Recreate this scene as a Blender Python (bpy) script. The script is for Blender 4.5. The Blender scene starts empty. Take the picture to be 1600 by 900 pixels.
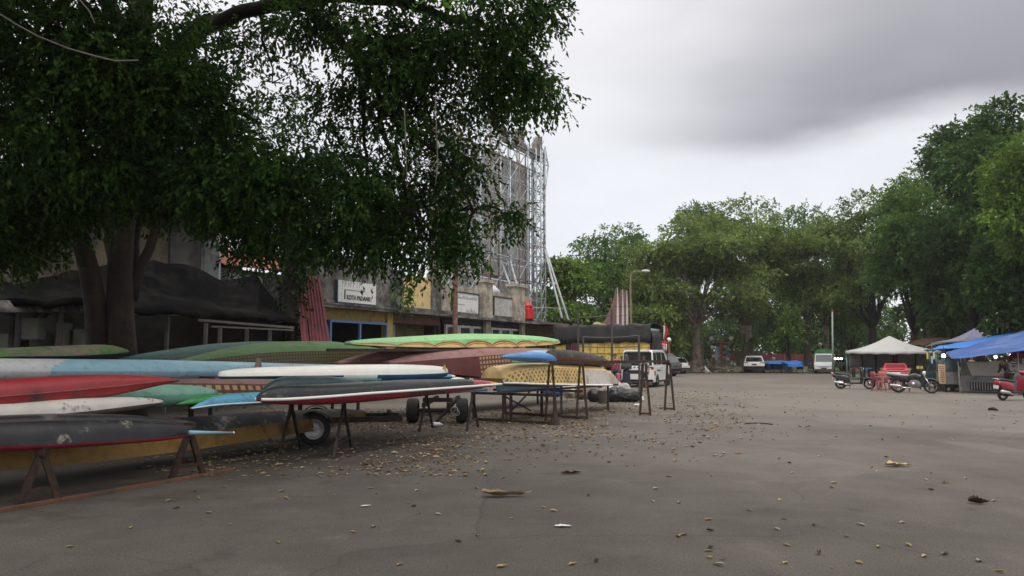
import bpy, bmesh, math, random
import numpy as np
from mathutils import Vector, Matrix, noise
R = math.radians
scene = bpy.context.scene
COL = scene.collection
rnd = random.Random(7)

# ------------------------------------------------------------------ camera
F = 1200.0                       # focal length in photo pixels (1600 wide)
PITCH = math.atan((556 - 450) / F)
CAMZ = 1.6
cam = bpy.data.cameras.new("camera")
cam.sensor_width = 36.0
cam.lens = 36.0 * F / 1600.0
cam.clip_start = 0.05
cam.clip_end = 3000
camo = bpy.data.objects.new("camera", cam)
COL.objects.link(camo)
camo.location = (0, 0, CAMZ)
camo.rotation_euler = (R(90) + PITCH, 0, 0)
scene.camera = camo

# ------------------------------------------------------------------ exposure
scene.view_settings.view_transform = 'Standard'
scene.view_settings.look = 'None'
scene.view_settings.gamma = 1
scene.view_settings.use_curve_mapping = False
scene.view_settings.exposure = 0.14

# ------------------------------------------------------------------ sky
SUN_EL, SUN_AZ = 57.0, 176.0      # azimuth measured from +Y (view direction) towards +X
world = bpy.data.worlds.new("World")
scene.world = world
world.use_nodes = True
def sky():
    nt = world.node_tree
    N, Lk = nt.nodes, nt.links
    N.clear()
    out = N.new('ShaderNodeOutputWorld'); bg = N.new('ShaderNodeBackground')
    Lk.new(bg.outputs[0], out.inputs[0]); bg.inputs[1].default_value = 0.1
    st = N.new('ShaderNodeTexSky'); st.sky_type = 'NISHITA'; st.sun_disc = False
    st.sun_elevation = R(SUN_EL); st.sun_rotation = R(SUN_AZ)
    tc = N.new('ShaderNodeTexCoord')
    sp = N.new('ShaderNodeSeparateXYZ'); Lk.new(tc.outputs['Generated'], sp.inputs[0])
    def math_(op, a, b=None, c=None):
        n = N.new('ShaderNodeMath'); n.operation = op
        for i, v in enumerate((a, b, c)):
            if v is None: continue
            if isinstance(v, (int, float)): n.inputs[i].default_value = v
            else: Lk.new(v, n.inputs[i])
        return n.outputs[0]
    def smooth(v, a, b, lo=0.0, hi=1.0):
        n = N.new('ShaderNodeMapRange'); n.interpolation_type = 'SMOOTHSTEP'
        Lk.new(v, n.inputs[0])
        for i, q in enumerate((a, b, lo, hi)): n.inputs[i + 1].default_value = q
        return n.outputs[0]
    def nz(scale, det, loc, sc=(1, 1, 1)):
        mp = N.new('ShaderNodeMapping'); mp.inputs['Location'].default_value = loc; mp.inputs['Scale'].default_value = sc
        Lk.new(tc.outputs['Generated'], mp.inputs[0])
        n = N.new('ShaderNodeTexNoise'); n.inputs['Scale'].default_value = scale; n.inputs['Detail'].default_value = det
        n.inputs['Roughness'].default_value = 0.5
        Lk.new(mp.outputs[0], n.inputs['Vector']); return n.outputs['Fac']
    n1 = nz(2.6, 7, (0.3, 1.7, 0.2), (1, 1, 3.4))
    n2 = nz(5.0, 6, (4.3, 0.7, 2.2), (1, 1, 2.0))
    zz = math_('ADD', sp.outputs['Z'], math_('MULTIPLY', math_('SUBTRACT', n1, 0.5), 0.16))
    az = math_('ADD', sp.outputs['X'], math_('MULTIPLY', math_('SUBTRACT', n1, 0.5), 0.25))
    # bright, slightly blue band over the horizon; greyer above; the zenith of an overcast sky is bright again
    rp = N.new('ShaderNodeValToRGB'); Lk.new(sp.outputs['Z'], rp.inputs[0])
    el = rp.color_ramp.elements
    el[0].position = 0.0; el[0].color = (8.3, 8.5, 9.0, 1)
    el[1].position = 1.0; el[1].color = (19, 18.4, 17.8, 1)
    for p, c in ((0.17, (8.1, 8.35, 8.8, 1)), (0.27, (8.0, 8.15, 8.5, 1)), (0.38, (8.6, 8.5, 8.8, 1)), (0.5, (8.6, 8.5, 8.6, 1)), (0.66, (15, 14.6, 14.2, 1))):
        e = el.new(p); e.color = c
    m1 = math_('MULTIPLY', smooth(zz, 0.235, 0.295), smooth(az, 0.08, 0.46))
    m1 = math_('MULTIPLY', m1, smooth(math_('ADD', sp.outputs['Z'], math_('MULTIPLY', math_('SUBTRACT', n2, 0.5), 0.25)), 0.30, 0.50, 1.0, 0.55))
    m1 = math_('MULTIPLY', m1, smooth(sp.outputs['Z'], 0.46, 0.62, 1.0, 0.0))
    m1 = math_('MULTIPLY', m1, smooth(sp.outputs['Y'], 0.0, 0.4))
    m1 = math_('MULTIPLY', m1, math_('ADD', 0.62, math_('MULTIPLY', n2, 0.66)))
    dk = N.new('ShaderNodeMix'); dk.data_type = 'RGBA'; Lk.new(m1, dk.inputs['Factor'])
    Lk.new(rp.outputs[0], dk.inputs[6]); dk.inputs[7].default_value = (3.1, 3.05, 3.4, 1)
    # soft mottling of the cloud deck
    mo = N.new('ShaderNodeMix'); mo.data_type = 'RGBA'; mo.blend_type = 'MULTIPLY'; mo.inputs['Factor'].default_value = 1
    v = math_('ADD', 0.87, math_('MULTIPLY', n2, 0.26))
    cb = N.new('ShaderNodeCombineXYZ')
    for i in range(3): Lk.new(v, cb.inputs[i])
    Lk.new(dk.outputs[2], mo.inputs[6]); Lk.new(cb.outputs[0], mo.inputs[7])
    fin = N.new('ShaderNodeMix'); fin.data_type = 'RGBA'; fin.inputs['Factor'].default_value = 0.95
    Lk.new(st.outputs[0], fin.inputs[6]); Lk.new(mo.outputs[2], fin.inputs[7])
    Lk.new(fin.outputs[2], bg.inputs[0])
sky()
sun = bpy.data.lights.new("sun", 'SUN'); sun.energy = 1.5; sun.angle = R(18); sun.color = (1.0, 0.96, 0.90)
suno = bpy.data.objects.new("sun", sun); COL.objects.link(suno)
suno.rotation_euler = (R(90 - SUN_EL), 0, R(180 - SUN_AZ))
suno.location = (0, 0, 60)

# ------------------------------------------------------------------ where a photo pixel lies in the world
_fw = Vector((0, math.cos(PITCH), math.sin(PITCH))); _up = Vector((0, -math.sin(PITCH), math.cos(PITCH)))
CAM = Vector((0, 0, CAMZ))
def ray(px, py): return _fw + Vector((1, 0, 0)) * ((px - 800) / F) + _up * ((450 - py) / F)
def P(px, py, Y):
    d = ray(px, py); return CAM + d * (Y / d.y)
def G(px, py, z=0.0):
    d = ray(px, py); return CAM + d * ((z - CAMZ) / d.z)
class Line:                      # a vertical plane along a row of things: origin, direction, k metres behind it
    def __init__(s, o, d):
        s.o = Vector((o[0], o[1], 0)); s.u = Vector((d[0], d[1], 0)).normalized(); s.n = Vector((-s.u.y, s.u.x, 0))
    def at(s, px, py, k=0):
        d = ray(px, py); q = s.o + s.n * k
        t = (q - CAM).dot(s.n) / d.dot(s.n); return CAM + d * t
    def sz(s, px, py, k=0):
        p = s.at(px, py, k); return ((p - s.o).dot(s.u), p.z)
    def pt(s, a, z, k=0): return s.o + s.u * a + s.n * k + Vector((0, 0, z))
ROW = Line((-5.2, 8.4), (0.564, 0.826))
FAC = Line((-7.47, 30.4), (0.47, 0.883))

# ------------------------------------------------------------------ things, parts, meshes
W = {}
def tag(o, label, cat, group=None):
    o['label'] = label; o['category'] = cat
    if group: o['group'] = group
    return o
def thing(name, label, cat, loc=(0, 0, 0), rz=0.0, group=None):
    o = bpy.data.objects.new(name, None); COL.objects.link(o)
    o.empty_display_size = 0.2
    o.location = loc; o.rotation_euler = (0, 0, rz)
    W[o.name] = Matrix.Translation(Vector(loc)) @ Matrix.Rotation(rz, 4, 'Z')
    return tag(o, label, cat, group)
def copy_tree(o, parent=None):
    c = o.copy(); COL.objects.link(c)
    if parent: c.parent = parent
    for ch in o.children: copy_tree(ch, c)
    return c
def ortho(d):
    d = Vector(d).normalized(); a = Vector((0, 0, 1)) if abs(d.z) < 0.95 else Vector((1, 0, 0))
    x = d.cross(a).normalized(); return x, x.cross(d).normalized()
class MB:
    def __init__(s): s.v = []; s.f = []; s.m = []; s.uv = []; s.mi = 0
    def add(s, vs, fs, uv=None):
        b = len(s.v); s.v += [tuple(p) for p in vs]
        for i, f in enumerate(fs):
            s.f.append([b + j for j in f]); s.m.append(s.mi); s.uv.append(uv[i] if uv else None)
        return s
    def box(s, c, d, rot=None):
        c = Vector(c); h = [x / 2 for x in d]
        vs = [Vector((sx * h[0], sy * h[1], sz * h[2])) for sx in (-1, 1) for sy in (-1, 1) for sz in (-1, 1)]
        if rot is not None: vs = [rot @ q for q in vs]
        return s.add([c + q for q in vs], [(0, 1, 3, 2), (4, 6, 7, 5), (0, 4, 5, 1), (2, 3, 7, 6), (0, 2, 6, 4), (1, 5, 7, 3)])
    def bar(s, p, q, w, h=None, up=None):
        p, q = Vector(p), Vector(q); h = h or w
        if up is None: x, y = ortho(q - p)
        else:
            x = (q - p).cross(Vector(up)).normalized(); y = x.cross((q - p).normalized())
        o = [x * (a * w / 2) + y * (b * h / 2) for a, b in ((-1, -1), (1, -1), (1, 1), (-1, 1))]
        return s.add([p + k for k in o] + [q + k for k in o], [(3, 2, 1, 0), (4, 5, 6, 7)] + [(i, (i + 1) % 4, (i + 1) % 4 + 4, i + 4) for i in range(4)])
    def tube(s, pts, rad, n=8, cap=True):
        pts = [Vector(p) for p in pts]
        if not hasattr(rad, '__len__'): rad = [rad] * len(pts)
        vs = []; X = None
        for i, p in enumerate(pts):
            d = (pts[min(i + 1, len(pts) - 1)] - pts[max(i - 1, 0)])
            if d.length < 1e-9: d = Vector((0, 0, 1))
            d.normalize()
            if X is None: X, Y_ = ortho(d)
            else:
                X = (X - d * X.dot(d))
                X = X.normalized() if X.length > 1e-6 else ortho(d)[0]
            Y_ = d.cross(X)
            for j in range(n):
                a = 2 * math.pi * j / n; vs.append(p + (X * math.cos(a) + Y_ * math.sin(a)) * rad[i])
        fs = [(i * n + j, i * n + (j + 1) % n, (i + 1) * n + (j + 1) % n, (i + 1) * n + j) for i in range(len(pts) - 1) for j in range(n)]
        if cap: fs += [tuple(range(n))[::-1], tuple(range((len(pts) - 1) * n, len(pts) * n))]
        return s.add(vs, fs)
    def cyl(s, p, q, r, n=14): return s.tube([p, q], r, n)
    def lathe(s, c, prof, n=18, axis=(0, 0, 1), cap=True):
        c = Vector(c); ax = Vector(axis).normalized(); X, Y_ = ortho(ax); vs = []
        for r, h in prof:
            for j in range(n):
                a = 2 * math.pi * j / n; vs.append(c + ax * h + (X * math.cos(a) + Y_ * math.sin(a)) * r)
        fs = [(i * n + j, i * n + (j + 1) % n, (i + 1) * n + (j + 1) % n, (i + 1) * n + j) for i in range(len(prof) - 1) for j in range(n)]
        if cap: fs += [tuple(range(n))[::-1], tuple(range((len(prof) - 1) * n, len(prof) * n))]
        return s.add(vs, fs)
    def torus(s, c, axis, Rr, r, n=22, m=8):
        c = Vector(c); ax = Vector(axis).normalized(); X, Y_ = ortho(ax); vs = []
        for i in range(n):
            a = 2 * math.pi * i / n; d = X * math.cos(a) + Y_ * math.sin(a)
            for j in range(m):
                b = 2 * math.pi * j / m; vs.append(c + d * (Rr + r * math.cos(b)) + ax * (r * math.sin(b)))
        return s.add(vs, [(i * m + j, ((i + 1) % n) * m + j, ((i + 1) % n) * m + (j + 1) % m, i * m + (j + 1) % m) for i in range(n) for j in range(m)])
    def ball(s, c, r, n=12, m=8, sc=(1, 1, 1)):
        c = Vector(c); vs = [c + Vector((0, 0, -r * sc[2]))]
        for i in range(1, m):
            t = math.pi * i / m - math.pi / 2
            for j in range(n):
                a = 2 * math.pi * j / n; vs.append(c + Vector((r * math.cos(t) * math.cos(a) * sc[0], r * math.cos(t) * math.sin(a) * sc[1], r * math.sin(t) * sc[2])))
        vs.append(c + Vector((0, 0, r * sc[2]))); e = len(vs) - 1
        fs = [(0, 1 + (j + 1) % n, 1 + j) for j in range(n)] + [(e, 1 + (m - 2) * n + j, 1 + (m - 2) * n + (j + 1) % n) for j in range(n)]
        fs += [(1 + i * n + j, 1 + i * n + (j + 1) % n, 1 + (i + 1) * n + (j + 1) % n, 1 + (i + 1) * n + j) for i in range(m - 2) for j in range(n)]
        return s.add(vs, fs)
    def poly(s, pts): return s.add(pts, [tuple(range(len(pts)))])
    def prism(s, pts, off):          # a polygon given thickness along the vector off
        off = Vector(off); n = len(pts); a = [Vector(p) for p in pts]; b = [p + off for p in a]
        return s.add(a + b, [tuple(range(n))[::-1], tuple(range(n, 2 * n))] + [(i, (i + 1) % n, (i + 1) % n + n, i + n) for i in range(n)])
    def sheet(s, rows, uv=True):     # rows of points, all the same length
        n = len(rows[0]); vs = [p for r in rows for p in r]
        fs = [(i * n + j, i * n + j + 1, (i + 1) * n + j + 1, (i + 1) * n + j) for i in range(len(rows) - 1) for j in range(n - 1)]
        us = [[(j, i), (j + 1, i), (j + 1, i + 1), (j, i + 1)] for i in range(len(rows) - 1) for j in range(n - 1)]
        return s.add(vs, fs, us)
    def build(s, name, mat, parent=None, smooth=False, bevel=0, local=False, solid=0, seg=2, fix=False):
        me = bpy.data.meshes.new(name); me.from_pydata(s.v, [], s.f)
        for mt in (mat if isinstance(mat, (list, tuple)) else [mat]): me.materials.append(mt)
        me.polygons.foreach_set('material_index', s.m)
        if any(u is not None for u in s.uv):
            ul = me.uv_layers.new(name='UVMap'); k = 0; dat = []
            for f, u in zip(s.f, s.uv):
                for j in range(len(f)): dat += list(u[j]) if u else [0.0, 0.0]
            ul.data.foreach_set('uv', dat)
        if fix:
            bm = bmesh.new(); bm.from_mesh(me); bmesh.ops.recalc_face_normals(bm, faces=bm.faces); bm.to_mesh(me); bm.free()
        me.update()
        o = bpy.data.objects.new(name, me); COL.objects.link(o)
        if smooth: me.polygons.foreach_set('use_smooth', [True] * len(me.polygons))
        if bevel:
            b = o.modifiers.new('bevel', 'BEVEL'); b.width = bevel; b.segments = seg; b.limit_method = 'ANGLE'; b.angle_limit = R(35); b.harden_normals = False
        if solid:
            q = o.modifiers.new('solid', 'SOLIDIFY'); q.thickness = solid; q.offset = 0
        if parent is not None:
            o.parent = parent
            if not local:
                o.matrix_parent_inverse = W[parent.name].inverted() if parent.name in W else Matrix()
                W[o.name] = Matrix()
            else: W[o.name] = Matrix()
        else: W[o.name] = Matrix()
        return o

# ------------------------------------------------------------------ materials
MC = {}
def mat(key, col, rough=0.6, var=0.15, scale=6.0, dirt=None, damt=0.35, dscale=2.5, dsoft=0.12, metal=0.0, bump=0.0, bscale=40.0, spec=0.4, coat=0.0, emit=None, estr=0.0, chip=None):
    if key in MC: return MC[key]
    m = bpy.data.materials.new(key); m.use_nodes = True; nt = m.node_tree; N, Lk = nt.nodes, nt.links
    b = N['Principled BSDF']; b.inputs['Roughness'].default_value = rough; b.inputs['Metallic'].default_value = metal
    b.inputs['Specular IOR Level'].default_value = spec; b.inputs['Coat Weight'].default_value = coat
    tc = N.new('ShaderNodeTexCoord')
    def noise_(sc, det=5, rg=0.6):
        n = N.new('ShaderNodeTexNoise'); n.inputs['Scale'].default_value = sc; n.inputs['Detail'].default_value = det; n.inputs['Roughness'].default_value = rg
        Lk.new(tc.outputs['Object'], n.inputs['Vector']); return n.outputs['Fac']
    rp = N.new('ShaderNodeValToRGB'); Lk.new(noise_(scale), rp.inputs[0])
    e = rp.color_ramp.elements
    e[0].position = 0.3; e[1].position = 0.7
    e[0].color = [max(0, c * (1 - var)) for c in col] + [1]; e[1].color = [min(1, c * (1 + var)) for c in col] + [1]
    c_out = rp.outputs[0]
    if dirt is not None:
        mr = N.new('ShaderNodeMapRange'); mr.interpolation_type = 'SMOOTHSTEP'
        Lk.new(noise_(dscale, 8, 0.68), mr.inputs[0]); t = 0.74 - 0.5 * damt
        mr.inputs[1].default_value = t - dsoft; mr.inputs[2].default_value = t + dsoft
        mx = N.new('ShaderNodeMix'); mx.data_type = 'RGBA'; Lk.new(mr.outputs[0], mx.inputs['Factor'])
        Lk.new(c_out, mx.inputs[6]); mx.inputs[7].default_value = (*dirt, 1); c_out = mx.outputs[2]
        ra = N.new('ShaderNodeMapRange'); Lk.new(mr.outputs[0], ra.inputs[0]); ra.inputs[3].default_value = rough; ra.inputs[4].default_value = min(1, rough + 0.3)
        Lk.new(ra.outputs[0], b.inputs['Roughness'])
    if chip is not None:               # small scuffs and chips, a long streak or two
        mp = N.new('ShaderNodeMapping'); mp.inputs['Rotation'].default_value = (0, 0, -0.972); mp.inputs['Scale'].default_value = (0.22, 1, 1); Lk.new(tc.outputs['Object'], mp.inputs[0])
        n = N.new('ShaderNodeTexNoise'); n.inputs['Scale'].default_value = 13; n.inputs['Detail'].default_value = 9; n.inputs['Roughness'].default_value = 0.72; Lk.new(mp.outputs[0], n.inputs['Vector'])
        mr = N.new('ShaderNodeMapRange'); Lk.new(n.outputs['Fac'], mr.inputs[0]); mr.inputs[1].default_value = 0.60; mr.inputs[2].default_value = 0.70; mr.inputs[4].default_value = 0.75
        mx = N.new('ShaderNodeMix'); mx.data_type = 'RGBA'; Lk.new(mr.outputs[0], mx.inputs['Factor']); Lk.new(c_out, mx.inputs[6]); mx.inputs[7].default_value = (*chip, 1)
        m2 = N.new('ShaderNodeMapRange'); Lk.new(n.outputs['Fac'], m2.inputs[0]); m2.inputs[1].default_value = 0.30; m2.inputs[2].default_value = 0.50; m2.inputs[3].default_value = 0.72; m2.inputs[4].default_value = 1.0
        hs = N.new('ShaderNodeHueSaturation'); Lk.new(mx.outputs[2], hs.inputs['Color']); Lk.new(m2.outputs[0], hs.inputs['Value']); c_out = hs.outputs[0]
    Lk.new(c_out, b.inputs['Base Color'])
    if bump:
        bp = N.new('ShaderNodeBump'); bp.inputs['Strength'].default_value = bump; bp.inputs['Distance'].default_value = 0.02
        Lk.new(noise_(bscale), bp.inputs['Height']); Lk.new(bp.outputs[0], b.inputs['Normal'])
    if emit:
        b.inputs['Emission Color'].default_value = (*emit, 1); b.inputs['Emission Strength'].default_value = estr
    MC[key] = m; return m
def leafmat(key, a, c, trans=0.35):
    if key in MC: return MC[key]
    m = bpy.data.materials.new(key); m.use_nodes = True; nt = m.node_tree; N, Lk = nt.nodes, nt.links; N.clear()
    out = N.new('ShaderNodeOutputMaterial'); df = N.new('ShaderNodeBsdfPrincipled'); tr = N.new('ShaderNodeBsdfTranslucent'); mx = N.new('ShaderNodeMixShader')
    df.inputs['Roughness'].default_value = 0.6; df.inputs['Specular IOR Level'].default_value = 0.12
    ge = N.new('ShaderNodeNewGeometry'); rp = N.new('ShaderNodeValToRGB'); Lk.new(ge.outputs['Random Per Island'], rp.inputs[0])
    e = rp.color_ramp.elements; e[0].color = (*a, 1); e[1].color = (*c, 1); e[1].position = 0.9
    q = e.new(0.985); q.color = (c[0] * 1.7, c[1] * 1.4, c[2] * 1.0, 1)
    tc = N.new('ShaderNodeTexCoord'); nz = N.new('ShaderNodeTexNoise'); nz.inputs['Scale'].default_value = 0.45; nz.inputs['Detail'].default_value = 3
    Lk.new(tc.outputs['Object'], nz.inputs['Vector'])
    hs = N.new('ShaderNodeHueSaturation'); Lk.new(rp.outputs[0], hs.inputs['Color'])
    r2 = N.new('ShaderNodeMapRange'); Lk.new(nz.outputs['Fac'], r2.inputs[0]); r2.inputs[1].default_value = 0.3; r2.inputs[2].default_value = 0.7; r2.inputs[3].default_value = 0.55; r2.inputs[4].default_value = 1.45
    Lk.new(r2.outputs[0], hs.inputs['Value'])
    Lk.new(hs.outputs[0], df.inputs['Base Color']); Lk.new(hs.outputs[0], tr.inputs['Color'])
    mx.inputs[0].default_value = trans
    Lk.new(df.outputs[0], mx.inputs[1]); Lk.new(tr.outputs[0], mx.inputs[2]); Lk.new(mx.outputs[0], out.inputs[0])
    MC[key] = m; return m
def glass(key='dark_glass', col=(0.012, 0.014, 0.016), rough=0.08):
    return mat(key, col, rough, 0.2, 3, spec=0.6)
def lattice(key, ground, line, mode='diamond', su=12.0, sv=12.0, wd=0.3, dirt=(0.06, 0.045, 0.035), third=None):
    """paint patterns of the dragon boats, drawn in the UV of the hull side (u metres along, v metres down the side)"""
    if key in MC: return MC[key]
    m = mat(key, ground, 0.5, 0.15, 5); nt = m.node_tree; N, Lk = nt.nodes, nt.links; b = N['Principled BSDF']
    base = b.inputs['Base Color'].links[0].from_socket
    uv = N.new('ShaderNodeUVMap'); sp = N.new('ShaderNodeSeparateXYZ'); Lk.new(uv.outputs[0], sp.inputs[0])
    def mt(op, a, b_=None):
        n = N.new('ShaderNodeMath'); n.operation = op
        for i, v in enumerate((a, b_)):
            if v is None: continue
            if isinstance(v, (int, float)): n.inputs[i].default_value = v
            else: Lk.new(v, n.inputs[i])
        return n.outputs[0]
    U = mt('MULTIPLY', sp.outputs[0], su); V = mt('MULTIPLY', sp.outputs[1], sv)
    if mode == 'diamond':
        a = mt('ABSOLUTE', mt('SUBTRACT', mt('FRACT', mt('ADD', U, V)), 0.5)); c = mt('ABSOLUTE', mt('SUBTRACT', mt('FRACT', mt('SUBTRACT', U, V)), 0.5))
        fac = mt('LESS_THAN', mt('MINIMUM', a, c), wd / 2)
    elif mode == 'grid':
        a = mt('ABSOLUTE', mt('SUBTRACT', mt('FRACT', U), 0.5)); c = mt('ABSOLUTE', mt('SUBTRACT', mt('FRACT', V), 0.5))
        fac = mt('LESS_THAN', mt('MAXIMUM', a, c), wd)
    else:                            # scallop: clouds of paint along the edge with an outline
        sn = mt('ABSOLUTE', mt('SINE', U)); h = mt('ADD', mt('MULTIPLY', mt('POWER', sn, 0.5), 0.62), 0.12)
        d = mt('SUBTRACT', h, mt('SUBTRACT', 1.0, sp.outputs[1]))
        fac = mt('GREATER_THAN', d, 0.0)
        ln = mt('LESS_THAN', mt('ABSOLUTE', d), 0.09)
        l2 = mt('LESS_THAN', mt('ABSOLUTE', mt('SUBTRACT', d, 0.24)), 0.05)
        ln = mt('MAXIMUM', ln, l2)
    mx = N.new('ShaderNodeMix'); mx.data_type = 'RGBA'; Lk.new(fac, mx.inputs['Factor']); Lk.new(base, mx.inputs[6]); mx.inputs[7].default_value = (*line, 1)
    o = mx.outputs[2]
    if mode == 'scallop':
        m3 = N.new('ShaderNodeMix'); m3.data_type = 'RGBA'; Lk.new(ln, m3.inputs['Factor']); Lk.new(o, m3.inputs[6]); m3.inputs[7].default_value = (*third, 1); o = m3.outputs[2]
    tc = N.new('ShaderNodeTexCoord'); nz = N.new('ShaderNodeTexNoise'); nz.inputs['Scale'].default_value = 3; nz.inputs['Detail'].default_value = 7
    Lk.new(tc.outputs['Object'], nz.inputs[0]); mr = N.new('ShaderNodeMapRange'); Lk.new(nz.outputs['Fac'], mr.inputs[0]); mr.inputs[1].default_value = 0.5; mr.inputs[2].default_value = 0.8; mr.inputs[4].default_value = 0.7
    m4 = N.new('ShaderNodeMix'); m4.data_type = 'RGBA'; Lk.new(mr.outputs[0], m4.inputs['Factor']); Lk.new(o, m4.inputs[6]); m4.inputs[7].default_value = (*dirt, 1)
    Lk.new(m4.outputs[2], b.inputs['Base Color']); return m

rust = mat('rusty_steel', (0.042, 0.031, 0.026), 0.8, 0.3, 20, (0.085, 0.042, 0.026), 0.35, 9, bump=0.2, spec=0.2)
darksteel = mat('dark_steel', (0.03, 0.027, 0.025), 0.7, 0.3, 12, (0.07, 0.04, 0.026), 0.3, 8, spec=0.25)
tyrem = mat('tyre_rubber', (0.018, 0.017, 0.016), 0.8, 0.3, 12, (0.07, 0.06, 0.05), 0.2, 6)
rimm = mat('rim_metal', (0.42, 0.41, 0.40), 0.4, 0.15, 10, (0.12, 0.09, 0.07), 0.25, 8, metal=0.5)
blackp = mat('black_plastic', (0.018, 0.018, 0.019), 0.5, 0.2, 6, (0.08, 0.07, 0.06), 0.15, 5)
chrome = mat('bright_metal', (0.6, 0.6, 0.6), 0.25, 0.05, 5, metal=0.9)
# ------------------------------------------------------------------ the setting: ground, grass, kerb
def ground_mat():
    m = mat('ground_asphalt', (0.100, 0.088, 0.078), 0.9, 0.08, 0.35, spec=0.25); nt = m.node_tree; N, Lk = nt.nodes, nt.links; b = N['Principled BSDF']
    base = b.inputs['Base Color'].links[0].from_socket
    tc = N.new('ShaderNodeTexCoord')
    def nz(sc, det=6, rg=0.6, off=(0, 0, 0), st=(1, 1, 1)):
        mp = N.new('ShaderNodeMapping'); mp.inputs['Location'].default_value = off; mp.inputs['Scale'].default_value = st; Lk.new(tc.outputs['Object'], mp.inputs[0])
        n = N.new('ShaderNodeTexNoise'); n.inputs['Scale'].default_value = sc; n.inputs['Detail'].default_value = det; n.inputs['Roughness'].default_value = rg
        Lk.new(mp.outputs[0], n.inputs['Vector']); return n.outputs['Fac']
    def rng(v, a, c, lo, hi):
        n = N.new('ShaderNodeMapRange'); n.interpolation_type = 'SMOOTHSTEP'; Lk.new(v, n.inputs[0])
        for i, q in enumerate((a, c, lo, hi)): n.inputs[i + 1].default_value = q
        return n.outputs[0]
    def mul(a, c):
        n = N.new('ShaderNodeMix'); n.data_type = 'RGBA'; n.blend_type = 'MULTIPLY'; n.inputs['Factor'].default_value = 1
        cb = N.new('ShaderNodeCombineXYZ')
        for i in range(3): Lk.new(c, cb.inputs[i])
        Lk.new(a, n.inputs[6]); Lk.new(cb.outputs[0], n.inputs[7]); return n.outputs[2]
    def mix(f, a, col):
        n = N.new('ShaderNodeMix'); n.data_type = 'RGBA'; Lk.new(f, n.inputs['Factor']); Lk.new(a, n.inputs[6]); n.inputs[7].default_value = (*col, 1); return n.outputs[2]
    c = mul(base, rng(nz(60, 3, 0.75), 0.3, 0.7, 0.66, 1.36))           # aggregate
    c = mul(c, rng(nz(1.3, 7, 0.62, (3, 1, 0)), 0.34, 0.66, 0.88, 1.08))     # worn patches
    c = mul(c, rng(nz(0.16, 4, 0.5, (9, 4, 0), (1, 0.5, 1)), 0.35, 0.65, 0.86, 1.14))
    c = mix(rng(nz(1.7, 6, 0.58, (1, 8, 0)), 0.60, 0.72, 0.0, 0.60), c, (0.05, 0.046, 0.042))   # oil and damp stains
    c = mix(rng(nz(0.8, 9, 0.75, (5, 2, 0)), 0.54, 0.74, 0.0, 0.40), c, (0.21, 0.185, 0.155))  # dust
    v = N.new('ShaderNodeTexVoronoi'); v.inputs['Scale'].default_value = 26; Lk.new(tc.outputs['Object'], v.inputs['Vector'])
    c = mix(rng(v.outputs['Distance'], 0.05, 0.11, 0.55, 0.0), c, (0.34, 0.31, 0.27))           # grit
    # leaf-stained earth along the row, its tone darkened further for shade under the boats
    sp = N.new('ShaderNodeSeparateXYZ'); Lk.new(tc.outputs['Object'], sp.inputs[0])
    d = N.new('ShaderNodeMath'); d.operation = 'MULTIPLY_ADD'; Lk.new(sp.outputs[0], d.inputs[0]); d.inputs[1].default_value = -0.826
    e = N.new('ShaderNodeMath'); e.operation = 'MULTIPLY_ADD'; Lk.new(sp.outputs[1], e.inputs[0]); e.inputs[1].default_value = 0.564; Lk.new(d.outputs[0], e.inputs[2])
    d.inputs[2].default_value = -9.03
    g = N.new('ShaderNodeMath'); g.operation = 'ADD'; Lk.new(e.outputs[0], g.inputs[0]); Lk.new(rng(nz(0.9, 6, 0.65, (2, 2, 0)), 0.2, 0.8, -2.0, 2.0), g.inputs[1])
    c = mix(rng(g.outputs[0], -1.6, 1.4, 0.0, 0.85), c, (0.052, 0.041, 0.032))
    # the open lot farther out is painted paler, brighter light put into the colour
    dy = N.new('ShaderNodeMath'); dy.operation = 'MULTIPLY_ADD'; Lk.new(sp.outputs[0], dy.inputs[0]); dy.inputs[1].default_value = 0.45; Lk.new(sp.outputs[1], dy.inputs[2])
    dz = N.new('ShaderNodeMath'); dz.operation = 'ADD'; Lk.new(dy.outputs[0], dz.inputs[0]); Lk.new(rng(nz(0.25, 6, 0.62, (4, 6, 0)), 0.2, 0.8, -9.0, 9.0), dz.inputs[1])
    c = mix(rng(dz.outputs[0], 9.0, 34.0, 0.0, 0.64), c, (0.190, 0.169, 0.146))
    # cracks, seams and repair patches
    wp = N.new('ShaderNodeMix'); wp.data_type = 'VECTOR'; wp.inputs['Factor'].default_value = 0.10
    n3 = N.new('ShaderNodeTexNoise'); n3.inputs['Scale'].default_value = 1.5; n3.inputs['Detail'].default_value = 6; Lk.new(tc.outputs['Object'], n3.inputs['Vector'])
    sc = N.new('ShaderNodeVectorMath'); sc.operation = 'SCALE'; sc.inputs['Scale'].default_value = 0.30; Lk.new(tc.outputs['Object'], sc.inputs[0])
    Lk.new(sc.outputs[0], wp.inputs[4]); Lk.new(n3.outputs['Color'], wp.inputs[5])
    ve = N.new('ShaderNodeTexVoronoi'); ve.feature = 'DISTANCE_TO_EDGE'; ve.inputs['Scale'].default_value = 0.9; Lk.new(wp.outputs[1], ve.inputs['Vector'])
    ck = N.new('ShaderNodeMath'); ck.operation = 'MULTIPLY'; Lk.new(rng(ve.outputs['Distance'], 0.0, 0.006, 0.38, 0.0), ck.inputs[0]); Lk.new(rng(nz(0.35, 3, 0.5, (7, 7, 0)), 0.48, 0.58, 0.0, 1.0), ck.inputs[1])
    c = mix(ck.outputs[0], c, (0.035, 0.03, 0.027))
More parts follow.
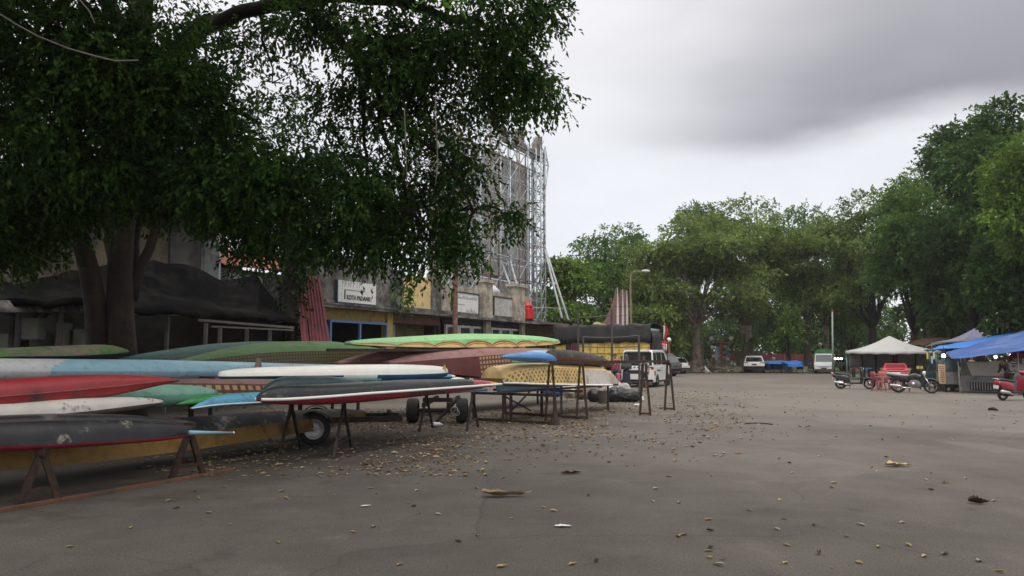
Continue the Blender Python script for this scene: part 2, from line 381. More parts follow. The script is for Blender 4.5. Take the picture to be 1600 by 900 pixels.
    vc = N.new('ShaderNodeTexVoronoi'); vc.inputs['Scale'].default_value = 0.9; Lk.new(wp.outputs[1], vc.inputs['Vector']); s2 = N.new('ShaderNodeSeparateColor'); Lk.new(vc.outputs['Color'], s2.inputs[0])
    c = mul(c, rng(s2.outputs[0], 0.0, 1.0, 0.90, 1.08))
    # dark grit and trodden specks
    v2 = N.new('ShaderNodeTexVoronoi'); v2.inputs['Scale'].default_value = 11; Lk.new(tc.outputs['Object'], v2.inputs['Vector'])
    c = mix(rng(v2.outputs['Distance'], 0.07, 0.16, 0.6, 0.0), c, (0.045, 0.037, 0.03))
    Lk.new(c, b.inputs['Base Color'])
    bp = N.new('ShaderNodeBump'); bp.inputs['Strength'].default_value = 0.35; bp.inputs['Distance'].default_value = 0.012
    Lk.new(nz(55, 4, 0.75), bp.inputs['Height']); Lk.new(bp.outputs[0], b.inputs['Normal'])
    return m
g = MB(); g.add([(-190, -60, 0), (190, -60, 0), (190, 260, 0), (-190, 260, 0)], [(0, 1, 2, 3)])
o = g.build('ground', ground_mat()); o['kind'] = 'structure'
# the park beyond the car park: a slab of grass and earth
earth = mat('park_earth', (0.075, 0.12, 0.030), 0.95, 0.35, 0.6, (0.11, 0.09, 0.05), 0.28, 0.5, bump=0.5, bscale=6)
g = MB(); g.add([(12.5, 73, 0.05), (185, 58, 0.05), (185, 255, 0.05), (-150, 255, 0.05), (-150, 110, 0.05), (12.5, 92, 0.05)], [(0, 1, 2, 3, 4, 5)])
o = g.build('park_ground', earth); o['kind'] = 'structure'
kerbm = mat('kerb_concrete', (0.40, 0.375, 0.32), 0.85, 0.2, 3, (0.10, 0.09, 0.07), 0.4, 2)

# ------------------------------------------------------------------ shop row on the facade line
conc = mat('weathered_concrete', (0.21, 0.20, 0.185), 0.9, 0.22, 2.2, (0.050, 0.048, 0.043), 0.52, 1.6, 0.14, bump=0.3, bscale=25, chip=(0.28, 0.27, 0.25))
concl = mat('pale_plaster', (0.42, 0.37, 0.30), 0.9, 0.18, 2, (0.13, 0.115, 0.095), 0.40, 2.2, 0.18)
yellowp = mat('ochre_paint', (0.32, 0.22, 0.07), 0.8, 0.2, 2, (0.16, 0.12, 0.06), 0.35, 2)
creamp = mat('cream_paint', (0.56, 0.42, 0.20), 0.8, 0.12, 2.5, (0.2, 0.14, 0.08), 0.25, 3, 0.1)
brownp = mat('brown_paint', (0.11, 0.06, 0.045), 0.8, 0.25, 3, (0.05, 0.04, 0.035), 0.3, 2)
darkin = mat('shop_interior', (0.035, 0.032, 0.030), 0.9, 0.3, 2)
winglass = mat('shop_glass', (0.055, 0.06, 0.062), 0.15, 0.3, 1.2, (0.14, 0.13, 0.12), 0.3, 1.5)
whitew = mat('white_paint_worn', (0.62, 0.62, 0.60), 0.7, 0.1, 4, (0.3, 0.29, 0.27), 0.25, 4, 0.1)
greyp = mat('grey_paint', (0.27, 0.28, 0.29), 0.7, 0.15, 3, (0.12, 0.12, 0.12), 0.3, 2)
bluep = mat('blue_metal_paint', (0.10, 0.20, 0.42), 0.5, 0.15, 6, (0.1, 0.09, 0.08), 0.2, 6)
def fs(px, k=0.0, py=500): return FAC.sz(px, py, k)[0]
def fz(px, py, k=0.0): return FAC.at(px, py, k).z
def fb(mb, s0, s1, z0, z1, k0, k1):
    c = [FAC.pt(a, z, k) for a in (s0, s1) for k in (k0, k1) for z in (z0, z1)]
    return mb.add(c, [(0, 1, 3, 2), (4, 6, 7, 5), (0, 4, 5, 1), (2, 3, 7, 6), (0, 2, 6, 4), (1, 5, 7, 3)])
def ftext(name, txt, s0, z, k, size, m, parent, bold=0.0, fit=None):
    cu = bpy.data.curves.new(name, 'FONT'); cu.body = txt; cu.size = size; cu.extrude = 0.004; cu.align_x = 'LEFT'; cu.offset = bold
    o = text_mesh(name, cu, m)
    x = FAC.u; zz = Vector((0, 0, 1)); n = x.cross(zz)
    if fit: x = x * (fit / max(v.co.x for v in o.data.vertices))
    mw = Matrix((x, zz, n)).transposed().to_4x4(); mw.translation = FAC.pt(s0, z, k)
    o.parent = parent; o.matrix_local = W[parent.name].inverted() @ mw if parent.name in W else mw
    return o
ZP = 3.62                                            # underside of the parapets
def text_mesh(name, cu, m):
    tmp = bpy.data.objects.new(name, cu); COL.objects.link(tmp); dg = bpy.context.evaluated_depsgraph_get(); me = bpy.data.meshes.new_from_object(tmp.evaluated_get(dg)); bpy.data.objects.remove(tmp)
    me.materials.clear(); me.materials.append(m); o = bpy.data.objects.new(name, me); COL.objects.link(o); return o
def shop(name, label, px0, px1, ztop, parts, floor_mat=None):
    s0, s1 = fs(px0), fs(px1)
    t = thing(name, label, 'shop', FAC.pt((s0 + s1) / 2, 0, 0), 0)
    w = MB(); fb(w, s0, s1 - 0.004, 0, ztop - 0.6, 5.6, 6.0); fb(w, s0, s0 + 0.2, 0, ZP - 0.02, 0.3, 5.6); fb(w, s1 - 0.21, s1 - 0.01, 0, ZP - 0.02, 0.3, 5.6)
    w.build('wall', darkin, t)
    w = MB(); fb(w, s0, s1 - 0.004, ZP, ZP + 0.22, -0.05, 5.6); w.build('roof_slab', conc, t)
    return t, s0, s1
# first unit: ochre front with blue frame
t, s0, s1 = shop('shop_unit', 'ochre fronted shop with a blue metal frame and the white board reading KOTA PADANG', 470, 613, 6.0, None)
w = MB(); fb(w, s0, s1 - 0.01, ZP + 0.22, 5.75, 0.05, 0.3); w.build('parapet', conc, t)
w = MB(); fb(w, s0, s1 - 0.01, ZP - 0.12, ZP, -0.5, 0.3); fb(w, s0, s1 - 0.3, ZP + 0.0, ZP + 0.06, -0.56, -0.05); w.build('ledge', conc, t)
w = MB(); fb(w, s0, s1 - 0.45, 3.05, ZP - 0.12, 0.06, 0.3); w.build('lintel', yellowp, t)
w = MB(); fb(w, s1 - 0.42, s1 - 0.02, 0, ZP - 0.12, -0.05, 0.28); w.build('column', mat('yellow_column_paint', (0.40, 0.30, 0.09), 0.8, 0.15, 3, (0.2, 0.15, 0.08), 0.3, 2), t)
a, b = fs(514), fs(602); zb = fz(514, 503)
w = MB()
for q in (a, (a + b) / 2, b): fb(w, q - 0.05, q + 0.05, 0, zb, -0.12, -0.02)
fb(w, a - 0.05, b + 0.05, zb, zb + 0.09, -0.13, -0.01); w.build('window_frame', bluep, t)
sg = MB(); a, b = fs(524), fs(584); z0, z1 = fz(524, 471), fz(524, 437)
fb(sg, a, b, z0, z1, -0.10, -0.02); sgo = sg.build('sign_board', whitew, t)
w = MB(); fb(w, a - 0.04, b + 0.04, z0 - 0.06, z0 - 0.003, -0.12, 0.0); fb(w, a - 0.06, a - 0.003, z0, z1, -0.12, 0); fb(w, a, b, z0 - 0.30, z0 - 0.065, -0.09, -0.01); w.build('frame', mat('navy_frame', (0.04, 0.055, 0.09), 0.6), sgo)
ink = mat('sign_ink', (0.03, 0.03, 0.035), 0.7, 0.2); inkf = mat('sign_ink_faded', (0.33, 0.33, 0.34), 0.8, 0.25, 12)
L_ = b - a
ftext('lettering', 'KOTA PADANG', a + L_ * 0.22, z0 + 0.13, -0.106, 0.25, ink, sgo, 0.010, L_ * 0.62)
w = MB(); rr = random.Random(3)
fb(w, a + L_ * 0.18, b - L_ * 0.30, z0 + 0.50, z0 + 0.525, -0.106, -0.098)
fb(w, a + L_ * 0.16, a + L_ * 0.19, z0 + 0.12, z0 + 0.52, -0.106, -0.098)
w.build('ruled_line', ink, sgo)
w = MB()
q = a + L_ * 0.1
while q < a + L_ * 0.62:                               # letters faded past reading
    ww = rr.uniform(0.08, 0.2); hh = rr.uniform(0.18, 0.27)
    fb(w, q, q + 0.03, z0 + 0.62, z0 + 0.62 + hh, -0.104, -0.098); fb(w, q, q + ww * 0.7, z0 + 0.62 + hh * rr.uniform(0.3, 0.9), z0 + 0.65 + hh * 0.9, -0.104, -0.098); q += ww + 0.06
w.build('faded_lettering', inkf, sgo)
w = MB(); q = a + 0.45
while q < b - 0.5:
    ww = rr.uniform(0.15, 0.5); fb(w, q, q + ww, z0 - 0.24, z0 - 0.13, -0.096, -0.088); q += ww + 0.08
w.build('lower_lettering', mat('white_letter', (0.7, 0.7, 0.7), 0.7), sgo)
# second unit: cream wall and brown lintel
t, s0, s1 = shop('shop_unit', 'shop with a cream stained upper wall above a dull brown lintel', 613, 690, 5.6, None)
w = MB(); fb(w, s0, s0 + 0.9, ZP + 0.22, 5.5, 0.05, 0.3); w.build('parapet', conc, t); w = MB(); fb(w, fs(674), s1 - 0.01, ZP + 0.22, 5.6, 0.03, 0.3); w.build('parapet', conc, t)
w = MB(); fb(w, s0 + 0.903, fs(674) - 0.003, ZP + 0.22, 5.35, 0.05, 0.3); w.build('upper_wall', creamp, t)
w = MB(); fb(w, s0 - 0.3, s1 - 0.01, ZP - 0.10, ZP, -0.52, 0.3); w.build('ledge', conc, t)
w = MB(); fb(w, s0 + 0.1, s1 - 0.03, 3.08, ZP - 0.10, 0.06, 0.3); w.build('lintel', brownp, t)
w = MB(); fb(w, s0 + 0.10, s1 - 0.22, 0, 3.4, 0.9, 1.0); w.build('shop_front', mat('olive_front', (0.10, 0.09, 0.045), 0.8, 0.3, 1.5, (0.05, 0.05, 0.05), 0.4, 1.2), t)
w = MB(); fb(w, fs(632), fs(637), 0, 3.05, 0.7, 0.88); w.build('window_frame', greyp, t)
w = MB(); w.tube([FAC.pt(fs(691), 0, -0.75), FAC.pt(fs(691), 5.9, -0.75)], 0.13, 10); w.build('drain_pipe', mat('rusty_pipe', (0.15, 0.075, 0.05), 0.8, 0.3, 5, (0.25, 0.2, 0.16), 0.2, 3), t)
# third unit: two framed panels between pillars
t, s0, s1 = shop('shop_unit', 'grey weathered shop with two whitewashed panels set between parapet pillars', 693, 833, 5.4, None)
w = MB(); fb(w, s0, s1, ZP + 0.22, fz(725, 448), 0.1, 0.3); w.build('parapet', concl, t)
w = MB(); fb(w, s0 - 0.2, s1 + 0.6, ZP - 0.12, ZP, -0.55, 0.3); fb(w, s0, s1, ZP, ZP + 0.215, -0.08, 0.09); w.build('ledge', conc, t)
for p0, p1, zt in ((752, 766, fz(758, 442)), (801, 817, fz(809, 449))):
    w = MB(); fb(w, fs(p0), fs(p1), ZP + 0.0, zt, -0.16, 0.32); fb(w, fs(p0) - 0.1, fs(p1) + 0.1, zt, zt + 0.16, -0.26, 0.42); w.build('parapet_pillar', concl, t)
for p0, p1, y0, y1, nm, mm in ((708, 748, 456, 491, 'sign_panel', whitew), (773, 801, 464, 497, 'sign_panel', mat('grey_whitewash', (0.42, 0.41, 0.39), 0.8, 0.12, 3, (0.22, 0.21, 0.2), 0.35, 2)))                :
    a, b, z0, z1 = fs(p0), fs(p1), fz(p0, y1), fz(p0, y0)
    w = MB(); fb(w, a, b, z0, z1, 0.03, 0.097); pn = w.build(nm, mm, t)
    w = MB()
    fb(w, a - 0.07, b + 0.07, z1 + 0.003, z1 + 0.07, 0.0, 0.098); fb(w, a - 0.07, b + 0.07, z0 - 0.07, z0 - 0.003, 0.0, 0.098)
    fb(w, a - 0.07, a - 0.003, z0, z1, 0.0, 0.098); fb(w, b + 0.003, b + 0.07, z0, z1, 0.0, 0.098); w.build('frame', mat('dark_frame', (0.05, 0.048, 0.045), 0.8), pn)
    if p0 == 708:
        w = MB()
        for row, (f0, f1) in enumerate(((0.1, 0.9), (0.15, 0.45), (0.5, 0.9), (0.08, 0.92))):
            q = a + (b - a) * f0; zz = z1 - 0.3 - row * 0.33; w = MB()
            while q < a + (b - a) * f1:
                ww = rr.uniform(0.06, 0.3); hh = rr.uniform(0.05, 0.2) if row in (0, 2) else 0.07
                fb(w, q, q + ww * 0.55, zz, zz + hh, 0.024, 0.032); q += ww * 0.55 + 0.035
            w.build('faded_lettering', inkf, pn)
w = MB(); fb(w, s0 + 0.02, s1 - 0.02, 3.22, ZP - 0.12, 0.10, 0.3); w.build('lintel', mat('black_lintel', (0.03, 0.03, 0.032), 0.8, 0.3), t)
w = MB(); fb(w, fs(757), fs(764), 0, ZP - 0.12, -0.12, 0.08); w.build('column', concl, t); w = MB(); fb(w, fs(813), fs(818), 0, ZP - 0.12, -0.12, 0.08); w.build('column', concl, t)
for p0, p1 in ((697, 713), (718, 733), (738, 754), (768, 779), (783, 795), (799, 810)):
    w = MB(); a, b = fs(p0, 0.3), fs(p1, 0.3)
    fb(w, a - 0.12, a, 0.0, 3.18, 0.22, 0.34); fb(w, b, b + 0.12, 0.0, 3.18, 0.22, 0.34); fb(w, a, b, 3.06, 3.18, 0.22, 0.34); fo = w.build('window_frame', whitew, t)
    w = MB(); fb(w, a + 0.003, b - 0.003, 0.3, 3.057, 0.26, 0.30); w.build('pane', winglass, fo)
# older rooms further along, half hidden by the crown and the tarpaulin shack
oldw = mat('old_plaster', (0.13, 0.105, 0.07), 0.9, 0.25, 1.2, (0.055, 0.05, 0.04), 0.45, 0.8)
oldg = mat('old_grey_plaster', (0.085, 0.08, 0.075), 0.9, 0.25, 1.5, (0.04, 0.038, 0.035), 0.4, 1)
t = thing('old_house', 'unpainted plaster house behind the black tarpaulin roof with a white downpipe', 'house', FAC.pt(fs(300), 0, 1.2), 0)
w = MB(); fb(w, fs(60), fs(345), 0, 6.3, 1.2, 7.0); w.build('wall', oldw, t)
w = MB(); fb(w, fs(262, 1.1), fs(340, 1.1), 0, 6.2, 1.1, 1.197); w.build('wall_panel', oldg, t)
w = MB(); fb(w, fs(60) - 0.4, fs(345) + 0.2, 6.303, 6.5, 0.6, 7.4); w.build('roof', mat('dark_roof', (0.06, 0.05, 0.045), 0.9, 0.3), t)
w = MB(); fb(w, fs(337, 1), fs(340.5, 1), 0.5, 6.0, 0.95, 1.09); w.build('downpipe', whitew, t)
t = thing('old_house', 'low grey house with a white wall board and a strip of red tiles', 'house', FAC.pt(fs(400), 0, 1.0), 0)
w = MB(); fb(w, fs(346), fs(368), 0, 5.6, 0.9, 5.0); w.build('wall_pier', mat('bluish_plaster', (0.17, 0.19, 0.20), 0.9, 0.25, 1.2, (0.08, 0.075, 0.07), 0.4, 1), t)
w = MB(); fb(w, fs(368) + 0.01, fs(470), 0, fz(400, 418), 1.0, 5.0); fb(w, fs(368) + 0.02, fs(470) - 0.01, fz(400, 418) - 0.2, fz(400, 418) + 1.0, 3.2, 3.4); w.build('wall', conc, t)
w = MB(); z = fz(400, 418)
rows = [[FAC.pt(fs(368) + 0.1 + q * 0.09, z + 0.05 + r * 0.13 + 0.03 * abs(math.sin(q * 1.2)) + 0.02 * (r % 2), 0.7 + r * 0.35) for q in range(0, 60)] for r in range(9)]
w.sheet(rows); w.build('roof', mat('terracotta_tiles', (0.32, 0.10, 0.055), 0.8, 0.3, 6, (0.13, 0.06, 0.04), 0.3, 4), t, solid=0.03)
w = MB(); fb(w, fs(386), fs(437), fz(386, 460), fz(386, 424), 0.93, 0.99); w.build('white_board', mat('board_white', (0.45, 0.46, 0.46), 0.6, 0.08, 3, (0.3, 0.3, 0.3), 0.2, 2), t)
# leaning maroon sheets
mar = mat('maroon_sheet', (0.17, 0.038, 0.048), 0.55, 0.18, 2.5, (0.09, 0.04, 0.04), 0.3, 2)
for i, (pt0, pt1, pb0, pb1, kk) in enumerate(((462, 472, 476, 488, -2.35), (474, 500, 490, 524, -2.0))):
    w = MB(); n = 28 if i else 10; rows = []
    for r in range(9):
        f = r / 8; row = []
        for q in range(n + 1):
            g_ = q / n; px = (pt0 * (1 - g_) + pt1 * g_) * (1 - f) + (pb0 * (1 - g_) + pb1 * g_) * f
            py = (425 + 12 * g_ if i else 427) * (1 - f) + 585 * f
            c = (q % 5); rib = 0.05 if c in (0,) else (0.03 if c in (1, 4) else 0)
            row.append(FAC.at(px, py, kk + (1 - f) * 1.2 - rib))
        rows.append(row)
    w.sheet(rows)
    o = w.build('metal_sheet', mar, solid=0.012)
    tag(o, 'narrow maroon corrugated sheet leaning next to the dark trunk' if i == 0 else 'wide maroon corrugated metal sheet leaning between the shack and the ochre shop', 'metal sheet', 'maroon corrugated sheets leaning on the shops')
# bits along the far end: brown shed, railing, red container, machine on the ledge
t = thing('shed', 'small dark brown shed with a sloping iron roof beside the third shop', 'shed', FAC.pt(fs(850), 0, -0.5), 0)
a, b = fs(838), fs(872)
w = MB(); fb(w, a, b, 0, 3.5, 0.2, 3.0); w.build('wall', brownp, t)
w = MB(); fb(w, a - 0.6, b + 0.5, 3.55, 3.68, -0.6, 3.4); w.build('roof', mat('rusted_iron', (0.13, 0.10, 0.085), 0.8, 0.3, 4, (0.2, 0.09, 0.05), 0.4, 2), t)
w = MB(); fb(w, a - 0.5, b + 0.3, 2.72, 2.82, -0.9, -0.5); fb(w, b + 0.1, b + 0.25, 0, 2.8, -0.85, -0.65); fb(w, a, a + 0.1, 0, 2.75, -0.85, -0.7); w.build('porch_frame', rust, t)
w = MB()
for i in range(16): fb(w, a + i * 0.32, a + i * 0.32 + 0.12, 1.5, 2.6, -0.72, -0.66)
w.build('slat_screen', mat('pale_slats', (0.30, 0.25, 0.17), 0.85, 0.3, 5), t)
t = thing('water_tank', 'bright red plastic container standing at the end of the parapet', 'container', FAC.pt(fs(823), ZP + 0.6, 0.6), 0)
redpl = mat('red_plastic', (0.55, 0.035, 0.03), 0.4, 0.1, 4)
w = MB(); a, b = fs(819), fs(828); z0, z1 = fz(820, 499), fz(820, 474); fb(w, a, b, z0, z1 - 0.25, -0.3, 0.3); w.build('body', redpl, t, bevel=0.08)
w = MB(); w.lathe(FAC.pt((a + b) / 2, z1 - 0.24, 0), [(0.34, 0), (0.30, 0.18), (0.16, 0.26), (0.14, 0.34)]); w.build('lid', redpl, t, True)
w = MB(); fb(w, a, b, z0 - 0.9, z0 - 0.003, -0.2, 0.2); w.build('stand', rust, t)
t = thing('machine', 'pale tarpaulin covered bundle lying on the parapet between the pillars', 'bundle', FAC.pt(fs(788), 5.2, 1.0))
w = MB(); w.ball(FAC.pt(fs(788), 5.25, 1.2), 0.75, 14, 10, (1, 1, 0.75)); o = w.build('cover', mat('pale_cover', (0.5, 0.5, 0.55), 0.7, 0.25, 4), t, True)
d_ = o.modifiers.new('d', 'DISPLACE'); tx = bpy.data.textures.new('lump', 'CLOUDS'); tx.noise_scale = 0.4; d_.texture = tx; d_.strength = 0.35

# ------------------------------------------------------------------ steel billboard seen from behind
BL = Line((1.375, 55.0), (0.47, 0.883))
steel = mat('galvanised_tube', (0.40, 0.47, 0.51), 0.55, 0.2, 3, (0.22, 0.13, 0.09), 0.35, 2.5, metal=0.3)
steelr = mat('rusted_tube', (0.20, 0.115, 0.08), 0.7, 0.3, 4, (0.3, 0.3, 0.3), 0.2, 3)
def bs(px, py=420): return BL.sz(px, py)[0]
zt = BL.at(828, 262).z
t = thing('billboard', 'tall steel billboard seen from behind with lattice towers and a horned roof crest', 'billboard', BL.pt(-5, 0, 0))
SL, SR = -13.0, bs(829)
w = MB(); rr = random.Random(11)
nx = 12; zc = [4.2 + i * (zt - 4.2) / 9 for i in range(10)]
for i in range(nx):
    for j in range(9):
        a = SL + (SR - SL) * i / nx; b = SL + (SR - SL) * (i + 1) / nx - 0.03; k = rr.uniform(0, 0.04)
        c = [BL.pt(x, z, kk) for x in (a, b) for kk in (k, k + 0.03) for z in (zc[j], zc[j + 1] - 0.03)]
        w.add(c, [(0, 1, 3, 2), (4, 6, 7, 5), (0, 4, 5, 1), (2, 3, 7, 6), (0, 2, 6, 4), (1, 5, 7, 3)])
w.build('panel', mat('billboard_sheet', (0.42, 0.42, 0.40), 0.75, 0.12, 0.7, (0.2, 0.19, 0.17), 0.35, 0.5), t)
fr = MB(); fr2 = MB()
xs = [SL + (SR - SL) * i / 10 for i in range(11)]
for i, x in enumerate(xs):
    for k in (-0.25, -1.1):
        (fr if (i + int(k)) % 3 else fr2).tube([BL.pt(x, 0, k), BL.pt(x, zt + 1.0, k)], 0.055 if x < SR else 0.08, 6)
zz = 1.5; row = 0
while zz < zt + 1:
    for k in (-0.25, -1.1): (fr2 if row % 3 == 1 else fr).tube([BL.pt(SL, zz, k), BL.pt(SR, zz, k)], 0.04, 6)
    for i, x in enumerate(xs):
        fr.tube([BL.pt(x, zz, -0.25), BL.pt(x, zz, -1.1)], 0.03, 5, False)
        fr.tube([BL.pt(x, zz, -0.25), BL.pt(x, zz + 1.3, -1.1)], 0.028, 5, False)
        if i + 1 < len(xs) and (i + row) % 2: fr.tube([BL.pt(x, zz, -1.1), BL.pt(xs[i + 1], zz + 1.3, -1.1)], 0.028, 5, False)
        elif i + 1 < len(xs): fr.tube([BL.pt(xs[i + 1], zz, -1.1), BL.pt(x, zz + 1.3, -1.1)], 0.028, 5, False)
    zz += 1.3; row += 1
fr.build('lattice_frame', steel, t, True); fr2.build('rusty_frame', steelr, t, True)
w = MB()                                               # end tower with its outrigger
ex = SR - 0.75
top = P(838, 240, 55.6).z
for x, k in ((ex, -1.2), (ex + 0.7, -1.2), (ex, -0.5), (ex + 0.7, -0.5)): w.tube([BL.pt(x, 0, k), BL.pt(x, top, k)], 0.065, 6)
zz = 0.6; i = 0
while zz < top - 0.5:
    c = [BL.pt(ex, zz, -1.2), BL.pt(ex + 0.7, zz, -1.2), BL.pt(ex + 0.7, zz, -0.5), BL.pt(ex, zz, -0.5)]
    for q in range(4):
        w.tube([c[q], c[(q + 1) % 4]], 0.03, 5, False); w.tube([c[q], c[(q + 1) % 4] + Vector((0, 0, 1.0))], 0.028, 5, False)
    zz += 1.0
tip = BL.at(857, 259, -1.2)
for z_ in (0.2, -1.2, -3.2):
    for x, k in ((ex, -1.2), (ex + 0.7, -1.2)): w.tube([BL.pt(x, top + z_, k), tip], 0.035, 5, False)
w.build('end_tower', steel, t, True)
w = MB()
for a_, b_ in ((P(848, 378, 55), P(878, 497, 49)), (P(851, 385, 55.5), P(888, 500, 50)), (P(778, 395, 51), P(806, 470, 46)), (P(790, 380, 51.5), P(815, 474, 46.5))):
    w.tube([a_, b_], 0.075, 7); 
    d = (b_ - a_)
for a_, b_ in ((P(818, 480, 50), P(884, 482, 52)),): w.tube([a_, b_], 0.03, 5)
w.build('raking_strut', mat('white_tube', (0.36, 0.39, 0.41), 0.5, 0.15, 3, (0.25, 0.16, 0.1), 0.3, 2), t, True)
w = MB()                                               # crest: two horns joined by a sagging ridge, with sloping fascia below
cr = [(752, 172), (768, 188), (786, 198), (800, 205), (813, 199), (818, 200), (821, 212), (826, 226), (834, 234), (841, 232), (845, 222), (848, 213)]
def crest(px, py, k): return BL.at(px, py, k)
up = [(770, 180), (786, 198), (803, 212), (813, 220), (820, 224), (828, 231), (836, 233), (843, 228)]
lo = [(770, 188), (786, 205), (803, 218), (813, 225), (820, 229), (828, 237), (836, 240), (845, 236)]
A_ = [crest(x, y, -0.95) for x, y in up]; B_ = [crest(x, y, -0.95) for x, y in lo]
off = BL.n * 0.45
n = len(A_)
w.add(A_ + B_ + [p + off for p in A_] + [p + off for p in B_], [(i, i + 1, n + i + 1, n + i) for i in range(n - 1)] + [(2 * n + i, 3 * n + i, 3 * n + i + 1, 2 * n + i + 1) for i in range(n - 1)] + [(i, 2 * n + i, 2 * n + i + 1, i + 1) for i in range(n - 1)] + [(n + i, n + i + 1, 3 * n + i + 1, 3 * n + i) for i in range(n - 1)] + [(0, n, 3 * n, 2 * n), (n - 1, 3 * n - 1, 4 * n - 1, 2 * n - 1)])
w.prism([crest(837, 234, -1.05), crest(840.5, 214, -1.05), crest(847.5, 213, -1.05), crest(846.5, 247, -1.05), crest(840, 242, -1.05)], off * 0.8)
w.prism([crest(809, 220, -1.05), crest(812, 200, -1.05), crest(819.5, 198.5, -1.05), crest(818.5, 230, -1.05)], off * 0.8)
w.prism([crest(785, 213, -0.98), crest(845, 250, -0.98), crest(847, 254, -0.98), crest(783, 218, -0.98)], off * 0.3)
w.build('roof_crest', mat('crest_board', (0.22, 0.19, 0.17), 0.8, 0.25, 3, (0.1, 0.08, 0.07), 0.4, 2), t)

# ------------------------------------------------------------------ shack with the tarpaulin roof
tarp = mat('black_tarpaulin', (0.028, 0.028, 0.030), 0.7, 0.3, 2, (0.055, 0.05, 0.045), 0.35, 1.5, bump=0.25, bscale=9, spec=0.25)
tarps = mat('shade_darkened_tarpaulin', (0.0045, 0.0045, 0.0055), 0.9, 0.3, 2, (0.017, 0.015, 0.013), 0.4, 1.5, bump=0.25, bscale=9, spec=0.04)  # black taken darker in the colour to stand for the shade under the crown
t = thing('shack', 'dark market shack under a sagging black tarpaulin roof by the thick trunk', 'shack', (-11, 23, 0))
def interp(tab, x):
    for (x0, *a), (x1, *b) in zip(tab, tab[1:]):
        if x <= x1: f = (x - x0) / (x1 - x0); f = max(f, 0); return [p * (1 - f) + q * f for p, q in zip(a, b)]
    return list(tab[-1][1:])
eave = [(-120, 477, 17.5), (0, 470, 18.5), (130, 466, 19.5), (215, 482, 20.3), (330, 488, 22.5), (400, 492, 24), (462, 499, 25.2)]
ridge = [(-120, 430, 22), (0, 425, 22), (110, 424, 22.5), (213, 408, 23), (290, 411, 24.5), (318, 424, 25.3), (345, 439, 26), (372, 436, 26.2), (403, 428, 26.4), (412, 448, 26.6), (435, 478, 27), (466, 493, 27.2)]
rows = [[] for _ in range(9)]
for i in range(74):
    px = -120 + (466 + 120) * i / 73
    (y0, d0), (y1, d1) = interp(eave, px), interp(ridge, px)
    a, b = P(px, y0, d0), P(px, y1, d1)
    for r in range(9):
        f = r / 8; p = a.lerp(b, f)
        p.z += -0.22 * math.sin(math.pi * f) + 0.10 * (noise.noise((px * 0.02, f * 3, 0))) + 0.05 * noise.noise((px * 0.06, f * 7, 3)); rows[r].append(p)
frill = []
for i, p in enumerate(rows[0]): frill.append(p + Vector((0.0, -0.08, -0.16 - 0.13 * noise.noise((i * 0.25, 0, 5)))))
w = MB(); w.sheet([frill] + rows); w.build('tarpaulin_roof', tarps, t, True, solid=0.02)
w = MB(); q0, q1 = P(215, 500, 24.5), P(462, 505, 27.5)
for a_, b_ in (((-12.6 - 6, 22.5), (-12.0, 24)), ((-12.0, 24), (-7.9, 27.9))):
    a3, b3 = Vector((*a_, 0)), Vector((*b_, 0)); dn = (b3 - a3).normalized().cross(Vector((0, 0, 1))) * -0.12
    w.prism([a3, b3, b3 + Vector((0, 0, 2.9)), a3 + Vector((0, 0, 2.9))], dn)
w.build('back_wall', mat('shack_boards', (0.035, 0.03, 0.026), 0.9, 0.4, 1.5), t)
postm = mat('weathered_post', (0.10, 0.09, 0.08), 0.85, 0.25, 6)
for px, Y, y1 in ((322, 22.0, 505), (344, 22.5, 510), (386, 23.6, 512), (422, 24.3, 513), (96, 19.5, 480), (30, 19, 480), (262, 21.3, 495)):
    a_ = P(px, y1, Y); w = MB(); w.bar((a_.x, a_.y, 0), a_, 0.09, 0.09); w.build('post', postm if px > 300 else oldg, t)
w = MB(); w.bar(P(310, 500, 21.8), P(458, 512, 25.0), 0.07); w.bar(P(330, 510, 22.2), P(458, 516, 25), 0.05); w.bar(P(310, 545, 22), P(458, 543, 25), 0.07); w.build('rail', postm, t)
w = MB()
ra = [[P(px, 470 + r * 9 + 4 * noise.noise((px * 0.05, r, 1)), 18.3 + 0.02 * px - r * 0.12 + 0.1 * noise.noise((px * 0.07, r, 8))) for px in range(-80, 135, 5)] for r in range(3)]
w.sheet(ra); w.build('awning_sheet', mat('grey_awning', (0.22, 0.20, 0.19), 0.8, 0.3, 3, (0.06, 0.05, 0.05), 0.45, 2), t, True, solid=0.015)
for px0, px1, y0, y1, Y in ((92, 108, 505, 545, 20.4), (119, 135, 515, 545, 20.6), (-20, 20, 522, 560, 20), (40, 66, 498, 530, 20)):
    w = MB(); a_, b_ = P(px0, y1, Y), P(px1, y0, Y); w.box(((a_.x + b_.x) / 2, Y, (a_.z + b_.z) / 2), (b_.x - a_.x, 0.35, b_.z - a_.z))
    w.build('counter_panel', mat('dull_panel', (0.19, 0.19, 0.15), 0.8, 0.35, 1.5), t)
w = MB(); rr = random.Random(5)
for i in range(9):
    p = P(rr.uniform(-30, 130), rr.uniform(500, 540), 21.2); w.ball(p, rr.uniform(0.2, 0.45), 9, 7, (1, 0.7, rr.uniform(0.8, 1.7)))
w.build('hung_goods', mat('hung_cloth', (0.09, 0.085, 0.08), 0.9, 0.6, 1.3), t, True)

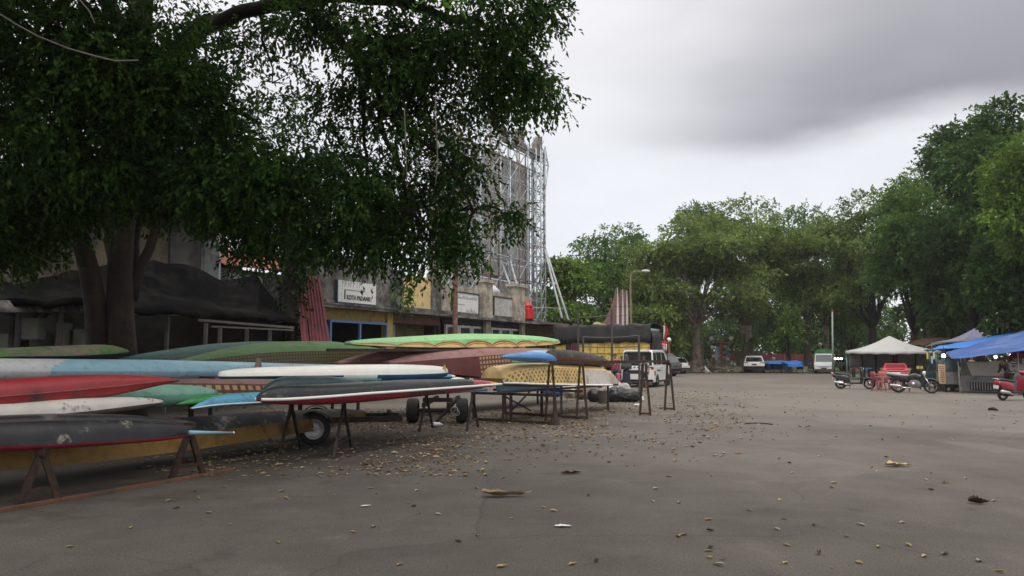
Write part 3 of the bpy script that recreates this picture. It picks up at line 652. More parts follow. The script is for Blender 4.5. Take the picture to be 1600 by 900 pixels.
# ------------------------------------------------------------------ the humid air of the place
w = MB(); w.box((0, 100, 17), (420, 360, 36))
hz = bpy.data.materials.new('humid_air'); hz.use_nodes = True; N = hz.node_tree.nodes; N.clear(); ho = N.new('ShaderNodeOutputMaterial'); hv = N.new('ShaderNodeVolumePrincipled')
hv.inputs['Color'].default_value = (0.93, 0.95, 0.97, 1); hv.inputs['Density'].default_value = 0.00032; hz.node_tree.links.new(hv.outputs[0], ho.inputs['Volume'])
o = w.build('haze', hz); o['kind'] = 'stuff'
# ------------------------------------------------------------------ boats on the racks
def resample(sta, n):
    a = np.array(sta, float); x = np.linspace(a[0, 0], a[-1, 0], n); out = [x]
    for c in range(1, a.shape[1]):
        y = np.interp(x, a[:, 0], a[:, c])
        for _ in range(3): y[1:-1] = 0.25 * y[:-2] + 0.5 * y[1:-1] + 0.25 * y[2:]
        out.append(y)
    return np.array(out).T
def taper(t, l0, l1, e0, e1):
    a = e0 + (1 - e0) * min(1, (t / l0)) ** 0.65 if l0 > 0 else 1
    b = e1 + (1 - e1) * min(1, ((1 - t) / l1)) ** 0.65 if l1 > 0 else 1
    return min(a, b)
def stations(k, sta, n, width, tp):
    rows = resample(sta, n); out = []; L0 = None
    for i, r in enumerate(rows):
        t = i / (n - 1); kk = k[0] * (1 - t) + k[1] * t if isinstance(k, tuple) else k
        ym = (r[1] + r[-1]) / 2; c = ROW.at(r[0], ym, kk)
        zs = [ROW.at(r[0], y, kk).z for y in r[1:]]
        out.append((r[0], c, zs, width / 2 * taper(t, *tp)))
    return out
def colour(breaks, px, dy):
    i = 0
    for b, sl in breaks:
        if px + sl * dy > b: i += 1
    return i
def kayak(label, k, sta, width, deck, hull, seam=None, tp=(0.35, 0.35, 0.12, 0.12), n=40, breaks=(), hbreaks=(), group=None, sub=()):
    """sta: (px, y top, y seam, y keel)."""
    st = stations(k, sta, n, width, tp)
    mid = st[len(st) // 2][1]
    t = thing('racing_canoe', label, 'boat', (mid.x, mid.y, st[len(st) // 2][2][2]), 0, group)
    M_ = 12
    for nm, lo, mats in (('deck', 0, deck), ('hull', 1, hull)):
        mats = mats if isinstance(mats, list) else [mats]; w = MB(); rows = []
        for px, c, (zt, zs, zb), hw in st:
            r = []
            for j in range(M_ + 1):
                a = math.pi * j / M_; ca, sa = math.cos(a), math.sin(a)
                h = (zt - zs) if lo == 0 else (zb - zs)
                r.append(Vector((c.x, c.y, 0)) - ROW.n * (hw * math.copysign(abs(ca) ** 0.8, ca)) + Vector((0, 0, zs + h * abs(sa) ** 0.85)))
            rows.append(r)
        for i in range(n - 1):
            for j in range(M_):
                w.mi = min(colour(breaks if lo == 0 else hbreaks, (st[i][0] + st[i + 1][0]) / 2, j), len(mats) - 1)
                w.poly([rows[i][j], rows[i][j + 1], rows[i + 1][j + 1], rows[i + 1][j]])
        w.mi = 0; w.poly(rows[0][::-1]); w.mi = len(mats) - 1; w.poly(rows[-1])
        # weld
        o = w.build(nm, mats, t, True); bm = bmesh.new(); bm.from_mesh(o.data); bmesh.ops.remove_doubles(bm, verts=bm.verts, dist=0.0005); bmesh.ops.recalc_face_normals(bm, faces=bm.faces); bm.to_mesh(o.data); bm.free()
        if nm == 'deck': t_deck = o
    if seam:
        w = MB()
        for sd in (-1, 1):
            w.tube([Vector((c.x, c.y, zs)) + ROW.n * (sd * (hw + 0.004)) for px, c, (zt, zs, zb), hw in st], 0.022 if seam[1] is None else seam[1], 6)
        w.build('gunwale', seam[0], t, True)
    return t, st
def dragon(label, k, sta, width, bottom, side, rim, tp=(0.3, 0.3, 0.25, 0.25), n=44, group=None, sbreaks=(), bbreaks=(), vn=False, cin=0.84, ends=None):
    """an upturned dragon boat; sta: (px, y keel, y chine, y rim)."""
    st = stations(k, sta, n, width, tp); mid = st[n // 2][1]
    t = thing('dragon_boat', label, 'boat', (mid.x, mid.y, st[n // 2][2][2]), 0, group)
    side = side if isinstance(side, list) else [side]; bottom = bottom if isinstance(bottom, list) else [bottom]
    w = MB(); u = 0
    for i in range(n - 1):
        (p0, c0, z0, h0), (p1, c1, z1, h1) = st[i], st[i + 1]; L = (Vector((c1.x, c1.y, 0)) - Vector((c0.x, c0.y, 0))).length
        w.mi = min(colour(sbreaks, (p0 + p1) / 2, 0), len(side) - 1)
        for sd in (-1, 1):
            a, b = Vector((c0.x, c0.y, 0)) + ROW.n * sd * h0 * cin, Vector((c1.x, c1.y, 0)) + ROW.n * sd * h1 * cin
            d, e = Vector((c0.x, c0.y, 0)) + ROW.n * sd * h0, Vector((c1.x, c1.y, 0)) + ROW.n * sd * h1
            v0, v1 = (1, 1) if vn else (z0[1] - z0[2], z1[1] - z1[2])
            w.add([a + Vector((0, 0, z0[1])), b + Vector((0, 0, z1[1])), e + Vector((0, 0, z1[2])), d + Vector((0, 0, z0[2]))], [(0, 1, 2, 3)], [[(u, 0), (u + L, 0), (u + L, v1), (u, v0)]])
        u += L
    for q, sg in ((0, 1), (-1, -1)):
        px, c, (zt, zc, zr), hw = st[q]; C_ = Vector((c.x, c.y, 0)); w.mi = 0
        w.poly([C_ + ROW.n * hw * sg + Vector((0, 0, zr)), C_ + ROW.n * hw * cin * sg + Vector((0, 0, zc)), C_ - ROW.n * hw * cin * sg + Vector((0, 0, zc)), C_ - ROW.n * hw * sg + Vector((0, 0, zr))])
    o = w.build('hull_side', side, t); bm = bmesh.new(); bm.from_mesh(o.data); bmesh.ops.remove_doubles(bm, verts=bm.verts, dist=0.0005); bmesh.ops.recalc_face_normals(bm, faces=bm.faces); bm.to_mesh(o.data); bm.free()
    w = MB(); rows = []
    for px, c, (zt, zc, zr), hw in st:
        r = []
        for f, g_ in ((-1, 0), (-0.78, 0.5), (-0.5, 0.8), (-0.22, 0.95), (-0.04, 1.0), (0.04, 1.0), (0.22, 0.95), (0.5, 0.8), (0.78, 0.5), (1, 0)):
            r.append(Vector((c.x, c.y, zc + (zt - zc) * g_)) + ROW.n * (hw * cin * f))
        rows.append(r)
    for i in range(n - 1):
        for j in range(9):
            w.mi = min(colour(bbreaks, (st[i][0] + st[i + 1][0]) / 2, j), len(bottom) - 1); w.poly([rows[i][j], rows[i][j + 1], rows[i + 1][j + 1], rows[i + 1][j]])
    for q, r in ((0, rows[0]), (-1, rows[-1])):
        px, c, (zt, zc, zr), hw = st[q]; w.mi = 0
        w.poly(r)
    o = w.build('hull_bottom', bottom, t, True); bm = bmesh.new(); bm.from_mesh(o.data); bmesh.ops.remove_doubles(bm, verts=bm.verts, dist=0.0005); bmesh.ops.recalc_face_normals(bm, faces=bm.faces); bm.to_mesh(o.data); bm.free()
    if rim:
        w = MB()
        for sd in (-1, 1): w.tube([Vector((c.x, c.y, z[2])) + ROW.n * (sd * hw) for px, c, z, hw in st], 0.028, 6)
        w.build('rim', rim, t, True)
    return t, st
grime = (0.05, 0.042, 0.035)
def paint(key, col, damt=0.25, rough=0.38, var=0.12, dirt=grime, ds=2.2, soft=0.1, coat=0.05): return mat(key, col, rough, var, 4, dirt, damt, ds, soft, coat=coat, chip=tuple(0.55 * c + 0.08 for c in col) if sum(col) < 0.9 else ((0.30, 0.27, 0.23) if sum(col) < 2 else None))
blk = paint('black_hull_paint', (0.021, 0.023, 0.026), 0.22, 0.4, 0.3, (0.12, 0.115, 0.105), 2.6)
blkw = paint('black_hull_flaking', (0.019, 0.019, 0.022), 0.225, 0.42, 0.4, (0.36, 0.33, 0.26), 2.6, 0.05)
greyblk = mat('rough_grey_bottom', (0.05, 0.05, 0.053), 0.8, 0.3, 5, (0.24, 0.235, 0.22), 0.30, 3.2, 0.06, bump=0.4, bscale=14)
red = paint('red_hull_paint', (0.33, 0.028, 0.035), 0.22, 0.35, 0.1)
dred = paint('crimson_hull_paint', (0.26, 0.018, 0.035), 0.2)
wht = paint('white_hull_paint', (0.80, 0.78, 0.72), 0.02, 0.35, 0.06, (0.35, 0.31, 0.26))
whtw = mat('worn_white_hull', (0.56, 0.52, 0.48), 0.6, 0.1, 4, (0.10, 0.08, 0.07), 0.36, 1.7, 0.04, bump=0.2, bscale=20)
lblue = paint('light_blue_hull', (0.24, 0.42, 0.51), 0.14, 0.4, 0.07, (0.16, 0.24, 0.30))
lwhite = paint('pale_hull', (0.50, 0.50, 0.50), 0.2, 0.45, 0.08, (0.25, 0.24, 0.23))
mint = paint('mint_hull', (0.17, 0.36, 0.28), 0.22, 0.5, 0.1, (0.12, 0.22, 0.18))
grn = paint('green_hull_paint', (0.042, 0.115, 0.020), 0.25, 0.6, 0.12, (0.05, 0.11, 0.035))
brgrn = paint('bright_green_paint', (0.035, 0.26, 0.05), 0.15, 0.4)
teal = paint('teal_hull_paint', (0.005, 0.068, 0.058), 0.25, 0.6, 0.15)
skyb = paint('sky_blue_paint', (0.10, 0.32, 0.50), 0.15, 0.38)
dgrn = paint('dark_green_hull', (0.018, 0.045, 0.045), 0.25, 0.45, 0.25)
navy = paint('navy_blue_paint', (0.02, 0.08, 0.16), 0.2, 0.4)
ochre = paint('ochre_hull', (0.25, 0.135, 0.018), 0.36, 0.55, 0.15, (0.12, 0.06, 0.02))
maroon = paint('maroon_hull', (0.20, 0.095, 0.085), 0.25, 0.65, 0.15, (0.10, 0.06, 0.05))
maroond = paint('deep_maroon', (0.10, 0.022, 0.022), 0.2, 0.6, 0.2)
mgreen = paint('mint_green_keel', (0.20, 0.42, 0.17), 0.15, 0.5, 0.1, (0.10, 0.2, 0.08))
gold = paint('cream_gold_hull', (0.62, 0.43, 0.19), 0.22, 0.5, 0.15, (0.36, 0.2, 0.08), 1.4)
blue2 = paint('cobalt_hull', (0.07, 0.22, 0.48), 0.2, 0.4)
yel = paint('yellow_tip', (0.55, 0.27, 0.02), 0.1)
pinkr = paint('pinkish_red', (0.42, 0.06, 0.085), 0.1)
lat_mar = lattice('maroon_lattice', (0.095, 0.035, 0.028), (0.40, 0.25, 0.12), 'grid', 6.5, 8, 0.30)
lat_grn = lattice('woven_brown_lattice', (0.042, 0.035, 0.016), (0.105, 0.085, 0.03), 'grid', 11, 12, 0.36)
lat_gold = lattice('gold_diamond_lattice', (0.20, 0.125, 0.05), (0.58, 0.41, 0.15), 'diamond', 5.6, 5.6, 0.40)
scal = lattice('scalloped_yellow_edge', (0.20, 0.42, 0.17), (0.50, 0.36, 0.12), 'scallop', 2.35, 1, third=(0.22, 0.03, 0.02))
moss = mat('mossy_hull', (0.075, 0.17, 0.045), 0.9, 0.35, 9, (0.20, 0.165, 0.125), 0.5, 2.2, 0.10, bump=0.9, bscale=16, chip=(0.27, 0.24, 0.19))
KG = 'racing canoes lying on the steel racks'; DG = 'upturned dragon boats stacked on the racks'
# front row, near end
kayak('black sprint canoe with flaking deck and red underside, nearest the camera on the A-frame stand', 0.15, [(-190, 669, 699, 711), (-60, 663, 697, 708), (60, 657, 693, 702), (190, 656, 687, 694), (270, 661, 682, 687), (306, 667, 677, 680)], 0.40, blkw, dred, tp=(0.3, 0.5, 0.2, 0.06), group=KG)
kayak('dull black canoe tip lying just behind the flaking black canoe', 0.62, [(-150, 655, 668, 684), (80, 646, 658, 672), (190, 647, 657, 668), (260, 653, 660, 666), (302, 658, 662, 664)], 0.42, blk, dred, tp=(0.3, 0.5, 0.2, 0.06), group=KG)
kayak('worn white canoe with dark peeling edges and a blunt rounded end', 0.9, [(-220, 636, 660, 676), (0, 629, 652, 665), (120, 622, 642, 653), (200, 620, 633, 643), (236, 621, 629, 638), (248, 624, 628, 632)], 0.44, whtw, mat('peeled_dark', (0.10, 0.08, 0.07), 0.85, 0.3, 4, (0.45, 0.42, 0.38), 0.15, 3), tp=(0.2, 0.25, 0.3, 0.5), group=KG)
kayak('glossy red canoe with a pointed end above the worn white canoe', 1.0, [(-240, 604, 634, 650), (-100, 597, 626, 645), (0, 593, 618, 640), (110, 586, 609, 629), (190, 585, 602, 616), (250, 588, 595, 602), (280, 592, 594, 596)], 0.46, red, red, (mat('dull_rub_strip', (0.2, 0.09, 0.08), 0.7, 0.3), 0.008), tp=(0.3, 0.5, 0.2, 0.05), group=KG)
t_, s_ = dragon('upturned boat with ochre sides and rough grey bottom on the ground behind the canoes', (1.3, 2.1), [(-160, 690, 706, 742), (40, 672, 694, 727), (130, 664, 687, 718), (260, 654, 677, 703), (380, 645, 664, 686), (480, 640, 653, 672), (545, 638, 645, 660), (566, 641, 643, 652)], 0.75, greyblk, ochre, None, tp=(0.2, 0.35, 0.5, 0.3), cin=0.9, group='upturned boats lying on the ground')
kayak('pale mint green canoe with a rounded end behind the red canoe', 1.5, [(-120, 606, 628, 650), (100, 603, 622, 645), (200, 601, 618, 640), (290, 601, 615, 633), (325, 604, 613, 628), (331, 608, 614, 622)], 0.55, mint, mint, tp=(0.2, 0.12, 0.3, 0.6), group=KG)
kayak('bright green canoe whose tip shows behind the sky blue canoe', 1.2, [(276, 631, 632, 633), (300, 621, 629, 632), (340, 616, 627, 631), (420, 611, 623, 629), (620, 603, 614, 622)], 0.42, brgrn, brgrn, tp=(0.5, 0.2, 0.05, 0.3), group=KG)
kayak('sky blue canoe with a white keel line and raked bow', 0.75, [(299, 637, 638, 639), (316, 624, 634, 638), (345, 617, 631, 636), (400, 613, 628, 633), (600, 602, 616, 622), (760, 596, 606, 611)], 0.42, skyb, skyb, (wht, 0.01), tp=(0.4, 0.3, 0.05, 0.2), group=KG)
kayak('long light blue boat with a white end lying across the upper rack', 3.0, [(-160, 558, 580, 600), (0, 560, 580, 598), (110, 561, 580, 597), (240, 562, 580, 596), (360, 565, 580, 595), (460, 568, 578, 590), (540, 570, 575, 580), (566, 571, 573, 575)], 0.62, [lwhite, lblue], [lwhite, lblue], tp=(0.3, 0.4, 0.3, 0.08), breaks=((62, -9),), hbreaks=((62, 5),), n=150, group=KG)
p = ROW.at(398, 577, 2.68); w = MB(); w.prism([p, p + ROW.u * 0.16, p + ROW.u * 0.13 + Vector((0, 0, 0.19)), p + ROW.u * 0.06 + Vector((0, 0, 0.21))], ROW.n * 0.03)
o = w.build('boat_fin', mat('fin_grey', (0.22, 0.17, 0.14), 0.7, 0.3)); tag(o, 'small weathered skeg fin standing on the light blue boat', 'fin')
kayak('mossy green boat covered in dirt and litter with a blunt end', 4.2, [(-140, 552, 564, 574), (0, 544, 557, 566), (100, 540, 556, 563), (160, 538, 553, 560), (182, 540, 551, 557), (189, 545, 550, 554)], 0.75, moss, paint('dark_blue_underside', (0.01, 0.045, 0.07), 0.3), tp=(0.2, 0.12, 0.4, 0.7), group=KG)
# front row, middle
kayak('dark green canoe half covered by the white canoe', 0.7, [(406, 613, 618, 622), (425, 594, 612, 620), (450, 587, 606, 617), (510, 587, 602, 612), (545, 592, 602, 610), (575, 598, 602, 606)], 0.44, dgrn, dgrn, tp=(0.3, 0.2, 0.15, 0.3), group=KG)
kayak('black canoe with white gunwale, crimson underside and red and yellow tip', 0.2, [(404, 616, 624, 627), (412, 606, 624, 631), (430, 602, 624, 632), (500, 600, 619, 633), (560, 597, 614, 629), (640, 593, 609, 621), (720, 592, 604, 612), (765, 595, 601, 605), (783, 599, 600, 601)], 0.46, [blk, pinkr, yel], [dred, paint('dark_crimson', (0.10, 0.02, 0.03), 0.3), dred, dred], (wht, 0.024), tp=(0.3, 0.5, 0.25, 0.05), breaks=((740, 1), (764, 1)), hbreaks=((625, 0), (690, 0)), group=KG)
t_, s_ = kayak('clean white canoe with a square end and a blue scalloped underside', 1.3, [(345, 580, 588, 592), (360, 577, 588, 592), (420, 573, 587, 592), (520, 570, 586, 596), (620, 569, 585, 596), (680, 571, 583, 592), (690, 573, 582, 589)], 0.5, wht, [navy, wht, navy], tp=(0.25, 0.05, 0.3, 0.7), hbreaks=((520, 4), (575, -4)), group=KG)
kayak('blue canoe with white tip and small lettering under the white canoe', 1.7, [(540, 585, 592, 597), (620, 583, 590, 596), (690, 583, 589, 594), (702, 585, 589, 592), (708, 586, 588, 590)], 0.44, [skyb, wht], [navy, wht], tp=(0.2, 0.2, 0.3, 0.3), breaks=((701, 0),), hbreaks=((701, 0),), group=KG)
p = ROW.at(688, 583, 1.1); w = MB(); w.prism([p, p + ROW.u * 0.2, p + ROW.u * 0.16 + Vector((0, 0, 0.17))], ROW.n * 0.02)
o = w.build('boat_fin', mat('fin_yellow', (0.45, 0.40, 0.03), 0.5, 0.2)); tag(o, 'small yellow rudder fin at the square end of the white canoe', 'fin')
kayak('plain white canoe end resting beyond the blue tip', 2.0, [(600, 592, 597, 601), (690, 589, 593, 597), (715, 589, 592, 595), (722, 591, 592, 594)], 0.4, wht, wht, tp=(0.2, 0.2, 0.3, 0.4), group=KG)
# dragon boats
dragon('teal upturned dragon boat with woven sides behind the green one', 7.2, [(178, 563, 565, 567), (210, 554, 562, 568), (270, 545, 558, 570), (330, 537, 552, 573), (400, 533, 548, 575), (520, 535, 549, 575), (560, 540, 551, 575)], 1.05, teal, lat_grn, None, group=DG)
dragon('grass green upturned dragon boat with brown woven sides', 6.2, [(262, 566, 568, 570), (300, 557, 563, 573), (350, 545, 556, 574), (400, 536, 551, 576), (450, 533, 549, 576), (520, 533, 548, 576), (570, 541, 549, 575), (612, 547, 550, 573)], 1.05, grn, lat_grn, None, group=DG)
dragon('maroon upturned boat with tan lattice seen below the light blue boat', 2.5, [(215, 594, 597, 612), (270, 592, 598, 614), (400, 590, 600, 616), (520, 590, 598, 612), (600, 590, 596, 608)], 0.9, maroon, lat_mar, None, group=DG)
dragon('maroon upturned dragon boat with a pale raked bow behind its twin', 5.3, [(524, 566, 568, 570), (560, 555, 563, 576), (600, 547, 559, 580), (700, 541, 554, 588), (800, 543, 552, 588), (880, 550, 556, 584)], 1.1, maroon, [maroond, lat_mar], None, sbreaks=((720, 0),), group=DG)
dragon('maroon upturned dragon boat with tan lattice panel and raked bow in front', 4.5, [(603, 565, 567, 569), (640, 555, 564, 578), (680, 548, 560, 584), (760, 543, 554, 592), (850, 544, 552, 588), (900, 550, 556, 584)], 1.15, maroon, [maroond, lat_mar], None, sbreaks=((724, 0),), group=DG)
dragon('mint green upturned dragon boat with yellow scalloped edge on top of the stack', 5.0, [(543, 533, 536, 538), (580, 529, 535, 541), (650, 525, 533, 543), (720, 521, 530, 543), (790, 522, 530, 542), (850, 526, 532, 539), (869, 530, 533, 536)], 1.15, mgreen, scal, None, vn=True, tp=(0.35, 0.3, 0.25, 0.3), group=DG)
w = MB(); w.bar(ROW.at(512, 547, 4.4), ROW.at(716, 547, 4.4), 0.10, 0.07, (0, 0, 1)); o = w.build('plank', mat('dark_plank', (0.045, 0.038, 0.032), 0.85, 0.3, 5)); tag(o, 'dark timber plank lying under the mint green dragon boat', 'plank')
t_, s_ = dragon('cream and gold upturned dragon boat with diamond lattice sides', 2.0, [(768, 573, 591, 598), (780, 571, 581, 598), (805, 568, 576, 599), (840, 567, 574, 600), (900, 568, 577, 601), (925, 570, 580, 601), (943, 578, 588, 601), (958, 592, 596, 601)], 1.2, gold, [lat_gold, paint('patched_white_panel', (0.52, 0.48, 0.42), 0.22), paint('pale_grey_panel', (0.40, 0.37, 0.31), 0.3)], wht, tp=(0.14, 0.2, 0.6, 0.35), sbreaks=((884, 0), (929, 0)), cin=0.88, n=80, group=DG)
kayak('small cobalt blue canoe with pointed end lying on the gold dragon boat', 1.6, [(782, 557, 558, 559), (800, 552, 558, 563), (830, 549, 559, 566), (855, 552, 561, 567), (868, 559, 563, 567)], 0.5, blue2, blue2, tp=(0.4, 0.3, 0.05, 0.15), group=KG)
kayak('light turquoise canoe lying behind the cobalt canoe', 2.5, [(800, 556, 562, 568), (835, 547, 557, 569), (870, 548, 557, 568), (900, 553, 560, 567)], 0.5, paint('turquoise', (0.16, 0.42, 0.48), 0.15), mint, tp=(0.3, 0.3, 0.2, 0.2), group=KG)
kayak('scorched black canoe with reddish underside across the gold dragon boat', 1.7, [(862, 546, 558, 566), (868, 545, 558, 568), (890, 547, 559, 569), (915, 551, 563, 571), (940, 558, 567, 573), (956, 567, 571, 574)], 0.55, mat('charred_hull', (0.045, 0.04, 0.04), 0.8, 0.4, 4, (0.12, 0.09, 0.07), 0.35, 3, bump=0.3), mat('scorched_red', (0.16, 0.06, 0.045), 0.8, 0.4, 3, (0.05, 0.04, 0.04), 0.4, 3), tp=(0.1, 0.5, 0.75, 0.15), group=KG)
kayak('light blue canoe lying low under the gold dragon boat', 2.0, [(780, 600, 606, 613), (800, 599, 605, 612), (850, 598, 604, 609), (868, 600, 603, 606)], 0.5, lblue, lblue, tp=(0.2, 0.3, 0.4, 0.2), group=KG)
# paddle
w = MB(); a_, b_ = ROW.at(296, 676, 0.0), ROW.at(365, 676, 0.15); w.tube([a_, a_.lerp(b_, 0.4), b_], [0.03, 0.022, 0.012], 8)
t = thing('paddle', 'light blue paddle shaft poking out past the near stand', 'paddle', a_); w.build('shaft', lblue, t, True)
w = MB(); w.ball(b_, 0.018, 8, 6); w.build('tip', wht, t, True)

# ------------------------------------------------------------------ stands and racks
def aframe(mb, f0, f1, apex, r=0.035):
    for f in (f0, f1): mb.bar(f, apex, r * 2, r * 2)
    mb.bar(Vector(f0).lerp(Vector(apex), 0.25), Vector(f1).lerp(Vector(apex), 0.25), r * 1.5)
def stand(label, ends, r, m, base=True, top=True, group='steel boat stands'):
    c = sum((G(*e[0]) for e in ends), Vector()) / len(ends)
    t = thing('boat_stand', label, 'stand', (c.x, c.y, 0), 0, group); ap = []
    for (a, b, yt) in ends:
        f0, f1 = G(*a), G(*b); mid = (f0 + f1) / 2; z = P((a[0] + b[0]) / 2, yt, mid.y).z
        # legs stand across the row as well as along it, so the A has real depth
        apx = Vector((mid.x, mid.y, z)); w = MB(); aframe(w, f0 + Vector((0, 0, .005)), f1 + Vector((0, 0, .005)), apx, r)
        w.box(apx + Vector((0, 0, 0.02)), (r * 3.2, r * 3.2, 0.16))
        w.build('leg_frame', m, t); ap.append((apx, f0, f1))
    if top:
        w = MB(); w.bar(ap[0][0] + Vector((0, 0, 0.09)), ap[1][0] + Vector((0, 0, 0.09)), r * 2.2, r * 2.2, (0, 0, 1)); w.build('top_rail', m, t)
    if base:
        w = MB(); w.bar(ap[0][1] + Vector((0, 0, 0.02)), ap[1][1] + Vector((0, 0, 0.02)), r * 2, r, (0, 0, 1)); w.build('base_rail', m, t)
    return t, ap
t, ap = stand('rusty A-frame stand under the flaking black canoe', [((30, 790), (92, 783), 703), ((268, 749), (318, 743), 672)], 0.035, rust, base=False, top=False)
w = MB(); d = (G(318, 744) - G(92, 784)).normalized(); w.bar(G(92, 784) - d * 2.5 + Vector((0, 0, .02)), G(318, 744) + d * 0.5 + Vector((0, 0, .02)), 0.07, 0.035, (0, 0, 1)); w.build('base_rail', mat('orange_rust_rail', (0.17, 0.075, 0.035), 0.85, 0.35, 6, (0.07, 0.05, 0.04), 0.4, 3), t)
w = MB(); w.box(ap[0][0], (0.09, 0.09, 0.12)); w.build('cap_plate', rust, t)
stand('thin dark trestle beside the trailer wheel', [((436, 711), (470, 701), 634), ((521, 717), (549, 700), 632)], 0.022, darksteel, base=False)
stand('thin dark trestle under the red and yellow canoe tip', [((655, 675), (676, 668), 616), ((729, 675), (747, 667), 614)], 0.022, darksteel, base=False)
def bigrack(label, A, B, h):
    t = thing('boat_rack', label, 'rack', ((A.x + B.x) / 2, (A.y + B.y) / 2, 0), 0, 'tall welded racks'); dv = (B - A).normalized(); cr = Vector((-dv.y, dv.x, 0)); e = []
    for q in (A, B):
        w = MB(); ax = q + Vector((0, 0, h)); s = Vector((0.97, -0.2, 0))
        f0, f1 = q - s * 0.14, q + s * 0.14
        w.bar(f0, ax - s * 0.035, 0.055); w.bar(f1, ax + s * 0.035, 0.055); w.bar(f0 + Vector((0, 0, 0.05)), f1 + Vector((0, 0, 0.05)), 0.07, 0.05, (0, 0, 1)); w.build('leg_frame', rust, t); e.append(ax)
    w = MB(); w.bar(e[0] + Vector((0, 0, 0.04)), e[1] + Vector((0, 0, 0.04)), 0.08, 0.07, (0, 0, 1)); w.build('top_rail', rust, t); return t
A1, B1 = G(861, 663), G(1008, 649); A2, B2 = G(909, 655), G(1046, 641)
bigrack('tall rusty rack with long top rail, nearer of the two before the gold boat', A1, B1, 1.40)
bigrack('tall rusty rack with long top rail, reaching nearest to the white van', A2, B2, 1.40)
def lowrack(label, g0, g1, ypost, h, extra):
    a, b = G(*g0), G(*g1); t = thing('low_rack', label, 'rack', ((a.x + b.x) / 2, (a.y + b.y) / 2, 0), 0, 'low welded racks')
    w = MB(); w.bar(a + Vector((0, 0, 0.04)), b + Vector((0, 0, 0.04)), 0.07, 0.06, (0, 0, 1)); w.build('ground_rail', rust, t)
    w = MB(); w.bar(a + Vector((0, 0, h)), b + Vector((0, 0, h)), 0.07, 0.06, (0, 0, 1)); w.build('top_rail', darksteel, t)
    for f in extra:
        q = a.lerp(b, f); w = MB(); w.bar(q, q + Vector((0, 0, h - 0.035)), 0.075)
        if f > 0.95:
            w.lathe(q, [(0.13, 0), (0.12, 0.03), (0.045, 0.3)], 8)
        w.build('post', rust, t)
    return t
lowrack('low welded frame with flared foot beside the fallen leaves', (738, 657), (868, 664), 0, 0.68, (0.02, 0.48, 0.99))
lowrack('low welded frame behind the nearer low frame', (788, 647), (910, 655), 0, 0.70, (0.01, 0.5))
t = thing('low_rack', 'table height frame that carries the gold dragon boat', 'rack', (*ROW.at(860, 600, 2.0).xy, 0), 0, 'low welded racks')
z = ROW.at(860, 604, 2.0).z
for kk in (1.5, 2.5):
    w = MB(); w.bar(Vector((*ROW.at(772, 600, kk).xy, z - 0.03)), Vector((*ROW.at(965, 600, kk).xy, z - 0.03)), 0.06, 0.05, (0, 0, 1)); w.build('side_rail', darksteel, t)
    for px in (786, 877, 950):
        q = ROW.at(px, 620, kk); w = MB(); w.bar((q.x, q.y, 0), (q.x, q.y, z - 0.06), 0.055); w.build('leg', darksteel, t)
w = MB(); a_, b_ = ROW.at(786, 604, 1.5), ROW.at(830, 604, 2.5); w.bar((a_.x, a_.y, 0.1), (b_.x, b_.y, z - 0.1), 0.03); w.bar((a_.x, a_.y, z - 0.1), (b_.x, b_.y, 0.1), 0.03); w.build('cross_brace', darksteel, t)
# hidden uprights that carry the upper boats
for i, (px, kk, zt_) in enumerate(((30, 3.0, 1.22), (300, 3.0, 1.22), (470, 3.0, 1.22), (560, 4.9, 1.25), (700, 4.9, 1.25), (840, 4.9, 1.25), (330, 6.7, 1.15), (520, 6.7, 1.15))):
    q = ROW.at(px, 600, kk); t = thing('rack_post', 'dark steel T-shaped upright carrying boats inside the rack', 'post', (q.x, q.y, 0), 0, 'dark uprights carrying the stacked boats')
    w = MB(); w.bar((q.x, q.y, 0), (q.x, q.y, zt_ - 0.04), 0.07); w.build('upright', darksteel, t); w = MB(); w.bar(q.xy.to_3d() - ROW.n * 0.6 + Vector((0, 0, zt_)), q.xy.to_3d() + ROW.n * 0.6 + Vector((0, 0, zt_)), 0.07, 0.07, (0, 0, 1)); w.build('arm', darksteel, t)

# ------------------------------------------------------------------ trailers
def wheel_parts(t, c, axis, r, wd, local=False, rim=rimm, spokes=0):
    c = Vector(c); ax = Vector(axis).normalized()
    w = MB(); w.lathe(c - ax * wd / 2, [(r * 0.62, 0), (r * 0.9, 0.0), (r * 0.985, wd * 0.15), (r, wd * 0.3), (r, wd * 0.7), (r * 0.985, wd * 0.85), (r * 0.9, wd), (r * 0.62, wd)], 26, ax, False); ty = w.build('tyre', tyrem, t, True, local=local)
    w = MB(); w.lathe(c - ax * wd * 0.42, [(r * 0.05, wd * 0.3), (r * 0.3, wd * 0.26), (r * 0.52, wd * 0.3), (r * 0.63, 0.0), (r * 0.63, wd * 0.84), (r * 0.52, wd * 0.54), (r * 0.3, wd * 0.58), (r * 0.05, wd * 0.54)], 22, ax, False)
    w.lathe(c - ax * wd * 0.5, [(r * 0.12, 0), (r * 0.12, wd)], 10, ax); w.build('rim', rim, t, True, local=local)
    return ty
q = G(490, 696); ax = Vector((-0.22, 0.97, 0)).normalized()
t = thing('boat_trailer', 'black boat trailer with a white rimmed wheel under the front canoes', 'trailer', (q.x, q.y, 0))
nrm = -ax; lg = Vector((ax.y, -ax.x, 0))
for s in (0, 1.5):
    wheel_parts(t, q + ax * s + Vector((0, 0, 0.29)), nrm, 0.29, 0.17)
    w = MB(); n = 14; rows = [[q + ax * (s + o) + Vector((0, 0, 0.265)) + lg * (0.35 * math.cos(a)) + Vector((0, 0, 0.35 * math.sin(a))) for a in [R(15 + 150 * i / n) for i in range(n + 1)]] for o in (-0.14, 0.14)]
    w.sheet(rows); w.build('mudguard', blackp, t, True, solid=0.012)
w = MB(); w.tube([q + Vector((0, 0, .265)), q + ax * 1.5 + Vector((0, 0, .265))], 0.035); 
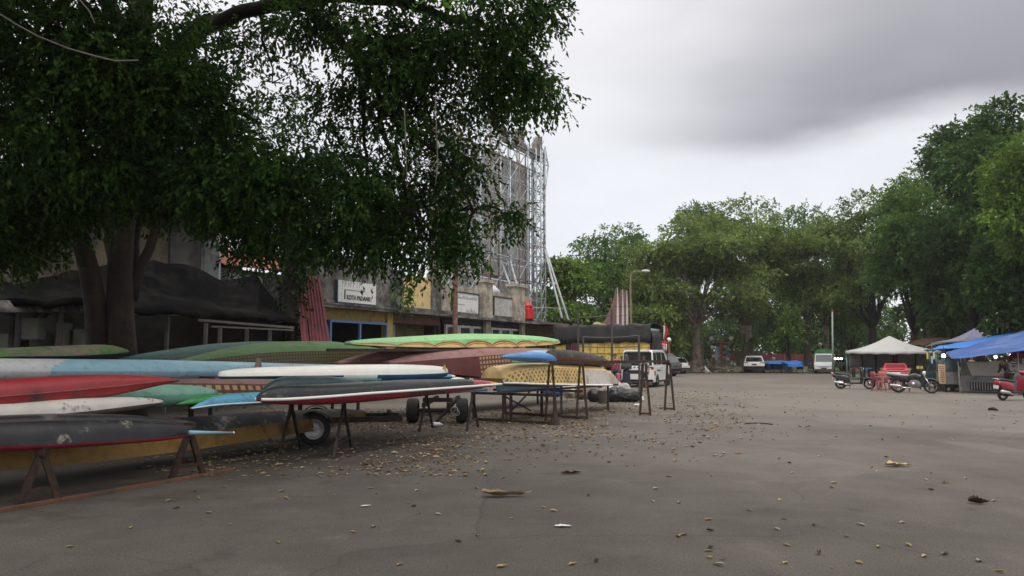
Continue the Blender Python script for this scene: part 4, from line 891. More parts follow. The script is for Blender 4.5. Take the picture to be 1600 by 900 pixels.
for o_ in (0.3, 1.2): w.bar(q + ax * o_ - lg * 1.4 + Vector((0, 0, 0.42)), q + ax * o_ + lg * 1.6 + Vector((0, 0, 0.42)), 0.07, 0.1)
for o_ in (-1.3, 0, 1.4): w.bar(q + ax * 0.25 + lg * o_ + Vector((0, 0, 0.5)), q + ax * 1.25 + lg * o_ + Vector((0, 0, 0.5)), 0.06)
w.build('frame', darksteel, t)
q0, q1 = G(645, 661), G(722, 661); 
t = thing('boat_trailer', 'dark two wheeled trailer seen end on below the yellow tipped canoe', 'trailer', ((q0.x + q1.x) / 2, q0.y, 0))
d = (q1 - q0).normalized()
for q in (q0, q1): wheel_parts(t, q + Vector((0, 0, 0.3)), d, 0.29, 0.26, rim=darksteel)
w = MB(); w.tube([q0 + Vector((0, 0, 0.3)), q1 + Vector((0, 0, 0.3))], 0.05); n_ = Vector((-d.y, d.x, 0))
for q in (q0.lerp(q1, 0.25), q0.lerp(q1, 0.75)): w.bar(q - n_ * 0.4 + Vector((0, 0, 0.45)), q + n_ * 3 + Vector((0, 0, 0.45)), 0.08, 0.1)
w.bar(q0.lerp(q1, 0.2) + Vector((0, 0, 0.55)), q0.lerp(q1, 0.8) + Vector((0, 0, 0.55)), 0.1, 0.1); w.bar(q0.lerp(q1, 0.5) + Vector((0, 0, 0.05)) - n_ * 0.3, q0.lerp(q1, 0.95) + Vector((0, 0, 0.62)), 0.06); w.build('frame', darksteel, t)
w = MB(); c_ = q0.lerp(q1, 0.78) + Vector((0.1, -0.35, 0.32)); w.torus(c_, (0.3, 1, 0.1), 0.09, 0.012, 20, 6); w.torus(c_ + Vector((0.05, 0, -.05)), (0.1, 1, 0.5), 0.07, 0.012, 20, 6); o = w.build('rope_coil', mat('dirty_rope', (0.32, 0.31, 0.30), 0.9, 0.2), None, True); tag(o, 'coil of pale rope hanging by the end-on trailer', 'rope')
# ------------------------------------------------------------------ trees
bark = mat('bark', (0.022, 0.015, 0.011), 0.95, 0.35, 3, (0.045, 0.036, 0.028), 0.3, 2, bump=0.8, bscale=14)
barkp = mat('pale_bark', (0.24, 0.19, 0.145), 0.9, 0.3, 3, (0.08, 0.065, 0.05), 0.4, 2, bump=0.6, bscale=10)
def leaves_object(name, C, D, Nn, L, Wd, material, parent):
    """one mesh of many small folded leaves: C base points, D directions, Nn normals (n x 3 arrays), L, Wd lengths and widths."""
    n = len(C); S = np.cross(D, Nn); S /= np.linalg.norm(S, axis=1, keepdims=True) + 1e-9
    L = L[:, None]; Wd = Wd[:, None]
    v = np.empty((n, 4, 3), np.float32)
    v[:, 0] = C; v[:, 1] = C + D * L * 0.5 + S * Wd * 0.5 + Nn * Wd * 0.15; v[:, 2] = C + D * L - Nn * L * 0.12; v[:, 3] = C + D * L * 0.5 - S * Wd * 0.5 + Nn * Wd * 0.15
    me = bpy.data.meshes.new(name); me.vertices.add(n * 4); me.vertices.foreach_set('co', v.ravel())
    me.loops.add(n * 4); me.loops.foreach_set('vertex_index', np.arange(n * 4, dtype=np.int32))
    me.polygons.add(n); me.polygons.foreach_set('loop_start', np.arange(0, n * 4, 4, dtype=np.int32)); me.polygons.foreach_set('loop_total', np.full(n, 4, np.int32))
    me.update(calc_edges=True); me.validate(); me.materials.append(material)
    o = bpy.data.objects.new(name, me); COL.objects.link(o); o.parent = parent
    if parent is not None and parent.name in W: o.matrix_parent_inverse = W[parent.name].inverted()
    W[o.name] = Matrix(); return o
def unit(a): return a / (np.linalg.norm(a, axis=1, keepdims=True) + 1e-9)
def blob_leaves(rng, blobs, twig, per, L, Wd, droop=0.3, shell=0.55, flat=0.0):
    """leaves along short twigs spread through ellipsoids: blobs are (x, y, z, rx, ry, rz, number of leaves)."""
    Cs, Ds, Ns, Ls = [], [], [], []
    for x, y, z, rx, ry, rz, n in blobs:
        m = max(1, int(n / per)); u = unit(rng.normal(size=(m, 3))); r = rng.random(m) ** (1 / 3) * (1 - shell) + shell * rng.random(m) ** 0.15
        # lumpy outline
        r *= 1 + 0.22 * np.sin(u[:, 0] * 5 + x) * np.sin(u[:, 1] * 4 + y) + 0.15 * np.sin(u[:, 2] * 7 + z)
        p = np.array([x, y, z]) + u * r[:, None] * np.array([rx, ry, rz])
        d = unit(u * np.array([1, 1, 1 - flat]) + rng.normal(size=(m, 3)) * 0.6 + np.array([0, 0, -droop]))
        t = np.linspace(0, 1, per)[None, :, None]
        q = p[:, None, :] + d[:, None, :] * twig * t + np.array([0, 0, -1.0]) * twig * 0.25 * t ** 2
        ld = d[:, None, :] + rng.normal(size=(m, per, 3)) * 0.75 + np.array([0, 0, -droop])
        q = q.reshape(-1, 3); ld = unit(ld.reshape(-1, 3))
        nn = rng.normal(size=ld.shape) * 0.55 + np.array([0, 0, 1.0]); nn = unit(nn - ld * np.sum(nn * ld, 1, keepdims=True))
        Cs.append(q); Ds.append(ld); Ns.append(nn); Ls.append(rng.uniform(0.7, 1.25, len(q)))
    C, D, N_, l = np.concatenate(Cs), np.concatenate(Ds), np.concatenate(Ns), np.concatenate(Ls)
    return C, D, N_, l * L, l * Wd
def limb(mb, a, b, r0, r1, sag=0.0, seed=0, n=7, sides=8, wob=0.06):
    a, b = Vector(a), Vector(b); L = (b - a).length; pts = []; rad = []
    for i in range(n + 1):
        f = i / n; p = a.lerp(b, f); p.z += sag * math.sin(math.pi * f)
        if 0 < i < n: p += Vector((noise.noise((seed, f * 3, 1)), noise.noise((seed, f * 3, 7)), noise.noise((seed, f * 3, 13)) * 0.6)) * (wob * L)
        pts.append(p); rad.append(r0 * (1 - f) + r1 * f)
    mb.tube(pts, rad, sides); return pts
# --- the big tree over the boats
rng = np.random.default_rng(5)
base = G(180, 556 + 1920 / 17.0)
t = thing('shade_tree', 'huge dark shade tree with a forked trunk standing behind the stacked boats', 'tree', base)
w = MB()
def flare(mb, pts, rad, n=14, seed=0):
    """a trunk with uneven, fluted section"""
    ps = [Vector(p) for p in pts]; b0 = len(mb.v); vs = []
    for i, p in enumerate(ps):
        for j in range(n):
            a = 2 * math.pi * j / n; k = 1 + 0.16 * noise.noise((math.cos(a) * 1.6 + seed, math.sin(a) * 1.6, p.z * 0.35)) + 0.10 * math.sin(a * 3 + seed) * math.exp(-p.z * 0.6)
            vs.append(p + Vector((math.cos(a), math.sin(a), 0)) * rad[i] * k)
    fs_ = [(i * n + j, i * n + (j + 1) % n, (i + 1) * n + (j + 1) % n, (i + 1) * n + j) for i in range(len(ps) - 1) for j in range(n)]
    mb.add(vs, fs_)
Y0 = base.y
flare(w, [P(192, 690, Y0), P(192, 640, Y0), P(190, 570, Y0), P(188, 500, Y0), P(188, 430, Y0), P(190, 370, Y0), P(193, 320, Y0), P(198, 260, Y0), P(205, 190, Y0), P(212, 110, Y0), P(222, 0, Y0), P(230, -120, Y0), P(230, -300, Y0)], [0.62, 0.42, 0.33, 0.29, 0.27, 0.27, 0.28, 0.28, 0.28, 0.27, 0.25, 0.2, 0.1], 16, 1)
flare(w, [P(162, 690, Y0 - .1), P(160, 600, Y0 - .1), P(156, 540, Y0 - .1), P(150, 480, Y0 - .2), P(140, 420, Y0 - .3), P(122, 360, Y0 - .5), P(102, 310, Y0 - .8), P(82, 260, Y0 - 1.1), P(50, 190, Y0 - 1.6), P(10, 90, Y0 - 2)], [0.44, 0.31, 0.26, 0.23, 0.21, 0.20, 0.19, 0.18, 0.16, 0.1], 14, 4)
limb(w, P(205, 470, Y0 + .2), P(262, 300, Y0 + .6), 0.14, 0.08, 0.1, 3); limb(w, P(200, 455, Y0 + .3), P(228, 290, Y0 + 1), 0.15, 0.09, 0.1, 9)
limb(w, P(180, 450, Y0 + .3), P(165, 330, Y0 + 1), 0.13, 0.09, 0.1, 19)
main = []
def branch(a, b, r0, r1, sag, seed): main.extend(limb(w, a, b, r0, r1, sag, seed, 9, 9))
branch(P(205, 190, Y0), P(330, 35, 15.5), 0.24, 0.20, 0.3, 21); branch(P(325, 40, 15.5), P(470, 8, 14.5), 0.16, 0.13, 0.15, 22); branch(P(470, 8, 14.5), P(700, 30, 14), 0.13, 0.08, 0.3, 23)
branch(P(470, 8, 14.5), P(570, 110, 14), 0.10, 0.07, 0.1, 24); branch(P(570, 110, 14), P(640, 330, 14.5), 0.07, 0.03, 0.2, 25); branch(P(555, 30, 14.2), P(575, 250, 14.3), 0.06, 0.03, 0.0, 31)
branch(P(700, 30, 14), P(830, 120, 14.5), 0.08, 0.03, 0.4, 26); branch(P(212, 110, Y0), P(120, -60, 13), 0.2, 0.1, 0.4, 27)
branch(P(222, 0, Y0), P(420, -260, 13), 0.2, 0.1, 0.6, 28); branch(P(82, 260, Y0 - 1), P(-60, 160, 14), 0.12, 0.06, 0.3, 29); branch(P(205, 190, Y0), P(430, 330, 15), 0.10, 0.04, 0.9, 30); branch(P(640, 200, 14.2), P(740, 330, 15), 0.05, 0.025, 0.2, 33)
branch(P(420, -260, 13), P(800, -330, 11), 0.1, 0.05, 0.8, 35); branch(P(120, -60, 13), P(-100, -500, 9), 0.1, 0.05, 0.8, 36)
# px, py, distance, radius in px, leaves, vertical stretch
CR = [(828, 126, 14.5, 40, 1400, .8), (800, 70, 14, 58, 2100, 1.0), (862, 147, 14.5, 19, 300, .8), (840, 15, 14, 40, 1100, .8), (765, 140, 14.8, 66, 2700, 1), (715, 258, 15, 54, 1400, 1.1), (705, 345, 15.2, 48, 900, 1.1), (672, 388, 15, 50, 1500, .9), (605, 378, 14.6, 58, 1900, .7), (545, 352, 14.4, 46, 1300, .8), (730, 375, 15, 32, 500, .9), (788, 335, 15.6, 32, 600, .6),
      (655, 290, 14.8, 88, 4000, 1), (570, 310, 14.2, 78, 3400, 1), (650, 170, 14.2, 110, 5200, 1), (710, 50, 13.6, 105, 6800, .9), (600, 60, 13.4, 88, 3300, .9), (525, 150, 14.2, 58, 800, 1), (520, 265, 13.8, 66, 2000, 1), (445, 300, 13.8, 78, 4800, 1), (480, 360, 14.2, 46, 1700, .8), (392, 340, 14.2, 58, 2900, .9), (395, 385, 14.6, 28, 600, .6), (345, 270, 13.6, 95, 7000, 1),
      (315, 130, 13, 62, 2200, 1), (255, 90, 13, 120, 8500, 1), (130, 90, 12.8, 135, 9000, 1), (70, 250, 13.4, 125, 8500, 1), (190, 250, 14, 125, 9500, 1), (290, 300, 15.2, 66, 3000, .9), (60, 320, 14.6, 70, 3000, .9), (10, 360, 14.5, 85, 4200, .7), (-110, 280, 13, 170, 9000, 1), (-90, 60, 12.6, 170, 8500, 1), (20, 10, 12.4, 120, 6500, 1), (370, 55, 15.5, 50, 900, .8), (425, 130, 15.5, 60, 700, .9), (440, 40, 14.8, 55, 800, .5), (500, 20, 14, 60, 2200, .7),
      (60, 180, 17, 150, 6000, 1), (220, 180, 18, 150, 6000, 1), (330, 250, 18, 80, 2600, 1), (120, 300, 18, 90, 2600, .8),
      (640, -70, 13.2, 150, 6500, .8), (400, -230, 13, 150, 7000, .8), (190, -150, 13, 200, 9000, .8), (-60, -190, 12.5, 220, 9000, .8), (800, -80, 13.5, 85, 2500, .8)]
blobs = []
for px, py, Y, r, n, vs in CR:
    p = P(px, py, Y); rr_ = r * Y / F; 
    ns = 7 if rr_ > .5 else 3
    for k in range(ns):                                # each bough carries several loose clumps with air between them
        d_ = unit(rng.normal(size=(1, 3)))[0] * rng.uniform(.25, .85); f_ = rng.uniform(.34, .56); blobs.append((p.x + d_[0] * rr_, p.y + d_[1] * rr_ * 1.15, p.z + d_[2] * rr_ * vs, rr_ * f_, rr_ * f_, rr_ * vs * f_ * .75, int(n / ns * f_ / .42 * .92)))
    q = min(main, key=lambda m: (m - p).length)
    if (q - p).length > 0.5: limb(w, q, p, 0.045, 0.012, 0.15, px * 0.37, 6, 6, 0.09)
    for k in range(3):
        e = p + Vector(rng.normal(size=3)) * rr_ * 0.5; limb(w, p, e, 0.014, 0.005, 0.0, px + k * 3.1, 4, 5, 0.1)
# unseen crown clumps above and beside the camera, added to darken the foreground
for x, y, z, r, n in ((-9, 10, 9, 3.4, 7000), (-12, 14, 8, 3.4, 6000), (-6, 8, 9.5, 3.0, 6000), (-10, 6, 9, 3.2, 6000), (-5, 12, 11.5, 3.2, 6000), (-1.5, 11.5, 9.8, 2.6, 5000), (-14, 9, 7, 3.2, 5000), (-4, 5, 9.5, 2.8, 4500), (-9, 17, 12, 4, 7000), (-14, 19, 10, 4, 6000), (-9, 1.5, 8, 3, 6500), (-14, 4, 8, 3, 5000), (-8, 4, 10.5, 3.6, 10000), (-12, -1, 9, 3.6, 9000), (-5.5, 1, 9.5, 3.2, 9000), (-17, 12, 6, 3.5, 6000), (-18, 17, 8, 4, 6000), (-18, 6, 8, 4, 6000), (-2, 1.5, 10, 3.4, 9000), (2.5, 1.6, 10.5, 3.2, 7000), (-2, -4, 10, 3.6, 7500), (3, -3.5, 10, 3.4, 5000), (-7, -6, 10, 4, 10000), (0, -9, 9, 3.6, 4500), (-13, -7, 8, 4, 6000), (5.5, -1, 11, 2.8, 2500)):
    blobs.append((x, y, z, r, r, r * .6, n)); limb(w, min(main, key=lambda m: (m - Vector((x, y, z))).length), (x, y, z), 0.08, 0.02, 0.4, x + y, 6, 6)
w.build('trunk', bark, t, True)
C, D, N_, L, Wd = blob_leaves(rng, blobs, 0.50, 12, 0.118, 0.056, 0.45, 0.35)
near_leaf = leafmat('shade_tree_leaf', (0.014, 0.041, 0.009), (0.062, 0.126, 0.023), 0.46)
leaves_object('crown', C, D, N_, L, Wd, near_leaf, t)
# one low spray of young leaves close to the lens, top of the frame
p = P(688, 8, 7.0); C, D, N_, L, Wd = blob_leaves(rng, [(p.x, p.y, p.z + 0.03, 0.13, 0.14, 0.06, 60)], 0.16, 8, 0.055, 0.026, 0.1)
leaves_object('young_leaves', C, D, N_, L, Wd, leafmat('young_leaf', (0.06, 0.16, 0.012), (0.12, 0.26, 0.03), 0.5), t)
w = MB(); limb(w, P(690, 8, 7), P(720, -120, 7.6), 0.008, 0.02, 0.05, 3); limb(w, P(720, -120, 7.6), P(700, 30, 14), 0.02, 0.04, 1.2, 5)
w.build('twig', bark, t, True)
w = MB()                                                # hanging pale runners
for pts in ([(0, 22, 8.5), (22, 36, 8.6), (58, 56, 8.8), (105, 75, 9), (150, 88, 9.2), (180, 95, 9.4), (216, 94, 9.6)], [(125, 0, 10), (140, 18, 10), (148, 36, 10)], [(632, 170, 13), (634, 230, 13), (636, 290, 13)], [(680, 150, 13), (682, 200, 13), (684, 260, 13), (680, 290, 13)], [(20, 380, 14), (55, 400, 14), (80, 412, 14), (104, 410, 14)]):
    w = MB(); w.tube([P(*q) for q in pts], 0.009, 6); w.build('hanging_runner', mat('pale_runner', (0.17, 0.155, 0.13), 0.8, 0.3, 5), t, True)

# dark trunk by the maroon sheets, wrapped in creeper
b0 = P(452, 560, 27.0); b0.z = 0
t = thing('creeper_tree', 'dark creeper clad trunk standing between the white board and the maroon sheets', 'tree', b0)
w = MB(); flare(w, [b0, b0 + Vector((0, 0, 1)), b0 + Vector((0.05, 0, 3)), b0 + Vector((-.1, 0, 5)), b0 + Vector((0.1, 0, 6.6)), b0 + Vector((0, 0, 8))], [0.5, 0.34, 0.30, 0.28, 0.22, 0.06], 12, 2); w.build('trunk', mat('black_bark', (0.028, 0.024, 0.02), 0.95, 0.4, 4, bump=0.6), t, True)
bl = [(b0.x, b0.y, 3.6, .42, .42, 1.5, 700), (b0.x + .1, b0.y, 5.2, .7, .6, 1.0, 1500), (b0.x - 0.3, b0.y, 8.5, 3.0, 2.6, 2.0, 6500), (b0.x + 1.5, b0.y, 7.0, 2.0, 2, 1.2, 2500)]
C, D, N_, L, Wd = blob_leaves(rng, bl, 0.4, 8, 0.17, 0.09, 0.4); leaves_object('crown', C, D, N_, L, Wd, leafmat('creeper_leaf', (0.010, 0.024, 0.007), (0.030, 0.06, 0.014), 0.25), t)
# fig plant rooted in the parapet between the units
b0 = FAC.at(625, 470, -0.4); t = thing('wall_plant', 'leafy wild plant rooted on the ledge below the crown beside the cream wall', 'plant', (b0.x, b0.y, b0.z - 0.4))
w = MB(); limb(w, b0 - Vector((0, 0, .45)), b0 + Vector((0.1, 0, .6)), 0.03, 0.01, 0, 2); w.build('stem', bark, t, True)
C, D, N_, L, Wd = blob_leaves(rng, [(b0.x, b0.y, b0.z + .1, .4, .35, .75, 260)], 0.3, 6, 0.2, 0.1, 0.3); leaves_object('foliage', C, D, N_, L, Wd, leafmat('fig_leaf', (0.04, 0.085, 0.02), (0.09, 0.15, 0.04), 0.35), t)

# --- the trees across the car park
LF = {'olive': leafmat('olive_leaf', (0.082, 0.130, 0.034), (0.185, 0.250, 0.072), 0.48), 'mid': leafmat('mid_green_leaf', (0.048, 0.105, 0.024), (0.115, 0.205, 0.046), 0.42), 'dark': leafmat('deep_green_leaf', (0.034, 0.074, 0.020), (0.078, 0.145, 0.036), 0.38), 'lime': leafmat('light_green_leaf', (0.075, 0.140, 0.025), (0.160, 0.250, 0.050), 0.4)}
def far_tree(name, label, px, Y, ytop, ybase_crown, wpx, kind, style, n, seed, trunk_px=0, lean=0, leaf=0.34, group='trees across the car park'):
    rg = np.random.default_rng(seed); rr = random.Random(seed)
    b = P(px, 560, Y); b.z = 0; H = P(px, ytop, Y).z; zb = P(px, ybase_crown, Y).z; Wm = wpx * Y / F
    t = thing(name, label, 'tree', b, 0, group)
    w = MB(); tr = max(0.22, H * 0.022) if not trunk_px else trunk_px * Y / F / 2
    fork = Vector((b.x + lean * 0.5, b.y, max(zb * 0.75, 2.2)))
    flare(w, [b, b + Vector((0, 0, 0.6)), b.lerp(fork, 0.5), fork], [tr * 1.6, tr * 1.15, tr * 0.95, tr * 0.85], 10, seed)
    blobs = []; lt = []
    if style == 'umbrella': nb = 16
    elif style == 'layers': nb = 15
    else: nb = 15
    for i in range(nb):
        a = 2 * math.pi * (i * 0.618 + rr.random() * 0.15); f = (i + 0.5) / nb
        if style == 'umbrella':                        # wide spreading crown of flat plates
            rad = Wm * (0.25 + 0.78 * math.sqrt(f)) * rr.uniform(0.75, 1.02); top = H - (H - zb) * 0.55 * (rad / Wm) ** 1.8
            z = top - (H - zb) * rr.choice((0.06, 0.12, 0.3, 0.5, 0.62)); r = Wm * rr.uniform(0.30, 0.46); rz = r * rr.uniform(0.28, 0.42); flat = 0.6
        elif style == 'layers':
            lev = i % 5; z = zb + (H - zb) * (0.08 + 0.21 * lev); rad = Wm * (0.75 - 0.13 * lev) * rr.uniform(0.5, 1.0); r = Wm * rr.uniform(0.35, 0.5) * (1.1 - 0.1 * lev); rz = r * 0.25; flat = 0.8
        else:                                           # full round crown
            v = rr.uniform(-0.9, 0.9); rad = Wm * math.sqrt(max(0, 1 - v * v)) * rr.uniform(0.35, 0.85); z = (H + zb) / 2 + (H - zb) / 2 * v * 0.82; r = Wm * rr.uniform(0.30, 0.50); rz = r * rr.uniform(0.6, 0.9); flat = 0.1
        x, y = b.x + lean + rad * math.cos(a), b.y + rad * math.sin(a) * 0.9
        z = min(z, H - rz * 0.9); z = max(z, zb + rz * 0.3)
        blobs.append((x, y, z, r, r, rz, n * r * r / (Wm * Wm) * 0.62)); lt.append(Vector((x, y, z - rz * 0.3)))
    blobs.append((b.x + lean, b.y, H - Wm * 0.28, Wm * .5, Wm * .5, Wm * .28, n * 0.11))
    for q in lt[: 11]: limb(w, fork, q, tr * 0.5, 0.05, -0.04 * (q - fork).length, q.x, 6, 6, 0.07)
    w.build('trunk', barkp if trunk_px else bark, t, True)
    C, D, N_, L, Wd = blob_leaves(rg, blobs, leaf * 2.6, 7, leaf, leaf * 0.55, 0.15 if style == 'umbrella' else 0.25, 0.6, 0.5 if style != 'round' else 0)
    leaves_object('crown', C, D, N_, L, Wd, LF[kind], t); return t
far_tree('park_tree', 'bright green tree in flat layers behind the truck and struts', 885, 66, 408, 520, 62, 'lime', 'layers', 13000, 1)
far_tree('park_tree', 'rounded olive tree rising behind the horned maroon roof', 968, 84, 352, 500, 82, 'mid', 'umbrella', 13000, 2)
far_tree('park_tree', 'dark green tree low beside the billboard struts', 925, 98, 408, 540, 70, 'dark', 'round', 9000, 3)
far_tree('park_tree', 'low pale olive tree standing right behind the tall street lamp', 1010, 72, 425, 540, 55, 'olive', 'umbrella', 9000, 14)
far_tree('park_tree', 'spreading olive tree whose pale forked trunk rises beside the twin globe lamp', 1089, 74, 335, 480, 100, 'olive', 'umbrella', 17000, 4, trunk_px=14)
far_tree('park_tree', 'deep green dome showing over the olive crowns', 1094, 112, 320, 420, 50, 'dark', 'round', 8000, 5)
far_tree('park_tree', 'tallest olive tree of the centre with a fern grown trunk behind the white car', 1168, 80, 313, 485, 98, 'olive', 'umbrella', 17000, 6, trunk_px=20)
far_tree('park_tree', 'mid green crown between the fern grown tree and the lamp post trees', 1262, 92, 322, 470, 85, 'mid', 'round', 12000, 7)
far_tree('park_tree', 'brownish olive tree standing above the mini truck', 1292, 78, 345, 485, 72, 'olive', 'umbrella', 12000, 8, trunk_px=10)
far_tree('park_tree', 'feathery olive tree with thin top behind the white tent', 1365, 74, 300, 490, 75, 'olive', 'umbrella', 12000, 9)
far_tree('park_tree', 'lush mid green tree behind the peak of the white tent', 1432, 64, 285, 500, 72, 'mid', 'round', 14000, 10)
far_tree('park_tree', 'thin topped tree with a feathery crown above the lush green one', 1452, 76, 262, 400, 52, 'olive', 'umbrella', 5000, 16)
far_tree('park_tree', 'tall dark tree rising behind the purple tent peak', 1530, 56, 195, 500, 78, 'dark', 'round', 17000, 11)
far_tree('park_tree', 'highest dark tree at the edge of the picture over the blue tarpaulins', 1590, 52, 160, 470, 82, 'dark', 'round', 17000, 12)
far_tree('park_tree', 'yellow green bamboo like tree leaning in over the blue tarpaulins', 1640, 42, 205, 430, 78, 'lime', 'round', 13000, 13, leaf=0.24)
far_tree('park_tree', 'dense deep green tree low between the tent and the tall dark trees', 1490, 60, 330, 530, 62, 'dark', 'round', 12000, 15)
far_tree('park_tree', 'dark green tree beyond the blue tarpaulin booths', 1225, 100, 400, 545, 60, 'dark', 'round', 8000, 17)
far_tree('park_tree', 'dark understorey tree behind the pale forked trunk', 1050, 100, 430, 548, 60, 'dark', 'round', 8000, 18)
far_tree('park_tree', 'dark understorey tree beyond the mini truck', 1330, 98, 400, 540, 70, 'dark', 'round', 8000, 19)
far_tree('park_tree', 'shadowed tree at the far edge below the bamboo like one', 1590, 46, 380, 530, 60, 'dark', 'round', 9000, 20)
far_tree('small_tree', 'young drooping tree with light leaves beside the blue booths', 1232, 74, 478, 545, 26, 'lime', 'round', 1800, 21, leaf=0.24)
# far wood that closes the view between the trunks
rg = np.random.default_rng(77); bl = []
for i in range(130):
    x = -40 + i * 1.4 + rg.uniform(-1, 1); y = 135 - max(0, x - 20) * 0.62 + rg.uniform(-4, 6) ; zc_ = rg.uniform(1.5, 7.5); bl.append((x, y, zc_, 3.6, 3, rg.uniform(2.6, 4.5), 1500))
C, D, N_, L, Wd = blob_leaves(rg, bl, 1.2, 7, 0.6, 0.36, 0.2, 0.5); o = leaves_object('far_wood', C, D, N_, L, Wd, LF['dark'], None); o['kind'] = 'stuff'
# bird's nest fern clump on the trunk behind the white car
q = P(1164, 535, 79.2); t = thing('fern', 'drooping fern clump growing round the trunk behind the white car', 'plant', q)
w = MB(); rr = random.Random(4)
for i in range(46):
    a = rr.uniform(0, 6.28); l = rr.uniform(1.5, 2.6); d = Vector((math.cos(a), math.sin(a), 0)); el = rr.uniform(0.3, 1.0); s = d.cross(Vector((0, 0, 1))) * 0.13
    pr = [q + d * 0.5 + d * l * f * 0.8 + Vector((0, 0, el * math.sin(f * 2.4) * 1.3 - 1.1 * f * f * l * 0.5)) for f in (0, .25, .5, .75, 1)]
    w.sheet([[p_ - s * k, p_ + Vector((0, 0, -.04)), p_ + s * k] for p_, k in zip(pr, (0.4, 1, 1.1, .8, .1))])
w.build('frond', LF['olive'], t)
w = MB(); flare(w, [P(1170, 578, 79.4), P(1168, 560, 79.4), P(1164, 548, 79.4)], [0.9, 1.1, 1.75], 12, 4); w.build('root_mass', mat('fern_root', (0.20, 0.15, 0.105), 0.95, 0.3, 1.2, bump=0.6), t)
# ------------------------------------------------------------------ vehicles
carw = mat('white_car_paint', (0.66, 0.66, 0.65), 0.3, 0.04, 2, (0.42, 0.40, 0.37), 0.12, 1.5, coat=0.6)
carg = mat('grey_car_paint', (0.075, 0.08, 0.085), 0.3, 0.1, 2, coat=0.6)
carr = mat('red_car_paint', (0.44, 0.010, 0.022), 0.5, 0.06, 2, spec=0.25)
gl = glass(); lampr = mat('tail_lamp_red', (0.35, 0.015, 0.015), 0.2, 0.1, 5); lampw = mat('lamp_clear', (0.65, 0.66, 0.68), 0.15, 0.05, 5)
platek = mat('plate_black', (0.02, 0.02, 0.02), 0.5); platew = mat('plate_white', (0.7, 0.7, 0.7), 0.5)
def car(name, label, cat, loc, rz, W_, Wr, belt, low, gre, wheels, wr, paint, side, ends, extras=(), group=None, lowtrim=None):
    t = thing(name, label, cat, loc, rz, group); top = max(z for y, z in gre)
    def hw(z): return W_ / 2 if z <= belt else (W_ / 2 - 0.03) + (Wr / 2 - W_ / 2 + 0.03) * (z - belt) / (top - belt)
    w = MB(); w.prism([(-W_ / 2, y, z) for y, z in low], (W_, 0, 0)); n = len(gre)
    w.add([(-hw(max(z, belt + 1e-4)), y, z) for y, z in gre] + [(hw(max(z, belt + 1e-4)), y, z) for y, z in gre], [tuple(range(n))[::-1], tuple(range(n, 2 * n))] + [(i, (i + 1) % n, (i + 1) % n + n, i + n) for i in range(n)])
    w.build('body', paint, t, True, 0.055, True, seg=3, fix=True)
    for m_ in (t.children[-1],):
        m_.modifiers.new('wn', 'WEIGHTED_NORMAL')
    for poly in side:
        for s in (-1, 1):
            w = MB(); pts = [(s * (hw(z) + 0.006), y, z) for y, z in poly]; w.prism(pts if s < 0 else pts[::-1], (-s * 0.02, 0, 0)); w.build('side_window', gl, t, local=True)
    for nm, (a, b), f, x0, m_, wd in ends:             # panels on the front or the back: along the outline a-b, from fraction f0 to f1
        ya, za = a; yb, zb = b; pa = (ya + (yb - ya) * f[0], za + (zb - za) * f[0]); pb = (ya + (yb - ya) * f[1], za + (zb - za) * f[1])
        d = Vector((0, yb - ya, zb - za)).normalized(); nr = Vector((0, d.z, -d.y)); nr = nr if (nr.y > 0) == (ya + yb > 0) else -nr
        w = MB(); pts = [Vector((-hw(pa[1]) * wd, *pa)), Vector((hw(pa[1]) * wd, *pa)), Vector((hw(pb[1]) * wd, *pb)), Vector((-hw(pb[1]) * wd, *pb))]
        w.prism([p + nr * 0.008 for p in pts], -nr * 0.03); w.build(nm, m_, t, local=True)
    for yw in wheels:
        for s in (-1, 1):
            w = MB(); w.lathe((s * (W_ / 2 - 0.10), yw, wr + 0.02), [(wr + 0.055, 0), (wr + 0.055, 0.107)], 24, (s, 0, 0)); w.build('wheel_arch', blackp, t, True, local=True)
            wheel_parts(t, (s * (W_ / 2 - 0.085), yw, wr), (s, 0, 0), wr, 0.22, True)
    for nm, c, d, m_ in extras:
        w = MB(); w.box(c, d); w.build(nm, m_, t, bevel=min(d) * 0.25, local=True)
    return t
def both(nm, x, y, z, d, m_): return [(nm, (s * x, y, z), d, m_) for s in (-1, 1)]
